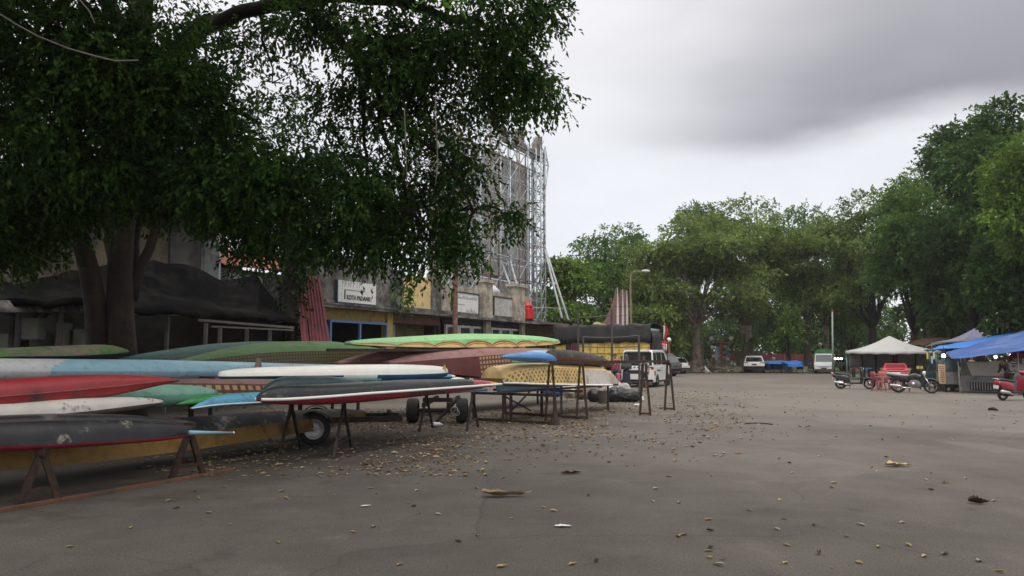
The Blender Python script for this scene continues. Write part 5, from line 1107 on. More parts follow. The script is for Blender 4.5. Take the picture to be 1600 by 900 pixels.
# white van with its tail turned towards us
th = -R(24); h_ = Vector((math.sin(-th), math.cos(-th), 0)); rear = G(996, 605.5)
low = [(-2.02, .30), (-2.06, .42), (-2.06, .95), (-2.03, 1.08), (1.52, 1.08), (1.95, .98), (2.08, .72), (2.08, .38), (2.0, .27), (-1.9, .25)]
gre = [(-2.02, 1.05), (-1.93, 1.80), (-1.78, 1.90), (0.55, 1.92), (0.85, 1.84), (1.55, 1.06)]
t = car('white_van', 'white passenger van with a large black rear window, parked beyond the rack', 'van', rear + h_ * 2.05, th, 1.68, 1.50, 1.08, low, gre, (-1.25, 1.35), 0.30, carw,
    [[(-1.86, 1.16), (-1.80, 1.76), (-1.22, 1.78), (-1.22, 1.16)], [(-1.14, 1.16), (-1.14, 1.78), (-0.10, 1.79), (-0.10, 1.16)], [(0.0, 1.14), (0.0, 1.79), (0.62, 1.76), (1.22, 1.14)]],
    [('rear_window', (gre[0], gre[1]), (0.08, 0.98), 0, gl, 0.93), ('windscreen', (gre[4], gre[5]), (0.08, 0.92), 0, gl, 0.9), ('plate_recess', ((-2.06, .42), (-2.06, .95)), (0.52, 0.86), 0, platek, 0.5), ('rear_bumper', ((-2.02, .30), (-2.06, .42)), (0.0, 0.9), 0, blackp, 0.96)],
    both('tail_lamp', 0.78, -2.05, 0.99, (0.13, 0.06, 0.14), lampr) + both('mirror', 0.93, 0.95, 1.22, (0.16, 0.10, 0.2), blackp) + [('side_stripe', (0.845, -0.9, 0.86), (0.012, 0.7, 0.07), blackp), ('reflector', (0.846, -1.75, 0.72), (0.012, 0.22, 0.2), lampr), ('roof_spoiler', (0, -2.0, 1.86), (1.3, 0.2, 0.05), carw)] + both('door_handle', 0.845, -0.2, 0.98, (0.015, 0.16, 0.03), blackp) + both('sill_trim', 0.835, 0.05, 0.30, (0.02, 1.9, 0.1), blackp) + [('door_seam', (0.8405, yq, 0.72), (0.006, 0.012, 0.7), blackp) for yq in (-0.15, 0.95)])
w = MB()
for i in range(7):
    x = -0.62 + i * 0.2; w.add([(x, -2.07, 1.00), (x + 0.11, -2.07, 1.00), (x + 0.18, -2.07, 1.055), (x + 0.07, -2.07, 1.055)], [(0, 1, 2, 3)])
w.build('rear_decal', blackp, t, local=True)
# grey SUV and white hatchback behind it
q = G(1064, 588.5); th = R(47); h_ = Vector((math.sin(-th), math.cos(-th), 0))
lowS = [(-2.15, .42), (-2.2, .6), (-2.16, 1.0), (1.2, 1.05), (2.0, .95), (2.2, .75), (2.18, .42), (2.0, .3), (-2.0, .3)]
greS = [(-2.1, .98), (-1.72, 1.60), (-1.5, 1.70), (-0.1, 1.72), (0.3, 1.64), (1.15, 1.02)]
car('grey_suv', 'dark grey SUV parked beside the nose of the white van', 'car', q + h_ * 2.1 + Vector((-0.3, 0.6, 0)), th, 1.8, 1.45, 1.0, lowS, greS, (-1.35, 1.4), 0.36, carg,
    [[(-1.75, 1.08), (-1.52, 1.56), (-1.05, 1.6), (-1.05, 1.08)], [(-0.97, 1.08), (-0.97, 1.62), (-0.1, 1.63), (-0.1, 1.08)], [(0.0, 1.08), (0.0, 1.62), (0.25, 1.58), (0.95, 1.08)]],
    [('rear_window', (greS[0], greS[1]), (0.15, 0.9), 0, mat('hazy_glass', (0.16, 0.17, 0.17), 0.15), 0.85), ('windscreen', (greS[4], greS[5]), (0.08, 0.92), 0, gl, 0.9), ('rear_bumper', ((-2.15, .42), (-2.2, .6)), (0, 1), 0, blackp, 0.97), ('number_plate', ((-2.2, .6), (-2.16, 1.0)), (0.35, 0.6), 0, platek, 0.26)],
    both('tail_lamp', 0.78, -2.14, 0.93, (0.2, 0.14, 0.16), lampr) + both('mirror', 0.97, 0.75, 1.1, (0.16, 0.1, 0.15), carg) + [('roof_rail', (s * 0.62, -0.8, 1.73), (0.05, 1.6, 0.05), chrome) for s in (-1, 1)])
q = G(1077, 584.5); th = R(42); h_ = Vector((math.sin(-th), math.cos(-th), 0))
lowH = [(-1.9, .38), (-1.95, .6), (-1.9, .95), (1.0, .95), (1.8, .85), (1.95, .65), (1.9, .32), (-1.8, .3)]
greH = [(-1.88, .92), (-1.45, 1.42), (-1.2, 1.50), (-0.1, 1.50), (0.2, 1.44), (1.0, .92)]
car('white_hatchback', 'white hatchback with red tail lamps half hidden behind the grey SUV', 'car', q + h_ * 1.9 + Vector((-0.3, 0.6, 0)), th, 1.7, 1.35, .93, lowH, greH, (-1.2, 1.25), 0.31, carw,
    [[(-1.5, 1.0), (-1.3, 1.38), (-0.75, 1.42), (-0.75, 1.0)], [(-0.68, 1.0), (-0.68, 1.42), (0.1, 1.4), (0.75, 1.0)]],
    [('rear_window', (greH[0], greH[1]), (0.12, 0.9), 0, gl, 0.85), ('windscreen', (greH[4], greH[5]), (0.08, 0.92), 0, gl, 0.9), ('rear_bumper', ((-1.9, .38), (-1.95, .6)), (0, 0.7), 0, blackp, 0.9)],
    both('tail_lamp', 0.70, -1.9, 0.86, (0.26, 0.12, 0.2), lampr) + [('number_plate', (0, -1.96, 0.7), (0.45, 0.03, 0.13), platew)])
# white crossover at the far edge of the car park
q = G(1179, 583)
car('white_crossover', 'white crossover with a dark lower bumper parked in front of the fern grown tree', 'car', q + Vector((0.6, 2.0, 0)), R(-17), 1.85, 1.42, 1.02, [(-2.1, .5), (-2.15, .7), (-2.05, 1.05), (1.2, 1.02), (2.0, .92), (2.2, .7), (2.15, .4), (-2.0, .36)], [(-2.05, 1.0), (-1.6, 1.52), (-1.3, 1.6), (-0.1, 1.62), (0.2, 1.56), (1.1, 1.0)], (-1.32, 1.35), 0.36, carw,
    [[(-1.6, 1.08), (-1.4, 1.46), (-0.9, 1.5), (-0.9, 1.08)], [(-0.82, 1.08), (-0.82, 1.52), (0.1, 1.5), (0.85, 1.08)]],
    [('rear_window', ((-2.05, 1.0), (-1.6, 1.52)), (0.1, 0.92), 0, gl, 0.88), ('windscreen', ((0.2, 1.56), (1.1, 1.0)), (0.08, .92), 0, gl, .9), ('rear_bumper', ((-2.1, .5), (-2.15, .7)), (-0.6, 0.75), 0, blackp, 1.0)],
    both('tail_lamp', 0.72, -2.09, 0.98, (0.36, 0.08, 0.07), lampr) + [('number_plate', (0, -2.16, 0.8), (0.42, 0.03, 0.13), platek)])
# mini truck with the green box, facing us
q = G(1289, 584)
lowT = [(-2.1, .4), (-2.1, .85), (0.9, .85), (0.95, 1.0), (2.0, 1.0), (2.1, .75), (2.1, .38), (1.9, .28), (-2.0, .32)]
greT = [(0.92, .98), (0.95, 1.72), (1.2, 1.8), (1.62, 1.78), (2.02, .98)]
t = car('mini_truck', 'white mini truck with a rounded green canvas box standing on the grass edge', 'truck', q + Vector((0.8, 2.0, 0)), R(180 - 24), 1.62, 1.42, 1.0, lowT, greT, (-1.3, 1.3), 0.29, carw,
    [[(1.05, 1.08), (1.05, 1.66), (1.55, 1.66), (1.85, 1.08)]],
    [('windscreen', ((1.62, 1.78), (2.02, .98)), (0.1, 0.9), 0, mat('grey_glass', (0.10, 0.12, 0.13), 0.15), .9), ('bumper', ((2.1, .38), (2.1, .75)), (0.0, 0.12), 0, blackp, 0.96), ('grille', ((2.1, .38), (2.1, .75)), (0.55, 0.72), 0, blackp, 0.55), ('number_plate', ((2.1, .38), (2.1, .75)), (0.15, 0.42), 0, platek, 0.28)],
    both('headlight', 0.6, 2.09, 0.73, (0.28, 0.06, 0.15), lampw) + both('mirror', 0.92, 1.6, 1.3, (0.14, 0.1, 0.2), blackp))
w = MB(); n = 10
pf = [(-0.85, 0.9), (-0.85, 1.75)] + [(-0.85 * math.cos(R(180 * i / n)), 1.75 + 0.48 * math.sin(R(180 * i / n))) for i in range(1, n)] + [(0.85, 1.75), (0.85, 0.9)]
w.prism([(x, -2.1, z) for x, z in pf], (0, 2.85, 0)); w.build('canvas_box', mat('green_canvas', (0.045, 0.19, 0.075), 0.8, 0.15, 3, (0.03, 0.1, 0.05), 0.3, 2), t, local=True, fix=True)
w = MB(); w.box((0.87, -0.7, 1.35), (0.02, 2.7, 0.8)); w.box((-0.87, -0.7, 1.35), (0.02, 2.7, 0.8)); w.build('side_board', mat('cream_board', (0.45, 0.38, 0.25), 0.8, 0.2), t, local=True)
# dark parked car on the grass by the mini truck
q = G(1318, 581)
car('dark_sedan', 'dark car half hidden between the mini truck and the white tent', 'car', q + Vector((0, 3, 0.05)), R(80), 1.7, 1.3, .9, [(-2.1, .35), (-2.15, .8), (-1.5, .92), (1.1, .92), (2.1, .78), (2.15, .35)], [(-1.7, .9), (-1.1, 1.38), (0.2, 1.40), (1.1, .9)], (-1.3, 1.35), 0.31, carg, [[(-1.35, .95), (-1.0, 1.32), (0.1, 1.34), (0.85, .95)]], [], both('headlight', 0.6, 2.12, 0.7, (0.3, 0.06, 0.12), lampw))
# red car below the tent
q = G(1399, 597)
t = car('red_sedan', 'bright red car with a white plate parked under the front of the white tent', 'car', q + Vector((0.95, 1.9, 0)), R(-25), 1.72, 1.3, .92, [(-2.1, .35), (-2.16, .55), (-2.08, .95), (-1.5, 1.0), (1.0, .96), (2.0, .82), (2.15, .6), (2.1, .3), (-2.0, .28)], [(-1.75, .95), (-1.15, 1.27), (-0.9, 1.31), (0.1, 1.31), (0.3, 1.26), (1.1, .93)], (-1.3, 1.32), 0.31, carr,
    [[(-1.4, 1.0), (-1.0, 1.24), (-0.4, 1.26), (-0.4, 1.0)], [(-0.32, 1.0), (-0.32, 1.26), (0.2, 1.24), (0.8, 1.0)]],
    [('rear_window', ((-1.75, .95), (-1.15, 1.27)), (0.2, 0.9), 0, mat('red_tinted_glass', (0.12, 0.012, 0.02), 0.45, spec=0.1), .85), ('number_plate', ((-2.16, .55), (-2.08, .95)), (0.0, 0.35), 0, platew, 0.42)],
    both('tail_lamp', 0.72, -2.1, 0.86, (0.3, 0.12, 0.15), mat('lamp_pink', (0.6, 0.2, 0.22), 0.2)) + [('boot_trim', (0, -2.14, 0.80), (1.2, 0.03, 0.03), chrome)])
t.scale = (.86, .86, .86)
# big truck with tarpaulin
d = Vector((0.905, -0.425, 0)); tl = P(868, 560, 46.0); tl.z = 0
th = math.atan2(d.y, d.x)                              # local +x runs along the side we see, +y away from us
LT = 5.75
t = thing('cargo_truck', 'cargo truck with yellow sides under a black tarpaulin, parked across behind the van', 'truck', tl, th)
w = MB(); w.box((LT / 2, 1.15, 1.05), (LT, 2.3, 0.16)); 
for yy in (0.5, 1.8): w.box((LT / 2, yy, 0.85), (LT, 0.14, 0.22))
w.build('chassis', blackp, t, local=True)
yb = mat('yellow_truck_boards', (0.60, 0.44, 0.11), 0.65, 0.12, 3, (0.24, 0.17, 0.07), 0.28, 2.5)
w = MB()
for i in range(4):
    for s in (0.0, 2.3): w.box((LT / 2, s, 1.28 + i * 0.315), (LT - 0.02, 0.05, 0.295))
w.build('side_boards', yb, t, local=True)
w = MB()
for i in range(14):
    x = 0.06 + (LT - 0.12) * i / 13; w.box((x, -0.045, 1.76), (0.05, 0.045, 1.28))
for z in (1.15, 1.75, 2.38): w.box((LT / 2, -0.045, z), (LT, 0.035, 0.04))
w.build('stake', mat('yellow_stakes', (0.40, 0.28, 0.06), 0.65, 0.2, 3, (0.2, 0.14, 0.06), 0.3, 2), t, local=True)
w = MB(); w.box((0.86, -0.08, 1.76), (0.34, 0.03, 1.25)); w.build('black_flap', blackp, t, local=True)
w = MB(); w.box((1.3, -0.08, 1.98), (0.48, 0.03, 0.82)); w.build('maroon_panel', maroond, t, local=True)
w = MB(); rows = []
nL = 40
for r, (y, z) in enumerate(((-0.10, 2.36), (-0.10, 2.7), (-0.09, 3.0), (-0.08, 3.26), (-0.03, 3.36), (0.6, 3.42), (1.15, 3.44), (1.7, 3.42), (2.3, 3.36), (2.36, 3.2), (2.4, 2.3))):
    row = []
    for i in range(nL + 1):
        x = -0.12 + (LT + 0.2) * i / nL; nz_ = noise.noise((x * 1.1, r * 0.5, 2)) * 0.06 + 0.04 * noise.noise((x * 3 + r * 0.6, r * 1.2, 7)); zz = z + nz_ * 0.8
        if r == 0: zz += -0.10 * (1 if x < 1.0 else 0) + 0.07 * noise.noise((x * 2.2, 3, 3)); 
        if r in (4, 5, 6): zz += 0.05 * math.cos(x * 2 * math.pi / 1.15)
        row.append((x, y - nz_ if r < 4 else y, zz))
    rows.append(row)
w.sheet(rows); w.build('tarpaulin', tarp, t, True, local=True, solid=0.015)
w = MB(); rows = [[(LT + 0.10 + 0.05 * noise.noise((a, z, 1)) * 3 + 0.02, a * 2.5 - 0.1, z) for a in [i / 10 for i in range(11)]] for z in (0.75, 1.2, 1.7, 2.2, 2.6, 2.95)]
w.sheet(rows); w.build('end_tarpaulin', tarp, t, True, local=True, solid=0.015)
w = MB(); w.box((LT + 0.02, 1.1, 3.05), (0.06, 1.9, 0.22)); w.build('cargo', mat('cargo_sack', (0.16, 0.22, 0.25), 0.8, 0.5, 3), t, True, local=True)
w = MB(); w.box((-1.0, 1.15, 1.3), (1.5, 2.1, 1.3)); w.build('cab', mat('cab_dark', (0.03, 0.035, 0.04), 0.5), t, bevel=0.1, local=True)
for x in (LT - 0.9, LT - 1.95, -0.9):
    for y, s in ((0.25, -1), (2.05, 1)): wheel_parts(t, (x, y, 0.45), (0, s, 0), 0.45, 0.28, True)

# ------------------------------------------------------------------ motorbikes (built along +y)
def bike(label, loc, rz, kind, paint_, seatm, wr, wb, lean=0.06, group='motorbikes parked by the stalls', rimm_=None):
    t = thing('scooter' if kind == 'scooter' else 'motorcycle', label, 'motorbike', loc, rz, group); t.rotation_euler = (0, lean, rz)
    rm = rimm_ or rimm
    for y, nm in ((0, 'rear_wheel'), (wb, 'front_wheel')):
        c = Vector((0, y, wr)); w = MB(); w.torus(c, (1, 0, 0), wr - 0.045, 0.045, 30, 8); wh = w.build(nm, tyrem, t, True, local=True)
        w = MB(); w.torus(c, (1, 0, 0), wr - 0.09, 0.02, 26, 6); w.lathe(c - Vector((0.06, 0, 0)), [(0.05, 0), (0.055, 0.12)], 12, (1, 0, 0))
        for k in range(5):
            a = k * 2 * math.pi / 5 + 0.3; w.bar(c + Vector((0, math.cos(a), math.sin(a))) * 0.04, c + Vector((0, math.cos(a), math.sin(a))) * (wr - 0.09), 0.03, 0.018)
        w.lathe(c + Vector((0.045, 0, 0)), [(0.10, 0), (0.10, 0.008)], 16, (1, 0, 0)); w.build('rim', rm, wh, True, local=True)
    fk = Vector((0, wb - 0.02, wr)); hd = Vector((0, wb - 0.30, 0.92 if kind == 'scooter' else 0.86))
    w = MB()
    for s in (-1, 1): w.tube([fk + Vector((s * 0.075, 0, 0)), fk.lerp(hd, 0.62) + Vector((s * 0.075, 0, 0))], 0.022, 8)
    w.tube([fk.lerp(hd, 0.55), hd], 0.03, 8); w.build('fork', darksteel if kind == 'scooter' else chrome, t, True, local=True)
    def side(nm, pts, wid, m_, bev=0.03, x0=None):
        w = MB(); w.prism([(-wid / 2 if x0 is None else x0, y, z) for y, z in pts], (wid, 0, 0)); return w.build(nm, m_, t, True, bev, True, fix=True)
    n = 8; c = Vector((0, wb, wr))
    w = MB(); w.sheet([[c + Vector((x, (wr + 0.035) * math.cos(a), (wr + 0.035) * math.sin(a) - abs(x) * 0.3)) for x in (-0.07, -0.03, 0.03, 0.07)] for a in [R(20 + 125 * i / n) for i in range(n + 1)]]); w.build('front_fender', paint_, t, True, local=True, solid=0.012)
    if kind == 'scooter':
        side('side_panel', [(-0.30, 0.72), (-0.38, 0.62), (-0.22, 0.50), (0.05, 0.42), (0.30, 0.36), (0.42, 0.30), (0.44, 0.42), (0.38, 0.64), (0.10, 0.70)], 0.26, paint_, 0.05)
        side('floor_board', [(0.28, 0.26), (0.95, 0.26), (1.0, 0.34), (0.42, 0.34), (0.28, 0.36)], 0.30, blackp)
        side('leg_shield', [(0.86, 0.30), (0.99, 0.34), (wb - 0.22, 0.80), (wb - 0.26, 0.93), (wb - 0.34, 0.93), (wb - 0.36, 0.80), (0.86, 0.42)], 0.34, paint_, 0.05)
        side('seat', [(-0.25, 0.73), (0.05, 0.705), (0.38, 0.66), (0.47, 0.68), (0.44, 0.74), (0.20, 0.755), (-0.05, 0.80), (-0.26, 0.80)], 0.24, seatm, 0.035)
        side('engine', [(-0.08, 0.18), (0.42, 0.16), (0.45, 0.30), (0.10, 0.34), (-0.08, 0.30)], 0.20, darksteel)
        side('tail_lamp', [(-0.40, 0.62), (-0.30, 0.60), (-0.28, 0.70), (-0.38, 0.70)], 0.14, lampr, 0.01)
        hb = Vector((0, wb - 0.36, 1.0)); side('headset', [(wb - 0.26, 0.93), (wb - 0.24, 1.02), (wb - 0.34, 1.07), (wb - 0.42, 1.02), (wb - 0.38, 0.92)], 0.20, paint_, 0.035)
        w = MB(); w.box((0, wb - 0.235, 0.985), (0.14, 0.03, 0.08)); w.build('headlight', lampw, t, bevel=0.01, local=True)
        w = MB(); w.tube([(0.1, -0.28, 0.74), (0.1, -0.42, 0.79), (-0.1, -0.42, 0.79), (-0.1, -0.28, 0.74)], 0.014, 6); w.build('grab_rail', chrome, t, True, local=True)
    else:
        side('fuel_tank', [(0.38, 0.66), (0.45, 0.80), (0.70, 0.85), (0.92, 0.78), (0.95, 0.66), (0.7, 0.60)], 0.24, paint_, 0.06)
        side('side_panel', [(-0.10, 0.70), (0.08, 0.48), (0.42, 0.46), (0.45, 0.66), (0.2, 0.70)], 0.20, blackp, 0.03)
        side('seat', [(-0.42, 0.80), (-0.2, 0.76), (0.25, 0.72), (0.45, 0.74), (0.40, 0.80), (0.05, 0.82), (-0.35, 0.89), (-0.44, 0.86)], 0.22, seatm, 0.035)
        side('tail', [(-0.46, 0.80), (-0.34, 0.70), (0.0, 0.68), (0.1, 0.74), (-0.2, 0.775)], 0.18, paint_, 0.03)
        side('engine', [(0.42, 0.24), (0.82, 0.22), (0.90, 0.40), (0.72, 0.58), (0.5, 0.56), (0.40, 0.42)], 0.24, mat('engine_metal', (0.22, 0.21, 0.20), 0.5, 0.3, 14, metal=0.5), 0.03)
        side('rear_fender', [(-0.36, 0.60), (-0.28, 0.52), (-0.05, 0.64), (0.0, 0.70), (-0.2, 0.72)], 0.14, blackp)
        w = MB(); w.bar((0, 0.9, 0.42), (0, wb - 0.3, 0.85), 0.05); w.bar((0, 0.3, 0.3), (0, 0.9, 0.22), 0.05); w.tube([(0.09, 0, wr), (0.09, 0.5, 0.36)], 0.022, 6); w.tube([(-0.09, 0, wr), (-0.09, 0.5, 0.36)], 0.022, 6); w.build('frame', darksteel, t, local=True)
        w = MB(); w.lathe((0, wb - 0.24, 0.86), [(0.02, -0.08), (0.09, -0.05), (0.095, 0.02), (0.08, 0.05)], 14, (0, 1, 0)); w.build('headlight', lampw, t, True, local=True)
        w = MB(); w.lathe((0, 0.60, 0.40), [(0.08, -0.135), (0.08, 0.135)], 14, (1, 0, 0)); w.build('clutch_cover', chrome, t, True, local=True)
        hb = Vector((0, wb - 0.36, 0.98))
    w = MB(); w.tube([(-0.34, hb.y - 0.12, hb.z + 0.02), (-0.2, hb.y - 0.03, hb.z + 0.03), (0, hb.y + 0.02, hb.z - 0.02), (0.2, hb.y - 0.03, hb.z + 0.03), (0.34, hb.y - 0.12, hb.z + 0.02)], 0.016, 7); w.build('handlebar', blackp, t, True, local=True)
    for s in (-1, 1):
        w = MB(); w.tube([(s * 0.22, hb.y - 0.03, hb.z + 0.03), (s * 0.30, hb.y - 0.0, hb.z + 0.2)], 0.008, 5); w.ball((s * 0.31, hb.y, hb.z + 0.22), 0.07, 10, 6, (1, 0.3, 0.65)); w.build('mirror', blackp, t, True, local=True)
    w = MB(); w.tube([(0.14, 0.55, 0.24), (0.15, 0.2, 0.25), (0.16, 0.1, 0.29)], 0.025, 8); w.lathe((0.16, 0.15, 0.30), [(0.03, 0.02), (0.065, -0.06), (0.062, -0.42), (0.04, -0.46)], 12, (0, 1, 0.0 if False else -0.12)); w.build('muffler', chrome, t, True, local=True)
    w = MB(); w.tube([(-0.12, 0.45, 0.25), (-0.28, 0.38, 0.0)], 0.014, 6); w.build('kickstand', darksteel, t, local=True)
    w = MB(); w.box((0, -0.36, 0.50), (0.2, 0.012, 0.12)); w.build('number_plate', platew, t, local=True)
    return t
seatb = mat('seat_vinyl', (0.03, 0.03, 0.032), 0.5, 0.2, 5); seatg = mat('grey_seat_vinyl', (0.30, 0.30, 0.31), 0.5, 0.15, 5)
bk = mat('black_bike_paint', (0.03, 0.035, 0.042), 0.3, 0.2, 4, coat=0.5); rdk = mat('red_bike_paint', (0.26, 0.012, 0.03), 0.3, 0.1, 4, coat=0.6)
q = G(1314, 607.5); bike('dark grey scooter standing alone beside the red plastic table', q, R(-114), 'scooter', bk, seatb, 0.27, 1.27, 0.1)
q = G(1404, 613.5); bike('black motorcycle with a grey seat and wide handlebar beside the plastic table', q, R(-124), 'motorcycle', bk, seatg, 0.31, 1.28, 0.1, rimm_=mat('grey_rim', (0.2, 0.18, 0.16), 0.5, 0.2))
q = G(1567, 626); bike('crimson scooter with a white plate in front of the grey food counter', q, R(-70), 'scooter', rdk, seatb, 0.27, 1.27, 0.08)

# ------------------------------------------------------------------ people
SK = [mat('skin_brown', (0.20, 0.11, 0.072), 0.6, 0.1, 6), mat('skin_tan', (0.27, 0.16, 0.11), 0.6, 0.1, 6)]
hairm = mat('black_hair', (0.012, 0.011, 0.011), 0.6, 0.3, 20)
def cloth(key, c): return mat(key, c, 0.85, 0.12, 5, bump=0.3, bscale=12)
def skin(name, chains, m_, parent, root=0):
    """chains: joints {id: (pos, radius)}, bones [(a, b)] grown into one continuous surface"""
    jo, bo = chains; me = bpy.data.meshes.new(name); bm = bmesh.new(); sk = bm.verts.layers.skin.verify(); vs = {}
    for k, (p, r) in jo.items():
        v = bm.verts.new(p); rr_ = r if isinstance(r, tuple) else (r, r); v[sk].radius = rr_; vs[k] = v
    first = next(iter(vs.values())); first[sk].use_root = True
    for a, b in bo: bm.edges.new((vs[a], vs[b]))
    bm.to_mesh(me); bm.free(); me.materials.append(m_); o = bpy.data.objects.new(name, me); COL.objects.link(o)
    s = o.modifiers.new('skin', 'SKIN'); s.use_smooth_shade = True; o.modifiers.new('sub', 'SUBSURF').levels = 1; o.modifiers['sub'].render_levels = 2
    o.parent = parent; W[o.name] = Matrix(); return o
def person(label, loc, rz, H, sk, top, bottom, headwear=None, shorts=False, sleeve='short', pose=None, headturn=0.0, skirt=False, bend=0.0):
    t = thing('person', label, 'person', loc, rz, 'people gathered behind the white van'); pose = pose or {}
    s = H / 1.7; J = {}; B = []
    def V(x, y, z): return Vector((x * s, y * s, z * s))
    def bd(p):                                           # bend the upper body forward about the hips
        z0 = 0.95 * s
        if p.z <= z0 or not bend: return p
        q = p - Vector((0, 0, z0)); c, n_ = math.cos(bend), math.sin(bend); return Vector((q.x, q.y * c + q.z * n_, z0 + q.z * c - q.y * n_))
    J['pel'] = (V(0, 0, .93), (.13 * s, .095 * s)); J['wst'] = (bd(V(0, 0, 1.08)), (.115 * s, .085 * s)); J['chs'] = (bd(V(0, .0, 1.28)), (.135 * s, .095 * s)); J['shb'] = (bd(V(0, -.005, 1.40)), (.09 * s, .07 * s)); J['nck'] = (bd(V(0, .0, 1.47)), .05 * s)
    J['hd1'] = (bd(V(0, .02, 1.535)), (.065 * s, .075 * s)); J['hd2'] = (bd(V(0, .012, 1.61)), (.074 * s, .09 * s)); J['hd3'] = (bd(V(0, 0, 1.67)), (.05 * s, .06 * s))
    J['nose'] = (bd(V(0, .112, 1.575)), .012 * s)
    B += [('pel', 'wst'), ('wst', 'chs'), ('chs', 'shb'), ('shb', 'nck'), ('nck', 'hd1'), ('hd1', 'hd2'), ('hd2', 'hd3'), ('hd2', 'nose')]
    for i, sd in enumerate((-1, 1)):
        n_ = 'lr'[i]; el, wr_ = pose.get('arm' + n_, ((.235, -.03, 1.13), (.25, .06, .90)))
        step = pose.get('leg' + n_, 0.0)
        J['sh' + n_] = (bd(V(sd * .165, 0, 1.385)), .052 * s); J['el' + n_] = (bd(V(sd * el[0], el[1], el[2])), .040 * s); J['wr' + n_] = (bd(V(sd * wr_[0], wr_[1], wr_[2])), .028 * s)
        d = (J['wr' + n_][0] - J['el' + n_][0]).normalized(); pm = J['wr' + n_][0] + d * .055 * s; J['pm' + n_] = (pm, (.034 * s, .018 * s)); B += [('shb', 'sh' + n_), ('sh' + n_, 'el' + n_), ('el' + n_, 'wr' + n_), ('wr' + n_, 'pm' + n_)]
        x = Vector((0, 1, 0)) - d * d.y; x = x.normalized() if x.length > 1e-3 else Vector((1, 0, 0)); inn = Vector((-sd, 0, 0))
        for f, (o_, l) in enumerate(((.026, .062), (.009, .074), (-.009, .068), (-.025, .052))):
            a = pm + x * o_ * s + d * .030 * s; b_ = a + d * l * .5 * s; c = b_ + (d * .7 + inn * .5) * l * .5 * s
            J[f'f{n_}{f}a'] = (a, .009 * s); J[f'f{n_}{f}b'] = (b_, .0085 * s); J[f'f{n_}{f}c'] = (c, .0075 * s); B += [('pm' + n_, f'f{n_}{f}a'), (f'f{n_}{f}a', f'f{n_}{f}b'), (f'f{n_}{f}b', f'f{n_}{f}c')]
        a = J['wr' + n_][0] + d * .03 * s + x * .036 * s; b_ = a + (d * .7 + x * .6) * .045 * s; J['th' + n_] = (a, .012 * s); J['ti' + n_] = (b_, .009 * s); B += [('wr' + n_, 'th' + n_), ('th' + n_, 'ti' + n_)]
        J['hp' + n_] = (V(sd * .09, 0, .86), .085 * s); J['kn' + n_] = (V(sd * .10, .02 + step * .5, .47), .056 * s); J['cf' + n_] = (V(sd * .10, -.01 + step * .7, .32), .052 * s); J['an' + n_] = (V(sd * .105, -.02 + step, .085), .036 * s); J['ft' + n_] = (V(sd * .115, .08 + step, .035), (.042 * s, .030 * s)); J['to' + n_] = (V(sd * .12, .16 + step, .028), (.036 * s, .022 * s))
        B += [('pel', 'hp' + n_), ('hp' + n_, 'kn' + n_), ('kn' + n_, 'cf' + n_), ('cf' + n_, 'an' + n_), ('an' + n_, 'ft' + n_), ('ft' + n_, 'to' + n_)]
    skin('body', (J, B), sk, t)
    def grow(ids, k, extra=()): return {i: (J[i][0], tuple(r * k + .012 * s for r in (J[i][1] if isinstance(J[i][1], tuple) else (J[i][1],) * 2))) for i in ids}
    ids = ['wst', 'pel', 'chs', 'shb', 'shl', 'shr'] + (['ell', 'elr'] if sleeve != 'none' else []) + (['wrl', 'wrr'] if sleeve == 'long' else []); g_ = grow(ids, 1.1)
    if sleeve == 'short':
        for n_ in 'lr': g_['el' + n_] = (J['sh' + n_][0].lerp(J['el' + n_][0], 0.75), (.062 * s,) * 2)
    skin('shirt', (g_, [(a, b) for a, b in B if a in g_ and b in g_]), top, t)
    if skirt:
        w = MB(); w.lathe(V(0, 0, 0.05), [(.20 * s, 0), (.205 * s, .3 * s), (.19 * s, .7 * s), (.165 * s, .95 * s)], 16); w.build('skirt', bottom, t, True, local=True)
    else:
        ids = ['pel', 'hpl', 'hpr', 'knl', 'knr'] + ([] if shorts else ['cfl', 'cfr', 'anl', 'anr']); g_ = grow(ids, 1.12)
        skin('trousers', (g_, [(a, b) for a, b in B if a in g_ and b in g_]), bottom, t)
        w = MB()
        for n_ in 'lr': c = J['ft' + n_][0]; w.box((c.x, c.y, 0.015 * s), (.10 * s, .27 * s, .03 * s))
        w.build('sandal', blackp, t, bevel=0.01, local=True)
    hc = J['hd2'][0]
    w = MB()
    for sd in (-1, 1): w.ball(hc + V(sd * .03, .082, -.005), .012 * s, 8, 6)
    w.build('eye', mat('eye_dark', (0.02, 0.015, 0.012), 0.3), t, True, local=True)
    if headwear and headwear[0] == 'hijab':
        w = MB(); rows = []
        for i, (r, z) in enumerate(((.27, 1.02), (.245, 1.20), (.205, 1.34), (.165, 1.42), (.125, 1.48), (.115, 1.56), (.118, 1.63), (.105, 1.70), (.06, 1.745), (.005, 1.755))):
            rows.append([bd(V(r * math.sin(a) * (1.0), r * -math.cos(a) * (0.85 if z < 1.45 else 1.05), z)) for a in [R(-148 + 296 * j / 18) if z > 1.47 else R(-180 + 360 * j / 18) for j in range(19)]])
        w.sheet(rows); w.build('hijab', headwear[1], t, True, local=True, solid=0.01)
    else:
        m_ = headwear[1] if headwear else hairm
        w = MB(); n = 14; rows = []
        for i in range(7):
            e = R(-18 + 108 * i / 6); rows.append([hc + Vector((math.cos(e) * math.sin(a) * .088 * s, -math.cos(e) * math.cos(a) * .104 * s - .006 * s, (math.sin(e) * .098 + .012) * s)) for a in [R(-125 + 250 * j / n) if i < 3 else R(-180 + 360 * j / n) for j in range(n + 1)]])
        w.sheet(rows)
        if headwear: w.box(hc + V(0, .12, .055), (.13 * s, .10 * s, .012 * s))
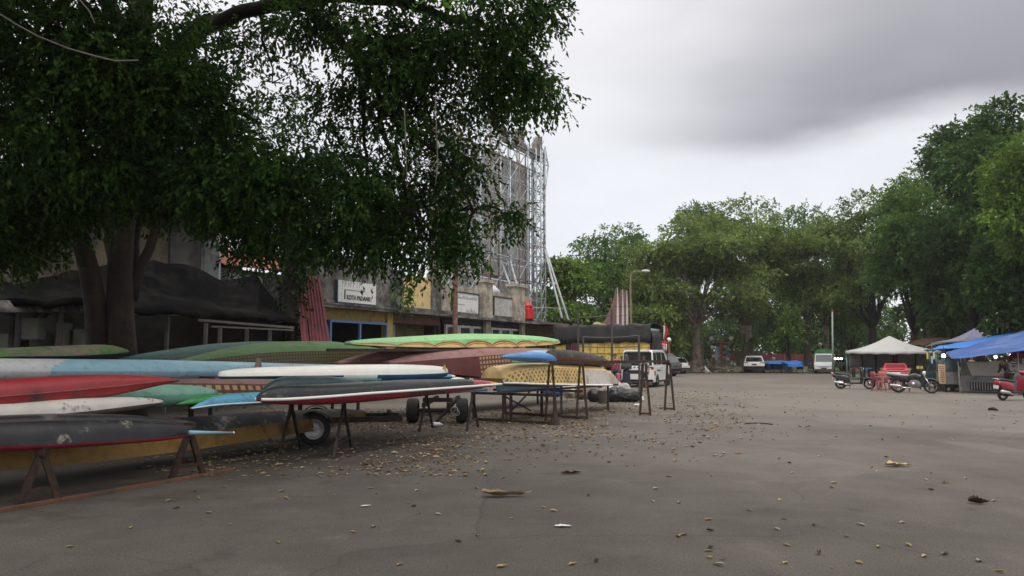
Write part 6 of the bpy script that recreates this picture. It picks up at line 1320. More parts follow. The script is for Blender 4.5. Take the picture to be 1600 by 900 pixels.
        w.build('cap' if headwear else 'hair', m_, t, True, local=True, solid=0.012)
    return t
def fwd(px, py, face): return G(px, py), R(face)
q, a = fwd(1007, 611, 150); person('man in white shirt and dark vest with knee length shorts standing by the white van', q, a, 1.60, SK[0], cloth('grey_white_shirt', (0.42, 0.42, 0.42)), cloth('dark_shorts', (0.03, 0.04, 0.038)), shorts=True, pose={'armr': ((.24, .06, 1.14), (.14, .26, 1.12)), 'legl': 0.08})
t_ = bpy.data.objects[[o.name for o in bpy.data.objects if o.name.startswith('person')][-1]]
w = MB(); w.sheet([[(x * 1.02, y, z) for x, y in ((-.15, .0), (-.13, -.105), (0, -.125), (.13, -.105), (.15, .0))] for z in (0.95, 1.1, 1.25, 1.33)]); w.build('vest', cloth('black_vest', (0.03, 0.03, 0.033)), t_, True, local=True, solid=0.015)
q, a = fwd(979, 609, 10); person('woman in a grey hijab and royal blue tunic seen from behind', q, a, 1.62, SK[1], cloth('royal_blue_cloth', (0.035, 0.11, 0.34)), cloth('navy_skirt', (0.02, 0.025, 0.045)), ('hijab', cloth('charcoal_hijab', (0.06, 0.06, 0.065))), sleeve='long', skirt=True, pose={'arml': ((.24, .02, 1.14), (.12, .24, 1.12)), 'armr': ((.24, .02, 1.14), (.12, .24, 1.12))})
q, a = fwd(961.5, 606, 172); person('man in a crimson football shirt facing us beside the woman in blue', q, a, 1.68, SK[1], cloth('crimson_shirt', (0.33, 0.02, 0.06)), cloth('dark_trousers', (0.025, 0.022, 0.025)), pose={'armr': ((.24, .05, 1.14), (.10, .22, 1.08))})
tp = bpy.data.objects[[o.name for o in bpy.data.objects if o.name.startswith('person')][-1]]
w = MB(); w.box((0, .118, 1.24), (.17, .012, .035)); w.box((0, .118, 1.19), (.10, .012, .02)); w.build('chest_print', mat('white_print', (0.6, 0.58, 0.58), 0.7), tp, local=True)
q, a = fwd(941, 606, 20); person('dark haired man in a pale grey shirt behind the scorched canoe', q, a, 1.60, SK[0], cloth('pale_grey_shirt', (0.36, 0.38, 0.40)), cloth('grey_trousers', (0.07, 0.07, 0.075)))
q, a = fwd(931.5, 603, 200); person('person in a yellow cap behind the scorched canoe', q, a, 1.60, SK[1], cloth('dull_green_shirt', (0.08, 0.10, 0.06)), cloth('dark_trousers', (0.025, 0.022, 0.025)), ('cap', cloth('yellow_cap', (0.62, 0.45, 0.03))))
q, a = fwd(972, 603, 190); person('person in white half hidden between the crimson shirt and the woman in blue', q, a, 1.58, SK[0], cloth('white_shirt', (0.55, 0.55, 0.55)), cloth('dark_trousers', (0.025, 0.022, 0.025)))
q, a = fwd(967, 609, 160); person('small child in a pink shirt in front of the man in crimson', q, a, 0.92, SK[1], cloth('pink_shirt', (0.52, 0.10, 0.22)), cloth('pink_trousers', (0.35, 0.10, 0.16)))
q = G(1578, 617); t_ = person('person in dark clothes bending forward between the crimson scooter and the grey counter', q, R(100), 1.62, SK[0], cloth('black_jacket', (0.025, 0.022, 0.028)), cloth('dark_trousers', (0.025, 0.022, 0.025)), bend=0.55, sleeve='long', pose={'armr': ((.22, .14, 1.16), (.16, .36, 1.16)), 'arml': ((.22, .14, 1.16), (.16, .36, 1.16))})
t_['group'] = 'people at the food stalls'
q = G(1520, 608); t_ = person('stallholder in black whose head shows over the grey food counter', q, R(170), 1.62, SK[1], cloth('black_jacket', (0.025, 0.022, 0.028)), cloth('dark_trousers', (0.025, 0.022, 0.025)))
t_['group'] = 'people at the food stalls'
# ------------------------------------------------------------------ tents, tarpaulins and food stalls
def drape(P00, P10, P01, P11, sag=0.15, nx=16, ny=8, seed=0, wr=0.04, edge=0.0):
    rows = []
    for j in range(ny + 1):
        v = j / ny; r = []
        for i in range(nx + 1):
            u = i / nx; p = P00.lerp(P10, u).lerp(P01.lerp(P11, u), v); p = p.copy()
            p.z -= sag * math.sin(math.pi * u) * (0.4 + 0.6 * math.sin(math.pi * v)); p.z += wr * noise.noise((u * 4 + seed, v * 3, seed)) + wr * .5 * noise.noise((u * 12, v * 9 + seed, 3))
            r.append(p)
        rows.append(r)
    return rows
white_canvas = mat('grey_white_canvas', (0.40, 0.40, 0.385), 0.75, 0.06, 2, (0.33, 0.33, 0.31), 0.3, 1)
polem = mat('teal_pole', (0.10, 0.20, 0.19), 0.5, 0.2, 6)
TY = 50.0
c0 = P(1321, 549, 51); c1 = P(1470, 549, 48.5); T0 = Vector((c0.x, 51, 0)); T1 = Vector((c1.x, 48.5, 0)); T2 = T1 + Vector((2.7, 5.3, 0)); T3 = T0 + Vector((2.5, 5.3, 0))
t = thing('white_tent', 'white peaked canopy tent on thin poles with a grey cloth back wall', 'tent', (T0 + T2) / 2)
ze = 1.92; pk = (T0 + T1 + T2 + T3) / 4 + Vector((-0.15, 0, 2.95)); w = MB()
for a, b in ((T0, T1), (T1, T2), (T2, T3), (T3, T0)):
    rows = []
    for j in range(9):
        f = j / 8; rows.append([(a.lerp(b, i / 12) + Vector((0, 0, ze))).lerp(pk, f) + Vector((0, 0, -0.16 * math.sin(math.pi * f) + 0.02 * noise.noise((i * .9 + a.x, j * .8, 1)) - 0.05 * math.sin(math.pi * i / 12) * (1 - f))) for i in range(13)])
    rows.insert(0, [p + Vector((0, 0, -0.17 - 0.03 * math.cos(i * math.pi))) + (a - (T0 + T2) / 2 + b - (T0 + T2) / 2).normalized() * 0.03 for i, p in enumerate(rows[0])])
    w.sheet(rows)
w.build('canopy', white_canvas, t, True, solid=0.012)
for q in (T0, T1, T2, T3): w = MB(); w.tube([q + Vector((.1, .1, 0)), q + Vector((.1, .1, ze))], 0.04, 8); w.build('pole', polem, t, True)
w = MB(); rows = [[T3.lerp(T2, i / 24) + Vector((0, -.1 + 0.05 * math.sin(i * 1.7), z)) for i in range(25)] for z in (0.75, 1.2, 1.85)]; w.sheet(rows); w.build('back_cloth', mat('grey_cloth', (0.20, 0.20, 0.19), 0.85, 0.15, 1.5), t, True, solid=0.01)
w = MB()
for f in (0.14, 0.3, 0.5, 0.53, 0.75): q = T3.lerp(T2, f); w.bar(q + Vector((0, -.2, 0)), q + Vector((0, -.2, 1.85)), 0.10)
w.build('back_post', blackp, t)
for px0, px1, m_, lb in ((1334, 1349, mat('stall_red', (0.30, 0.02, 0.03), 0.6), 'red box stall front below the white tent'), (1350, 1361, mat('stall_blue', (0.03, 0.13, 0.36), 0.6), 'blue box stall front below the white tent')):
    a, b = P(px0, 569, 58), P(px1, 569, 58); tt = thing('stall_counter', lb, 'counter', ((a.x + b.x) / 2, 58, 0)); w = MB(); w.box(((a.x + b.x) / 2, 58.2, 0.77), (b.x - a.x - .03, .6, .34)); w.build('panel', m_, tt)
    w = MB()
    for x in (a.x + .05, b.x - .05): w.box((x, 58.2, 0.3), (.06, .5, .598))
    w.build('leg', blackp, tt); w = MB(); w.box(((a.x + b.x) / 2, 58.2, 0.968), (b.x - a.x, .7, .05)); w.build('counter_top', whitew, tt)
# blue tarpaulins, purple tent, brown awning
blue1 = mat('bright_blue_tarpaulin', (0.030, 0.17, 0.55), 0.6, 0.1, 1.5, (0.08, 0.23, 0.55), 0.3, 1); blue2t = mat('deep_blue_tarpaulin', (0.024, 0.075, 0.25), 0.7, 0.15, 1.2, (0.10, 0.15, 0.31), 0.38, 0.8)
def tarpth(label, P4, m_, seed, poles, sag=.2):
    t = thing('blue_tarpaulin', label, 'tarpaulin', ((P4[0].x + P4[1].x) / 2, (P4[0].y + P4[2].y) / 2, 0), 0, 'blue tarpaulins over the food stalls'); w = MB(); w.sheet(drape(*P4, sag, 20, 10, seed)); w.build('sheet', m_, t, True, solid=0.008)
    for q in poles: w = MB(); w.tube([(q.x, q.y, 0), (q.x, q.y, q.z - .03)], 0.028, 7); w.build('pole', mat('pale_pole', (0.33, 0.32, 0.30), 0.6, 0.2), t, True)
pa = (P(1452, 547, 40), P(1600, 531, 39), P(1468, 540, 44), P(1578, 519, 45)); 
tarpth('bright blue tarpaulin rising from the white tent towards the tall trees', pa, blue1, 3, (P(1475, 546, 40.2), P(1574, 534, 39.5), P(1500, 537, 43.8)), .12)
pb = (P(1487, 561, 33), P(1650, 540, 30), P(1478, 550, 36), P(1650, 501, 37))
tarpth('deep blue tarpaulin hanging lowest over the grey food counter', pb, blue2t, 8, (P(1497, 560, 33.2), P(1590, 549, 31.6), P(1555, 533, 36.2)), .1)
t = thing('purple_tent', 'faded purple pyramid tent peak behind the blue tarpaulins', 'tent', P(1525, 560, 52) * 1); t.location.z = 0; W[t.name] = Matrix.Translation(t.location)
q = Vector((t.location.x, 52, 0)); apex = q + Vector((0, 0, P(1525, 513, 52).z)); z = P(1500, 534, 52).z; w = MB(); cs = [q + Vector((a * 1.9, b * 1.9, z)) for a, b in ((-1, -1), (1, -1), (1, 1), (-1, 1))]
for i in range(4):
    a, b = cs[i], cs[(i + 1) % 4]; w.sheet([[a.lerp(b, k / 8).lerp(apex, f) + Vector((0, 0, -.22 * math.sin(math.pi * f))) for k in range(9)] for f in [j / 7 for j in range(8)]])
w.build('canopy', mat('purple_canvas', (0.27, 0.25, 0.36), 0.8, 0.08), t, True, solid=0.01)
for c in cs: w = MB(); w.tube([(c.x, c.y, 0), c], 0.03, 7); w.build('pole', polem, t, True)
a, b = P(1446, 541, 58), P(1502, 534, 58); t = thing('brown_awning', 'arched brown awning with a white underside between white tent and purple tent', 'awning', ((a.x + b.x) / 2, 58, 0))
w = MB(); w2 = MB(); rows = []; rows2 = []
for i in range(15):
    f = i / 14; x = a.x + (b.x - a.x) * f; z = a.z + (b.z - a.z) * f + 0.34 * math.sin(math.pi * min(1, f * 1.02)) ** 0.8; rows.append([Vector((x, 58, z)), Vector((x, 59, z + .12)), Vector((x, 61, z + .1))]); rows2.append([Vector((x, 58.05, z - .09 - .2 * math.sin(math.pi * f))), Vector((x, 58.04, z - .06))])
w.sheet(rows); w.build('roof', mat('brown_awning_cloth', (0.14, 0.065, 0.05), 0.8, 0.2), t, True, solid=0.05); w2.sheet(rows2); w2.build('valance', whitew, t, solid=0.01)
for x, z in ((a.x + .3, a.z), (b.x - .3, b.z)): w = MB(); w.tube([(x, 58.4, 0), (x, 58.4, z + .1)], .04, 7); w.build('pole', polem, t)
t = thing('red_parasol', 'red parasol edge hanging beneath the deep blue tarpaulin', 'parasol', (G(1597, 600).x, 33.0, 0))
q = P(1600, 553, 33); w = MB(); w.lathe((q.x + .3, 33, q.z - .2), [(1.0, 0), (.75, .2), (.4, .4), (.02, .52)], 10, cap=False); w.build('canopy', mat('red_canvas', (0.40, 0.03, 0.03), 0.7), t, solid=.01); w = MB(); w.tube([(q.x + .3, 33, 0), (q.x + .3, 33, q.z + .3)], .025, 7); w.build('pole', polem, t)
# food cart with glass case
ss = mat('dull_stainless', (0.36, 0.36, 0.35), 0.4, 0.12, 3, (0.2, 0.19, 0.18), 0.3, 2, metal=0.35)
cartgl = mat('cart_glass', (0.10, 0.15, 0.15), 0.12, 0.2, 2, (0.2, 0.24, 0.24), 0.3, 2); tealp = mat('teal_paint', (0.06, 0.13, 0.13), 0.5, 0.2, 4)
CYd = 34.5
a, b = P(1477, 600, CYd), P(1501, 600, CYd); x0, x1 = a.x, b.x
t = thing('food_cart', 'glass fronted food cart with a lit bulb over it under the blue tarpaulins', 'cart', ((x0 + x1) / 2, CYd, 0))
w = MB(); w.box(((x0 + x1) / 2, CYd + .35, .62), (x1 - x0, .7, .56)); w.build('cabinet', ss, t, bevel=.01)
w = MB(); w.box(((x0 + x1) / 2, CYd + .35, .16), (x1 - x0 - .06, .6, .32)); w.build('under_shelf', blackp, t)
w = MB(); w.box(((x0 + x1) / 2, CYd + .35, .925), (x1 - x0 + .06, .76, .04)); w.build('counter_top', tealp, t)
w = MB(); w.box(((x0 + x1) / 2, CYd + .35, 1.18), (x1 - x0 - .08, .56, .46)); w.build('glass_case', cartgl, t)
w = MB()
for x in (x0 + .02, x1 - .02):
    for y in (CYd + .05, CYd + .65): w.box((x, y, 1.27), (.04, .04, .64))
for z in (1.40, 1.58): w.box(((x0 + x1) / 2, CYd + .05, z), (x1 - x0, .03, .03)); w.box(((x0 + x1) / 2, CYd + .65, z), (x1 - x0, .03, .03))
w.build('case_frame', tealp, t)
cu = bpy.data.curves.new('lettering', 'FONT'); cu.body = 'R'; cu.size = .36; cu.extrude = .002; o = text_mesh('lettering', cu, tealp); o.parent = t; o.matrix_parent_inverse = W[t.name].inverted(); o.location = ((x0 + x1) / 2 + .05, CYd + .066, 1.12); o.rotation_euler = (R(90), 0, 0)
for xw in (x0 + .15, x1 - .15): wheel_parts(t, (xw, CYd + .05, .12), (0, -1, 0), .12, .06)
# banner in front
a, b = P(1467, 600, 34), P(1478, 600, 34); t = thing('menu_banner', 'tan menu banner on a thin stand beside the glass food cart', 'banner', ((a.x + b.x) / 2, 34, 0))
w = MB(); w.box(((a.x + b.x) / 2, 34, .80), (b.x - a.x, .03, .86)); o = w.build('cloth', mat('tan_banner', (0.50, 0.38, 0.24), 0.8, 0.1, 3), t)
w = MB(); rr = random.Random(8)
for i in range(9): w.box(((a.x + b.x) / 2 + rr.uniform(-.02, .02), 33.982, 1.12 - i * .08), (rr.uniform(.12, .25), .006, .03))
w.build('menu_print', mat('red_print', (0.30, 0.07, 0.05), 0.8), o); w = MB()
for x in (a.x, b.x): w.box((x, 34.04, .62), (.025, .025, 1.24))
w.build('stand', darksteel, t)
# long grey counter
a, b = P(1502, 600, 34.2), P(1556, 600, 33.2); t = thing('food_counter', 'long grey food counter with a slanted cloth front and a dark grille', 'counter', ((a.x + b.x) / 2, 34, 0))
dv = (Vector((b.x, b.y, 0)) - Vector((a.x, a.y, 0))); dv.normalize(); L_ = (Vector((b.x, b.y, 0)) - Vector((a.x, a.y, 0))).length + .6; nn = Vector((-dv.y, dv.x, 0)); O_ = Vector((a.x, a.y, 0))
def cb(mb, u0, u1, v0, v1, z0, z1):
    c = [O_ + dv * u + nn * v + Vector((0, 0, z)) for u in (u0, u1) for v in (v0, v1) for z in (z0, z1)]; mb.add(c, [(0, 1, 3, 2), (4, 6, 7, 5), (0, 4, 5, 1), (2, 3, 7, 6), (0, 2, 6, 4), (1, 5, 7, 3)])
w = MB(); cb(w, 0, L_, 0, .8, 0.06, .72); w.build('base', mat('grey_counter_paint', (0.21, 0.21, 0.205), 0.6, 0.15, 2, (0.1, 0.1, 0.1), 0.3, 1.5), t)
w = MB(); cb(w, .35, L_ - .15, -.012, -.003, .10, .44); g1 = w.build('grille_panel', blackp, t)
w = MB()
for i in range(14): cb(w, .4 + i * .105, .44 + i * .105, -.03, -.014, .12, .42)
w.build('grille_bar', ss, g1)
pale = mat('pale_counter_cloth', (0.47, 0.45, 0.41), 0.7, 0.08, 1.6, (0.3, 0.28, 0.25), 0.3, 1)
w = MB(); w.prism([O_ + dv * u + nn * v + Vector((0, 0, z)) for u, v, z in ((.45, -.06, .74), (L_ - .1, -.06, .74), (L_ + .05, -.16, 1.30), (.3, -.16, 1.30))], nn * .03); w.build('slanted_front', pale, t)
w = MB(); cb(w, 0, .42, .0, .6, .73, 1.32); w.build('side_box', mat('dim_box', (0.13, 0.13, 0.125), .7, .2), t)
w = MB(); cb(w, .3, L_ + .05, -.1, .7, 1.303, 1.34); w.build('counter_top', ss, t)
for i in range(5):
    q = O_ + dv * (1.0 + i * .27) + nn * .2 + Vector((0, 0, 1.342)); t2 = thing('bottle', 'small bottle on the long grey food counter', 'bottle', q, 0, 'bottles on the food counter'); w = MB(); w.lathe(q, [(.035, 0), (.035, .14), (.012, .19), (.012, .23)], 10); w.build('body', mat('bottle%d' % (i % 3), ((.3, .05, .03), (.4, .36, .3), (.05, .07, .03))[i % 3], .25), t2, True); w = MB(); w.lathe(q + Vector((0, 0, .231)), [(.014, 0), (.014, .02)], 8); w.build('cap', whitew, t2)
a = P(1586, 600, 33.5); t = thing('food_counter', 'second pale food counter behind the crimson scooter', 'counter', (a.x + .8, 33.5, 0)); w = MB(); w.box((a.x + .9, 33.9, .65), (2.2, .7, 1.1)); w.build('front', pale, t); w = MB(); w.box((a.x + .9, 33.9, 1.22), (2.3, .8, .04)); w.build('counter_top', ss, t)
w = MB()
for q in (-.1, 1.9): w.box((a.x + q, 33.9, .05), (.08, .6, .1))
w.build('leg', blackp, t)
bulbm = mat('lit_bulb', (1, 1, 1), .3, 0, emit=(1.0, 0.98, 0.92), estr=14)
for px, py, Y, r, lb in ((1474.5, 556, 34.6, .082, 'big bright bulb hanging over the glass food cart'), (1555.5, 557.5, 34.2, .06, 'small lit bulb over the middle of the grey counter'), (1580, 556, 33.8, .085, 'lit bulb hanging above the person who bends over'), (1305, 560.5, 62, .075, 'lit lamp of the row behind the mini truck, nearest to its cab'), (1309.7, 560.5, 62, .075, 'middle lit lamp of the row behind the mini truck'), (1314.5, 560.5, 62, .075, 'lit lamp at the tent end of the row behind the mini truck'), (1329, 560, 60, .075, 'lit lamp beside the front pole of the white tent')):
    q = P(px, py, Y); t = thing('lamp', lb, 'lamp', q, 0, 'lit lamps of the food stalls'); w = MB(); w.ball(q, r, 12, 8, (1.35, 1, .85) if r > .09 else (1, 1, 1)); w.build('bulb', bulbm, t, True)
    w = MB(); w.lathe(q + Vector((0, 0, r * .8)), [(r * .35, 0), (r * .3, .06)], 8); w.tube([q + Vector((0, 0, r * .8 + .06)), q + Vector((0, 0, r + .4))], .008, 5); w.build('flex', blackp, t)
# bottles and bags hanging at the tent's corner
q = P(1450, 560, 36); t = thing('snack_rack', 'dark rack of hanging snack packets at the corner of the white tent', 'rack', (q.x, 36, 0)); w = MB(); w.box((q.x, 36, .95), (.06, .06, 1.9)); w.box((q.x + .25, 36, .95), (.06, .06, 1.9)); w.box((q.x + .12, 36, 1.86), (.5, .08, .06)); w.box((q.x + .12, 36, .5), (.9, .3, .7)); w.build('frame', mat('dark_teal_box', (0.02, 0.045, 0.05), .6), t)
rr = random.Random(6)
for i, c in enumerate(((.45, .40, .08), (.08, .12, .06), (.35, .45, .5), (.5, .5, .45), (.3, .25, .05))):
    w = MB(); w.box((q.x - .08 + i * .1, 35.9, 1.62 - .1 * (i % 3)), (.075, .03, .34)); w.build('packet', mat('packet%d' % i, c, .5), t)
q = P(1437, 574, 37); t = thing('yellow_sign', 'small yellow sign board above the motorcycle handlebar', 'sign', (q.x, 37, 0)); w = MB(); w.box((q.x, 37, q.z), (.3, .02, .14)); w.build('board', mat('sign_yellow', (.45, .38, .10), .6), t); w = MB(); w.box((q.x, 37.02, q.z / 2), (.03, .015, q.z)); w.build('post', darksteel, t)
# plastic table and chairs
pinkp = mat('faded_red_plastic', (0.30, 0.075, 0.085), .55, .12, 4, (.36, .2, .2), .3, 3)
def chair(loc, rz, label):
    t = thing('plastic_chair', label, 'chair', loc, rz, 'red plastic chairs'); w = MB(); w.box((0, 0, .43), (.44, .42, .035)); w.build('seat', pinkp, t, bevel=.01, local=True)
    w = MB(); rows = [[(x, -.2 - .07 * (z - .45) * 2 - .04 * (1 - (x / .22) ** 2), z) for x in (-.22, -.11, 0, .11, .22)] for z in (.44, .6, .75, .88)]; w.sheet(rows); w.build('backrest', pinkp, t, True, solid=.02, local=True)
    for x in (-1, 1):
        for y in (-1, 1): w = MB(); w.bar((x * .18, y * .17, .42), (x * .23, y * .23, 0), .045); w.build('leg', pinkp, t, local=True)
        w = MB(); w.tube([(x * .22, -.2, .62), (x * .245, .0, .64), (x * .24, .17, .63), (x * .225, .19, .44)], .02, 6); w.build('armrest', pinkp, t, True, local=True)
g0 = G(1375, 611); chair(g0 + Vector((0, .1, 0)), R(-90), 'red plastic chair at the scooter end of the plastic table'); chair(g0 + Vector((.75, 1.0, 0)), R(170), 'red plastic chair on the tent side of the plastic table'); chair(g0 + Vector((1.0, -.0, 0)), R(10), 'red plastic chair tucked in front of the plastic table')
q = G(1386, 609); t = thing('plastic_table', 'faded red plastic table with a brown cardboard panel beside the motorcycle', 'table', q, 0); w = MB(); w.box((q.x, q.y + .3, .72), (1.05, .75, .035)); w.build('table_top', pinkp, t, bevel=.012)
for x in (-.45, .45):
    for y in (0, .6): w = MB(); w.bar((q.x + x * .94, q.y + y, .70), (q.x + x, q.y + y, 0), .06); w.build('leg', pinkp, t)
w = MB(); w.box((q.x + .05, q.y - .09, .50), (.66, .02, .34)); o = w.build('cardboard', mat('cardboard', (.26, .18, .10), .9, .15), None); tag(o, 'brown cardboard sheet leaning on the plastic table', 'cardboard')

# ------------------------------------------------------------------ far side of the car park
t = thing('low_wall', 'low weathered concrete wall along the far edge of the car park', 'wall', (26, 76, 0))
a, b = P(1075, 575, 76), P(1262, 575, 76); w = MB(); w.box(((a.x + b.x) / 2, 76.2, .28), (b.x - a.x, .4, .56)); w.build('wall', kerbm, t); w = MB(); w.box(((a.x + b.x) / 2, 76.2, .595), (b.x - a.x + .1, .5, .06)); w.build('coping', conc, t)
t = thing('park_railing', 'pale concrete railing with short piers beyond the low wall', 'railing', (24, 80, 0)); a, b = P(1080, 570, 80), P(1240, 570, 80); w = MB(); w.box(((a.x + b.x) / 2, 80, 1.05), (b.x - a.x, .16, .14)); w.build('top_rail', kerbm, t)
for i in range(12): x = a.x + (b.x - a.x) * i / 11; w = MB(); w.box((x, 80, .5), (.34, .3, 1.0)); w.build('pier', kerbm, t)
t = thing('red_fence', 'long dull red park fence under the far trees', 'fence', (38, 92, 0)); a, b = P(1120, 565, 92), P(1278, 565, 92); w = MB(); w.box(((a.x + b.x) / 2, 92, 1.35), (b.x - a.x, .05, .9)); w.build('panel', mat('dull_red_fence', (.17, .035, .03), .8, .3, 1), t)
for i in range(10): x = a.x + (b.x - a.x) * i / 9; w = MB(); w.box((x, 91.9, .95), (.12, .12, 1.9)); w.build('post', mat('red_post', (.28, .06, .04), .7), t)
redpole = mat('red_lamp_post', (.27, .075, .045), .6, .2, 5); globe = mat('lamp_globe', (.68, .66, .58), .3, .05)
def globe_lamp(label, px, Y, py_top, arms):
    b = P(px, 575, Y); b.z = 0; z = P(px, py_top, Y).z; t = thing('park_lamp', label, 'lamp post', b, 0, 'red park lamp posts'); w = MB(); w.box(b + Vector((0, 0, z / 2)), (.2 if arms else .11, .2 if arms else .11, z)); w.build('post', redpole, t)
    for s in ((-1, 1) if arms else (0,)):
        if s: w = MB(); w.bar(b + Vector((0, 0, z - .45)), b + Vector((s * .98, 0, z - .45)), .09); w.build('arm', mat('arm_ochre', (.28, .2, .09), .6), t)
        w = MB(); c = b + Vector((s * .98, 0, z - .05 if s else z + .15)); w.ball(c, .21 if s else .19, 14, 10); w.build('globe', globe, t, True); w = MB(); w.lathe(c - Vector((0, 0, .40)), [(.06, 0), (.09, .17)], 8); w.build('globe_holder', redpole, t)
globe_lamp('red twin globe lamp post standing by the debris heap', 1128, 76.8, 528, True)
globe_lamp('slim red lamp post with one globe beside the flag pole', 1046, 62, 534, False); globe_lamp('slim red lamp post with one globe just behind the twin globe lamp', 1113.5, 84, 545, False)
for px, py, Y, r, lb in ((1115.5, 557, 82, .2, 'white globe on a short stem below the twin lamp'), (1137, 561.5, 82, .19, 'low white globe between twin lamp and railing'), (1159, 561, 82, .2, 'low white globe beside the fern grown trunk'), (1209, 560.5, 84, .2, 'low white globe just behind the blue booths'), (1281.5, 538, 84, .2, 'white globe high over the mini truck box')):
    q = P(px, py, Y); t = thing('globe_light', lb, 'lamp', (q.x, q.y, 0), 0, 'white park globes'); w = MB(); w.ball(q, r, 12, 8); w.build('globe', globe, t, True); w = MB(); w.tube([(q.x, q.y, 0), q - Vector((0, 0, r * .95))], .05, 7); w.build('stem', redpole, t)
t = thing('blue_sculpture', 'blue and white round letter sculpture behind the twin globe lamp', 'sculpture', (P(1130, 560, 83).x, 83, 0)); bw = mat('blue_white_paint', (.12, .28, .42), .6, .3, 1.5, (.55, .58, .6), .45, 1.2); q = P(1131, 551, 83); w = MB(); w.torus(q, (0, 1, 0), .62, .17, 22, 8); w.box(q - Vector((.75, 0, .45)), (.25, .3, 2.2)); w.box(q - Vector((0, 0, 0)), (.7, .2, .25)); w.build('letter', bw, t); w = MB(); w.box((q.x - .3, 83, (q.z - 1.55) / 2), (1.2, .3, q.z - 1.55)); w.build('plinth', kerbm, t)
# street lamp with a curved arm
b = P(986, 560, 56); b.z = 0; t = thing('street_lamp', 'tall street lamp with a curved arm in front of the olive trees', 'street lamp', b); pts = [b] + [P(px, py, 56) for px, py in ((986, 500), (985, 445), (985.5, 432), (988, 426), (993, 424), (1004, 424))]; w = MB(); w.tube(pts, [.09, .075, .06, .055, .05, .05, .045], 8); w.build('pole', mat('rusty_lamp_pole', (.22, .17, .10), .6, .25, 4), t, True); q = P(1009, 423.5, 56); w = MB(); w.ball(q, .28, 12, 8, (1.2, .5, .38)); w.build('lamp_head', mat('lamp_head_grey', (.5, .5, .48), .4), t, True)
# thin pale pole by the mini truck
b = P(1300.5, 560, 66); b.z = 0; w = MB(); w.tube([b, P(1300.5, 487, 66)], [.09, .07], 8); t = thing('flag_mast', 'slim pale green mast rising behind the mini truck', 'pole', b); w.build('mast', mat('pale_green_mast', (.27, .33, .28), .5), t, True); w = MB(); w.ball(P(1300.5, 486, 66), .1, 8, 6); w.build('finial', redpole, t, True)
# horned maroon roof
t = thing('horned_roof_hall', 'maroon striped roof with three tall white tipped horns behind the truck', 'hall', P(962, 560, 62)); t.location.z = 0; W[t.name] = Matrix.Translation(t.location)
mr_ = mat('maroon_roof', (.17, .085, .085), .8, .15, 2); wr_ = mat('white_ridge', (.52, .48, .47), .7, .1)
for k, (px, dY, top, bx) in enumerate(((965, 0, 449, 944), (973, 2, 452, 957), (979.5, 4, 454, 967))):
    Y = 62 + dY; w = MB(); wd_ = px - bx; lf = [(bx - 8, 520), (bx, 506), (bx + .32 * wd_, 495), (bx + .6 * wd_, 482), (bx + .8 * wd_, 470), (bx + .92 * wd_, 460), (px, top)]
    right = [(px + 2.2, top + 20), (px + 2.5, 540)]
    pts = [P(x, y, Y) for x, y in lf] + [P(x, y, Y) for x, y in right] + [P(bx - 10, 540, Y)]; w.prism(pts, (0, 1.5, 0)); w.build('roof', mr_, t)
    w = MB(); pts = [P(px + d_, y, Y - .04) for d_, y in ((-1.6, 540), (-1.4, 490), (-.8, 470), (-.2, top), (.3, top), (1.0, 470), (2.0, 490), (2.4, 540))]; w.prism(pts, (0, .12, 0)); w.build('ridge', wr_, t)
w = MB(); a = P(925, 560, 62); w.box((P(950, 560, 62).x, 65, 1.3), (5, 5, 2.6)); w.build('wall', brownp, t)
t = thing('white_hut', 'small white hut roof showing over the black truck tarpaulin', 'hut', P(942, 560, 58)); t.location.z = 0; W[t.name] = Matrix.Translation(t.location); a, b = P(930, 506, 58), P(954, 500, 58); w = MB(); w.box(((a.x + b.x) / 2, 59, 1.7), (b.x - a.x, 2, 3.4)); w.build('wall', whitew, t); w = MB(); z = 3.42; w.prism([(a.x - .2, 57.8, z), (b.x + .2, 57.8, z), (b.x + .1, 57.8, z + .35), (a.x + .1, 57.8, z + .75)], (0, 2.4, 0)); w.build('roof', creamp, t)
# flag and bunting
b = P(1038.5, 560, 52); b.z = 0; t = thing('flag_pole', 'slim pole flying a limp red and white flag behind the white van', 'flag', b); w = MB(); w.tube([b, P(1038.5, 504, 52)], .035, 7); w.build('pole', redpole, t, True)
fr_ = mat('flag_red', (.5, .03, .04), .8, .1); fw_ = mat('flag_white', (.66, .64, .62), .8, .06)
for m_, (f0, f1) in ((fr_, (0.45, 1)), (fw_, (0, .45))):
    w = MB(); rows = []
    for i in range(9):
        y = 509 + 22 * i / 8; ww = 7.5 * math.sin(math.pi * min(1, .15 + .8 * i / 8)) ** .8
        rows.append([P(1036.5 + ww * (f0 + (f1 - f0) * k / 4) * 1.0, y, 52 + .12 * math.sin(k * 1.3 + i * .6)) for k in range(5)])
    w.sheet(rows); w.build('red_band' if m_ is fr_ else 'white_band', m_, t, True, solid=.008)
t = thing('bunting', 'scalloped red and white bunting hung beside the truck end', 'bunting', P(1030, 560, 50)); t.location.z = 0; W[t.name] = Matrix.Translation(t.location)
for m_, y0, y1 in ((fr_, 532, 536), (fw_, 536, 545)):
    w = MB(); rows = []
    for r in range(4):
        rows.append([P(1024 + 18 * i / 24, (y0 + (y1 - y0) * r / 3) + (2.6 * abs(math.sin(i * .78)) if (r == 3 and m_ is fw_) else 0) + 1.5 * (i / 24), 50 + .05 * math.sin(i * 1.3)) for i in range(25)])
    w.sheet(rows); w.build('red_border' if m_ is fr_ else 'white_field', m_, t, True, solid=.01)
w = MB()
for i in range(4): w.prism([P(1028 + i * 3.4, 537.5, 49.94), P(1030.4 + i * 3.4, 537.7, 49.94), P(1029.6 + i * 3.4, 542, 49.94), P(1028.6 + i * 3.4, 542, 49.94)], (0, .02, 0))
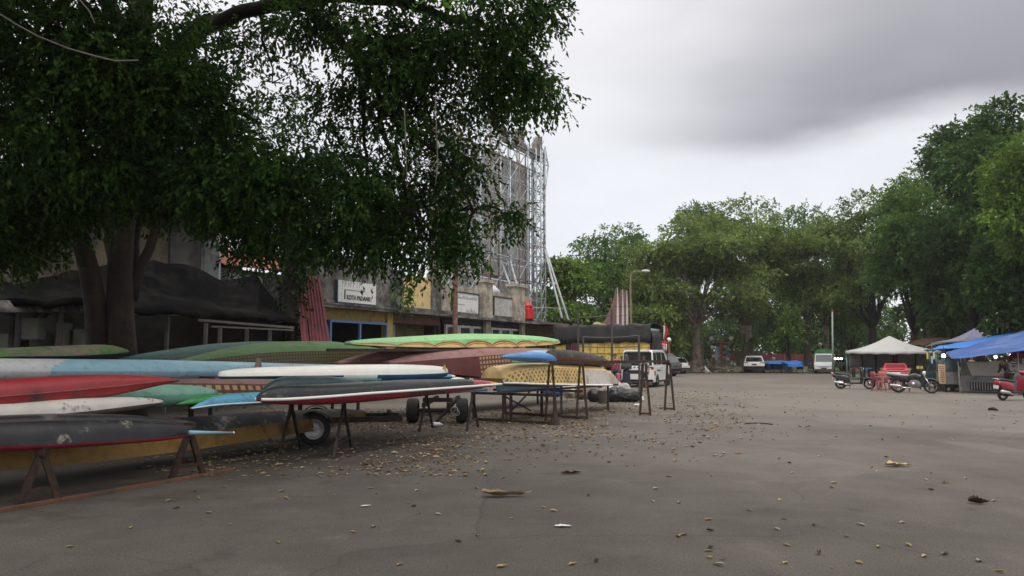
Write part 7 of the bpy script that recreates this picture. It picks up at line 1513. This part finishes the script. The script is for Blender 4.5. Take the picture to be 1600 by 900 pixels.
w.build('red_motif', fr_, t)
for px in (1023.5, 1042.5): w = MB(); w.tube([(P(px, 560, 50.1).x, 50.1, 0), P(px, 530, 50.1)], .03, 6); w.build('pole', darksteel, t)
# goal like frame of thin dark posts between racks and truck
t = thing('post_frame', 'thin dark frame of tall posts with slack cords in front of the yellow truck', 'frame', (4.0, 33, 0)); w = MB(); Yg = 33.0
for px, y1 in ((903, 488), (911, 526), (955.5, 484), (998, 524)): q = P(px, y1, Yg); w.tube([(q.x, q.y, 0), q], .05, 7)
w.build('post', mat('dark_pole', (.06, .055, .05), .7, .2), t); w = MB()
for a, b, sg_ in (((911, 526), (998, 524), 2.2), ((903, 496), (955.5, 492), 1.0), ((903, 541), (955.5, 543), .2), ((955.5, 543), (998, 541), .2)):
    w.tube([P(a[0] + (b[0] - a[0]) * f, a[1] + (b[1] - a[1]) * f + 4 * sg_ * f * (1 - f), Yg) for f in [i / 10 for i in range(11)]], .018, 5)
w.build('cord', mat('grey_cord', (.12, .11, .10), .8), t)
t = thing('power_cable', 'thin dark cable slung between billboard and street lamp', 'cable', P(900, 480, 54)); w = MB()
for ya, yb_ in ((481, 478), (497, 492)): w.tube([P(842 + 143 * f, ya + (yb_ - ya) * f + 8 * f * (1 - f), 52 + 4 * f) for f in [i / 12 for i in range(13)]], .014, 5)
w.build('cable', blackp, t)
# blue booths on low tables
for label, px0, px1, y0, y1, Y in (('open fronted blue tarpaulin booth beside the white crossover', 1203, 1229, 567.5, 581.5, 71.5), ('closed blue tarpaulin booth nearer to the mini truck', 1230, 1254, 567.5, 582, 70.5)):
    a, b = P(px0, y1, Y), P(px1, y0, Y); cx = (a.x + b.x) / 2; wd = b.x - a.x; zt_ = b.z; t = thing('tarpaulin_booth', label, 'booth', (cx, Y, 0), 0, 'blue tarpaulin booths'); w = MB(); w.sheet(drape(Vector((a.x - .1, Y - .2, zt_ - .06)), Vector((b.x + .1, Y - .2, zt_)), Vector((a.x - .1, Y + 1.6, zt_ + .2)), Vector((b.x + .1, Y + 1.6, zt_ + .25)), .05, 12, 6, px0)); w.build('roof_sheet', blue1, t, True, solid=.015)
    w = MB(); rows = [[Vector((a.x + wd * i / 10, Y + (1.5 if 'open' in label else -.22) + .03 * math.sin(i * 2), z)) for i in range(11)] for z in (.3 if 'open' in label else .62, zt_ - .08)]; w.sheet(rows); w.build('wall_sheet', blue2t if 'open' in label else blue1, t, solid=.01)
    for x in (a.x, b.x):
        for y in (Y, Y + 1.5): w = MB(); w.box((x, y, zt_ / 2), (.05, .05, zt_)); w.build('post', darksteel, t)
        w = MB(); w.sheet([[Vector((x, Y - .1 + .16 * i, z)) for i in range(10)] for z in (.35, zt_ - .05)]); w.build('side_sheet', blue2t, t, solid=.01)
    w = MB(); w.box((cx, Y + .7, .28), (wd - .1, 1.3, .05)); w.build('table_top', postm, t)
# debris heap and a dog-sized white stray lying object is a dog
t = thing('debris_heap', 'heap of cut branches and rubble at the foot of the twin globe lamp', 'heap', P(1118, 580, 74)); t.location.z = 0; W[t.name] = Matrix.Translation(t.location); rr = random.Random(12); w = MB(); q0 = Vector((t.location.x, 73.8, 0))
for i in range(46): p = q0 + Vector((max(-1.6, min(1.6, rr.gauss(0, .8))), rr.gauss(0, .3), rr.random() * .5)); w.ball(p, rr.uniform(.08, .24), 6, 4, (rr.uniform(.7, 1.6), 1, rr.uniform(.4, .9)))
w.build('rubble', mat('rubble', (.34, .28, .21), .95, .35, 1.2), t); w = MB()
for i in range(60):
    p = q0 + Vector((max(-1.3, min(1.3, rr.gauss(0, .6))), rr.gauss(0, .3), rr.uniform(.1, .6))); d = Vector((rr.gauss(0, 1), rr.gauss(0, .6), rr.uniform(0, 1.2))).normalized(); w.tube([p, p + d * rr.uniform(.4, 1.1)], [.03, .01], 5)
w.build('cut_branch', barkp, t)
q = G(1105, 583); t = thing('dog', 'small white dog sitting by the debris heap', 'dog', q, R(60)); J = {'hip': ((0, -.16, .16), (.10, .09)), 'mid': ((0, -.04, .27), .10), 'chs': ((0, .10, .38), (.09, .10)), 'nck': ((0, .15, .50), .065), 'hd': ((0, .19, .58), .07), 'mz': ((0, .28, .555), .038), 'ns': ((0, .33, .545), .028)}; B = [('hip', 'mid'), ('mid', 'chs'), ('chs', 'nck'), ('nck', 'hd'), ('hd', 'mz'), ('mz', 'ns')]
for s, n_ in ((-1, 'l'), (1, 'r')):
    J.update({'sh' + n_: ((s * .07, .12, .32), .045), 'eb' + n_: ((s * .075, .10, .19), .032), 'wr' + n_: ((s * .075, .13, .08), .024), 'pw' + n_: ((s * .075, .17, .025), (.03, .022)), 'th' + n_: ((s * .10, -.12, .15), .06), 'kn' + n_: ((s * .12, .02, .15), .04), 'hk' + n_: ((s * .11, -.12, .05), .026), 'hp' + n_: ((s * .11, .02, .022), (.03, .02)), 'er' + n_: ((s * .05, .16, .65), .022), 'et' + n_: ((s * .065, .15, .71), .008)})
    B += [('chs', 'sh' + n_), ('sh' + n_, 'eb' + n_), ('eb' + n_, 'wr' + n_), ('wr' + n_, 'pw' + n_), ('hip', 'th' + n_), ('th' + n_, 'kn' + n_), ('kn' + n_, 'hk' + n_), ('hk' + n_, 'hp' + n_), ('hd', 'er' + n_), ('er' + n_, 'et' + n_)]
J['t1'] = ((0, -.27, .10), .025); J['t2'] = ((.05, -.42, .05), .012); B += [('hip', 't1'), ('t1', 't2')]; skin('body', (J, B), mat('white_fur', (.6, .57, .52), .9, .1), t)

# ------------------------------------------------------------------ rubbish by the racks
q = G(943, 630.5); t = thing('bucket', 'grey plastic bucket full of rubbish beside the black bags', 'bucket', q); w = MB(); w.lathe(q, [(.165, 0), (.20, .42), (.21, .425), (.21, .45), (.195, .45), (.19, .42), (.15, .05)], 22); w.build('body', mat('grey_bucket', (.20, .19, .165), .7, .15, 3, (.1, .09, .08), .3, 2), t, True); w = MB(); rr = random.Random(2)
for i in range(10): w.ball(q + Vector((rr.uniform(-.1, .1), rr.uniform(-.1, .1), .42 + rr.uniform(0, .09))), rr.uniform(.04, .08), 7, 5)
w.build('rubbish', mat('mixed_rubbish', (.28, .24, .2), .9, .5, 9), t, True); w = MB(); w.bar(q + Vector((0, 0, .4)), q + Vector((-.14, 0, .72)), .03); w.build('stick', bark, t)
def bag(label, px, py, Y, r, sc, m_, seed, grp='rubbish bags heaped by the racks', name='rubbish_bag', cat='bag'):
    r *= .70; c = G(px, py); c.z = 0; w = MB(); n, m = 30, 20; rows = []
    for i in range(m + 1):
        th_ = math.pi * i / m; row = []
        for j in range(n + 1):
            a = 2 * math.pi * (j % n) / n; d = Vector((math.sin(th_) * math.cos(a), math.sin(th_) * math.sin(a), -math.cos(th_))); k = r * (1 + .22 * noise.noise(d * 1.6 + Vector((seed, 0, 0))) + .16 * noise.noise(d * 3.5 + Vector((0, seed, 0))) + .10 * abs(noise.noise(d * 8 + Vector((0, seed, 4))))); p = c + Vector((d.x * k * sc[0], d.y * k * sc[1], r * sc[2] * .85 + d.z * k * sc[2])); p.z = max(p.z, .012); row.append(p)
        rows.append(row)
    w.sheet(rows); o = w.build(name, m_, None, True); tag(o, label, cat, grp); return o
bagm = mat('black_bag_plastic', (.018, .018, .02), .35, .3, 5, bump=.5, bscale=9); sack = mat('pale_sack', (.40, .37, .33), .85, .2, 5, (.2, .17, .14), .35, 3, bump=.4, bscale=10)
bag('big black rubbish bag next to the bucket', 960, 628, 27, .46, (1.1, .9, .85), bagm, 1); bag('shiny black rubbish bag at the outer end of the heap', 983, 628, 27, .44, (1.25, .9, .75), bagm, 4); bag('small black rubbish bag between two larger black ones', 972, 626, 27, .36, (1, .9, 1), bagm, 9); bag('crumpled white plastic bag at the end of the rubbish heap', 999, 627, 27, .17, (1.4, 1, .9), mat('white_plastic_bag', (.6, .6, .6), .5, .1, 5, bump=.4, bscale=9), 3); bag('tan sack lying on top of the heap behind the black bags', 972, 617, 30, .42, (1.3, .9, .9), sack, 12); bag('whitish sack lying behind the bucket', 955, 616, 30, .40, (1.2, .9, .95), mat('white_sack', (.5, .47, .46), .8, .15, 5, bump=.3, bscale=10), 15)
bag('pale sack under the gold dragon boat', 893, 622, 28, .42, (1.1, .8, .85), sack, 21); bag('white sack standing behind the pale sack under the gold boat', 882, 617, 29, .42, (1, .8, 1.05), mat('white_sack', (.5, .47, .46), .8), 25); bag('brown sack beside the pale sacks under the gold boat', 911, 624, 27, .40, (1, .9, 1.0), mat('brown_sack', (.14, .11, .085), .9, .25, 4, bump=.4), 28); bag('dark bag beside the bucket under the gold boat', 929, 628, 26, .36, (1, .9, .95), bagm, 30); bag('blue bag under the gold dragon boat', 866, 620, 28, .40, (1.4, .8, .8), mat('blue_bag', (.03, .08, .28), .6, .2, 5, bump=.4), 33)
bag('crumpled white plastic bag lying by the trestle feet', 682, 666, 17, .13, (1.5, 1, .55), mat('white_plastic_bag', (.6, .6, .6), .5), 40, None); bag('small crumpled white plastic scrap on the ground by the bags', 995, 634, 27, .10, (1.6, 1, .5), mat('white_plastic_bag', (.6, .6, .6), .5), 41, None)
bag('white plastic scrap on the ground beside the trailer wheel', 405, 685, 14, .12, (1.8, 1, .35), mat('grey_plastic_bag', (.3, .3, .29), .6), 44, None)
# ------------------------------------------------------------------ litter and leaves on the ground
def leafmesh(name, L, Wd, curl, tw, m_, seed, lobes=0):
    w = MB(); rows = []; n = 7 if L < .13 else 18
    for i in range(n + 1):
        f = i / n; wd = Wd * math.sin(math.pi * min(1, .06 + .94 * f) ** .8) * .5 * (1 + (.12 if L < .13 else .75) * noise.noise((f * (6 if L < .13 else 9), seed, 0))); row = []
        for k in (-1, -.5, 0, .5, 1):
            z = .004 + curl * (k * k) * wd * 1.1 + .03 * abs(noise.noise((f * 2.2, k, seed))) * L * 3 * tw + tw * L * .35 * (f - .5) ** 2
            row.append((L * (f - .5), k * wd * (1 - .25 * curl), z))
        rows.append(row)
    w.sheet(rows); me = bpy.data.meshes.new(name); me.from_pydata(w.v, [], w.f); me.materials.append(m_); me.polygons.foreach_set('use_smooth', [True] * len(me.polygons)); me.update(); return me
LM = [mat('dry_leaf_tan', (.31, .22, .125), .85, .2, 30), mat('dry_leaf_brown', (.22, .135, .075), .85, .25, 30), mat('dry_leaf_yellow', (.33, .25, .10), .8, .2, 30), mat('dry_leaf_dark', (.065, .048, .036), .9, .25, 30), mat('dry_leaf_pale', (.35, .285, .195), .85, .15, 30), mat('leaf_green', (.14, .17, .03), .7, .2, 30)]
adj = ['curled tan dry leaf', 'flat brown dry leaf', 'yellow fallen leaf', 'dark rotting leaf', 'pale bleached leaf', 'yellow green fresh leaf']
LMesh = [leafmesh('fallen_leaf', .105, .052, c, tw, LM[i], i * 3.7) for i, (c, tw) in enumerate(((.9, .8), (.4, .5), (.5, .6), (.8, .9), (.6, .5), (.3, .4)))]
rr = random.Random(31); spots = []
def put(px, py, s=1.0, k=None): spots.append((px, py, s, rr.choice((0, 0, 0, 1, 2, 3, 4, 4, 4)) if k is None else k))
for px, py, k in ((110, 855, 2), (435, 848, 5), (325, 802, 4), (440, 768, 2), (165, 770, 4), (310, 780, 0), (500, 745, 4), (585, 823, 4), (715, 847, 3), (785, 886, 2), (932, 877, 3), (625, 882, 1), (1025, 764, 4), (1110, 857, 3), (1106, 861, 5), (1122, 883, 4), (1228, 880, 2), (1172, 798, 4), (1108, 812, 1), (1218, 782, 2), (1225, 811, 1), (1213, 827, 4), (1272, 821, 3), (1346, 821, 4), (1411, 817, 4), (1373, 855, 2), (1280, 866, 3), (1444, 870, 4), (1477, 866, 1), (1530, 877, 4), (1110, 830, 3), (1343, 880, 2), (1060, 838, 2), (1067, 836, 1), (1020, 784, 4), (1061, 786, 4), (920, 775, 3), (866, 799, 4), (1553, 783, 4), (1302, 755, 4), (1300, 762, 4), (1447, 750, 4), (1475, 755, 3), (1363, 731, 3), (1371, 737, 4), (1385, 715, 3), (1454, 766, 3), (1280, 713, 4), (1233, 724, 3), (1127, 713, 4)): put(px, py, .7 + .25 * rr.random(), k)
while len(spots) < 300:
    z_ = rr.random()
    if z_ < .5: px, py = rr.gauss(690, 120), 700 + abs(rr.gauss(0, 26)) - 12 * rr.random()
    elif z_ < .86: px, py = rr.gauss(430, 130), 712 + abs(rr.gauss(0, 28))
    else: px, py = rr.uniform(0, 1600), rr.uniform(690, 895)
    if 690 < py < 898 and -5 < px < 1605: put(px, py, rr.uniform(.4, .85))
for px, py, s, k in spots:
    o = bpy.data.objects.new('fallen_leaf', LMesh[k]); COL.objects.link(o); o.location = G(px, py, 0.003); o.rotation_euler = (rr.uniform(-.15, .15), rr.uniform(-.15, .15), rr.uniform(0, 6.28)); o.scale = (s, s, s); tag(o, adj[k] + ' lying on the grey asphalt', 'leaf', 'fallen leaves scattered on the asphalt: ' + adj[k])
# the thick litter farther back and under the boats
rg = np.random.default_rng(3); pts = []
while len(pts) < 5200:
    z_ = rg.random()
    if z_ < .5: px, py = rg.normal(720, 170), 638 + abs(rg.normal(0, 34))
    elif z_ < .72: px, py = rg.uniform(850, 1180), 612 + abs(rg.normal(0, 32))
    elif z_ < .95: px, py = rg.uniform(230, 760), rg.uniform(665, 745)
    else: px, py = rg.uniform(900, 1600), 600 + abs(rg.normal(0, 60))
    if py < 600 or py > 745 or not (-20 < px < 1620): continue
    if py > 690 and rg.random() < .5: continue
    p = G(px, py); 
    if noise.noise((p.x * .5, p.y * .35, 2)) + rg.random() * .9 < .25: continue
    pts.append((p.x, p.y, rg.random()))
w = MB()
for x, y, q in pts:
    s = rg.uniform(.02, .055) * (1 if q < .9 else 1.4); a = rg.uniform(0, 6.28); w.mi = int(rg.choice([0, 0, 0, 0, 1, 1, 4, 4])); c, n_ = math.cos(a), math.sin(a); z = rg.uniform(.006, .03)
    w.add([(x - c * s, y - n_ * s, z * .5), (x + n_ * s * .45, y - c * s * .45, z + s * .3 * q), (x + c * s, y + n_ * s, z), (x - n_ * s * .45, y + c * s * .45, z + s * .35 * (1 - q)), (x, y, .005)], [(0, 4, 1), (4, 2, 1), (0, 3, 4), (4, 3, 2)])
o = w.build('leaf_litter', LM); o['kind'] = 'stuff'
def flat(name, label, cat, mesh_args, px, py, rz, m_):
    me = leafmesh(name, *mesh_args[:4], m_, mesh_args[4]); o = bpy.data.objects.new(name, me); COL.objects.link(o); o.location = G(px, py, .004); o.rotation_euler = (0, 0, rz); tag(o, label, cat); return o
flat('dry_leaf', 'very large dry brown leaf curled on the asphalt before the trestles', 'leaf', (.56, .16, .5, .9, 5.5), 792, 776, R(4), mat('big_leaf_brown', (.23, .155, .085), .85, .3, 9))
flat('dry_leaf', 'large yellow dry leaf lying alone on the open asphalt', 'leaf', (.40, .16, .5, .7, 8.5), 1404, 729, R(-5), mat('big_leaf_yellow', (.42, .33, .15), .85, .25, 9))
flat('dry_leaf', 'dark brown crumpled clump of rotting leaves on the open asphalt', 'leaf', (.22, .11, .9, 1.0, 2.5), 1530, 787, R(-8), mat('clump_dark', (.045, .028, .02), .9, .4, 20))
flat('paper_scrap', 'white paper scrap on the asphalt below the large brown leaf', 'paper', (.17, .07, .25, .4, 3.5), 881, 823, R(3), mat('paper_white', (.66, .66, .66), .8, .06, 9))
flat('paper_scrap', 'small pale torn paper near the shadow of the racks', 'paper', (.12, .05, .25, .4, 6.5), 572, 791, R(35), mat('paper_white', (.66, .66, .66), .8))
flat('dry_leaf', 'brown trampled leaf heap in the middle of the asphalt', 'leaf', (.30, .14, .5, .5, 9.5), 893, 740, R(10), mat('clump_brown', (.11, .065, .045), .9, .35, 16))
w = MB(); w.tube([G(1164, 661.5, .02), G(1180, 661, .03), G(1195, 661.5, .025), G(1207, 663, .015)], .014, 6); o = w.build('stick', bark, None, True); tag(o, 'thin dark stick lying on the asphalt', 'stick')
w = MB(); w.tube([G(1545, 640, .02), G(1553, 639, .04), G(1559, 641, .02)], [.05, .06, .02], 7); o = w.build('stick', bark, None, True); tag(o, 'short dark piece of wood near the crimson scooter', 'stick')
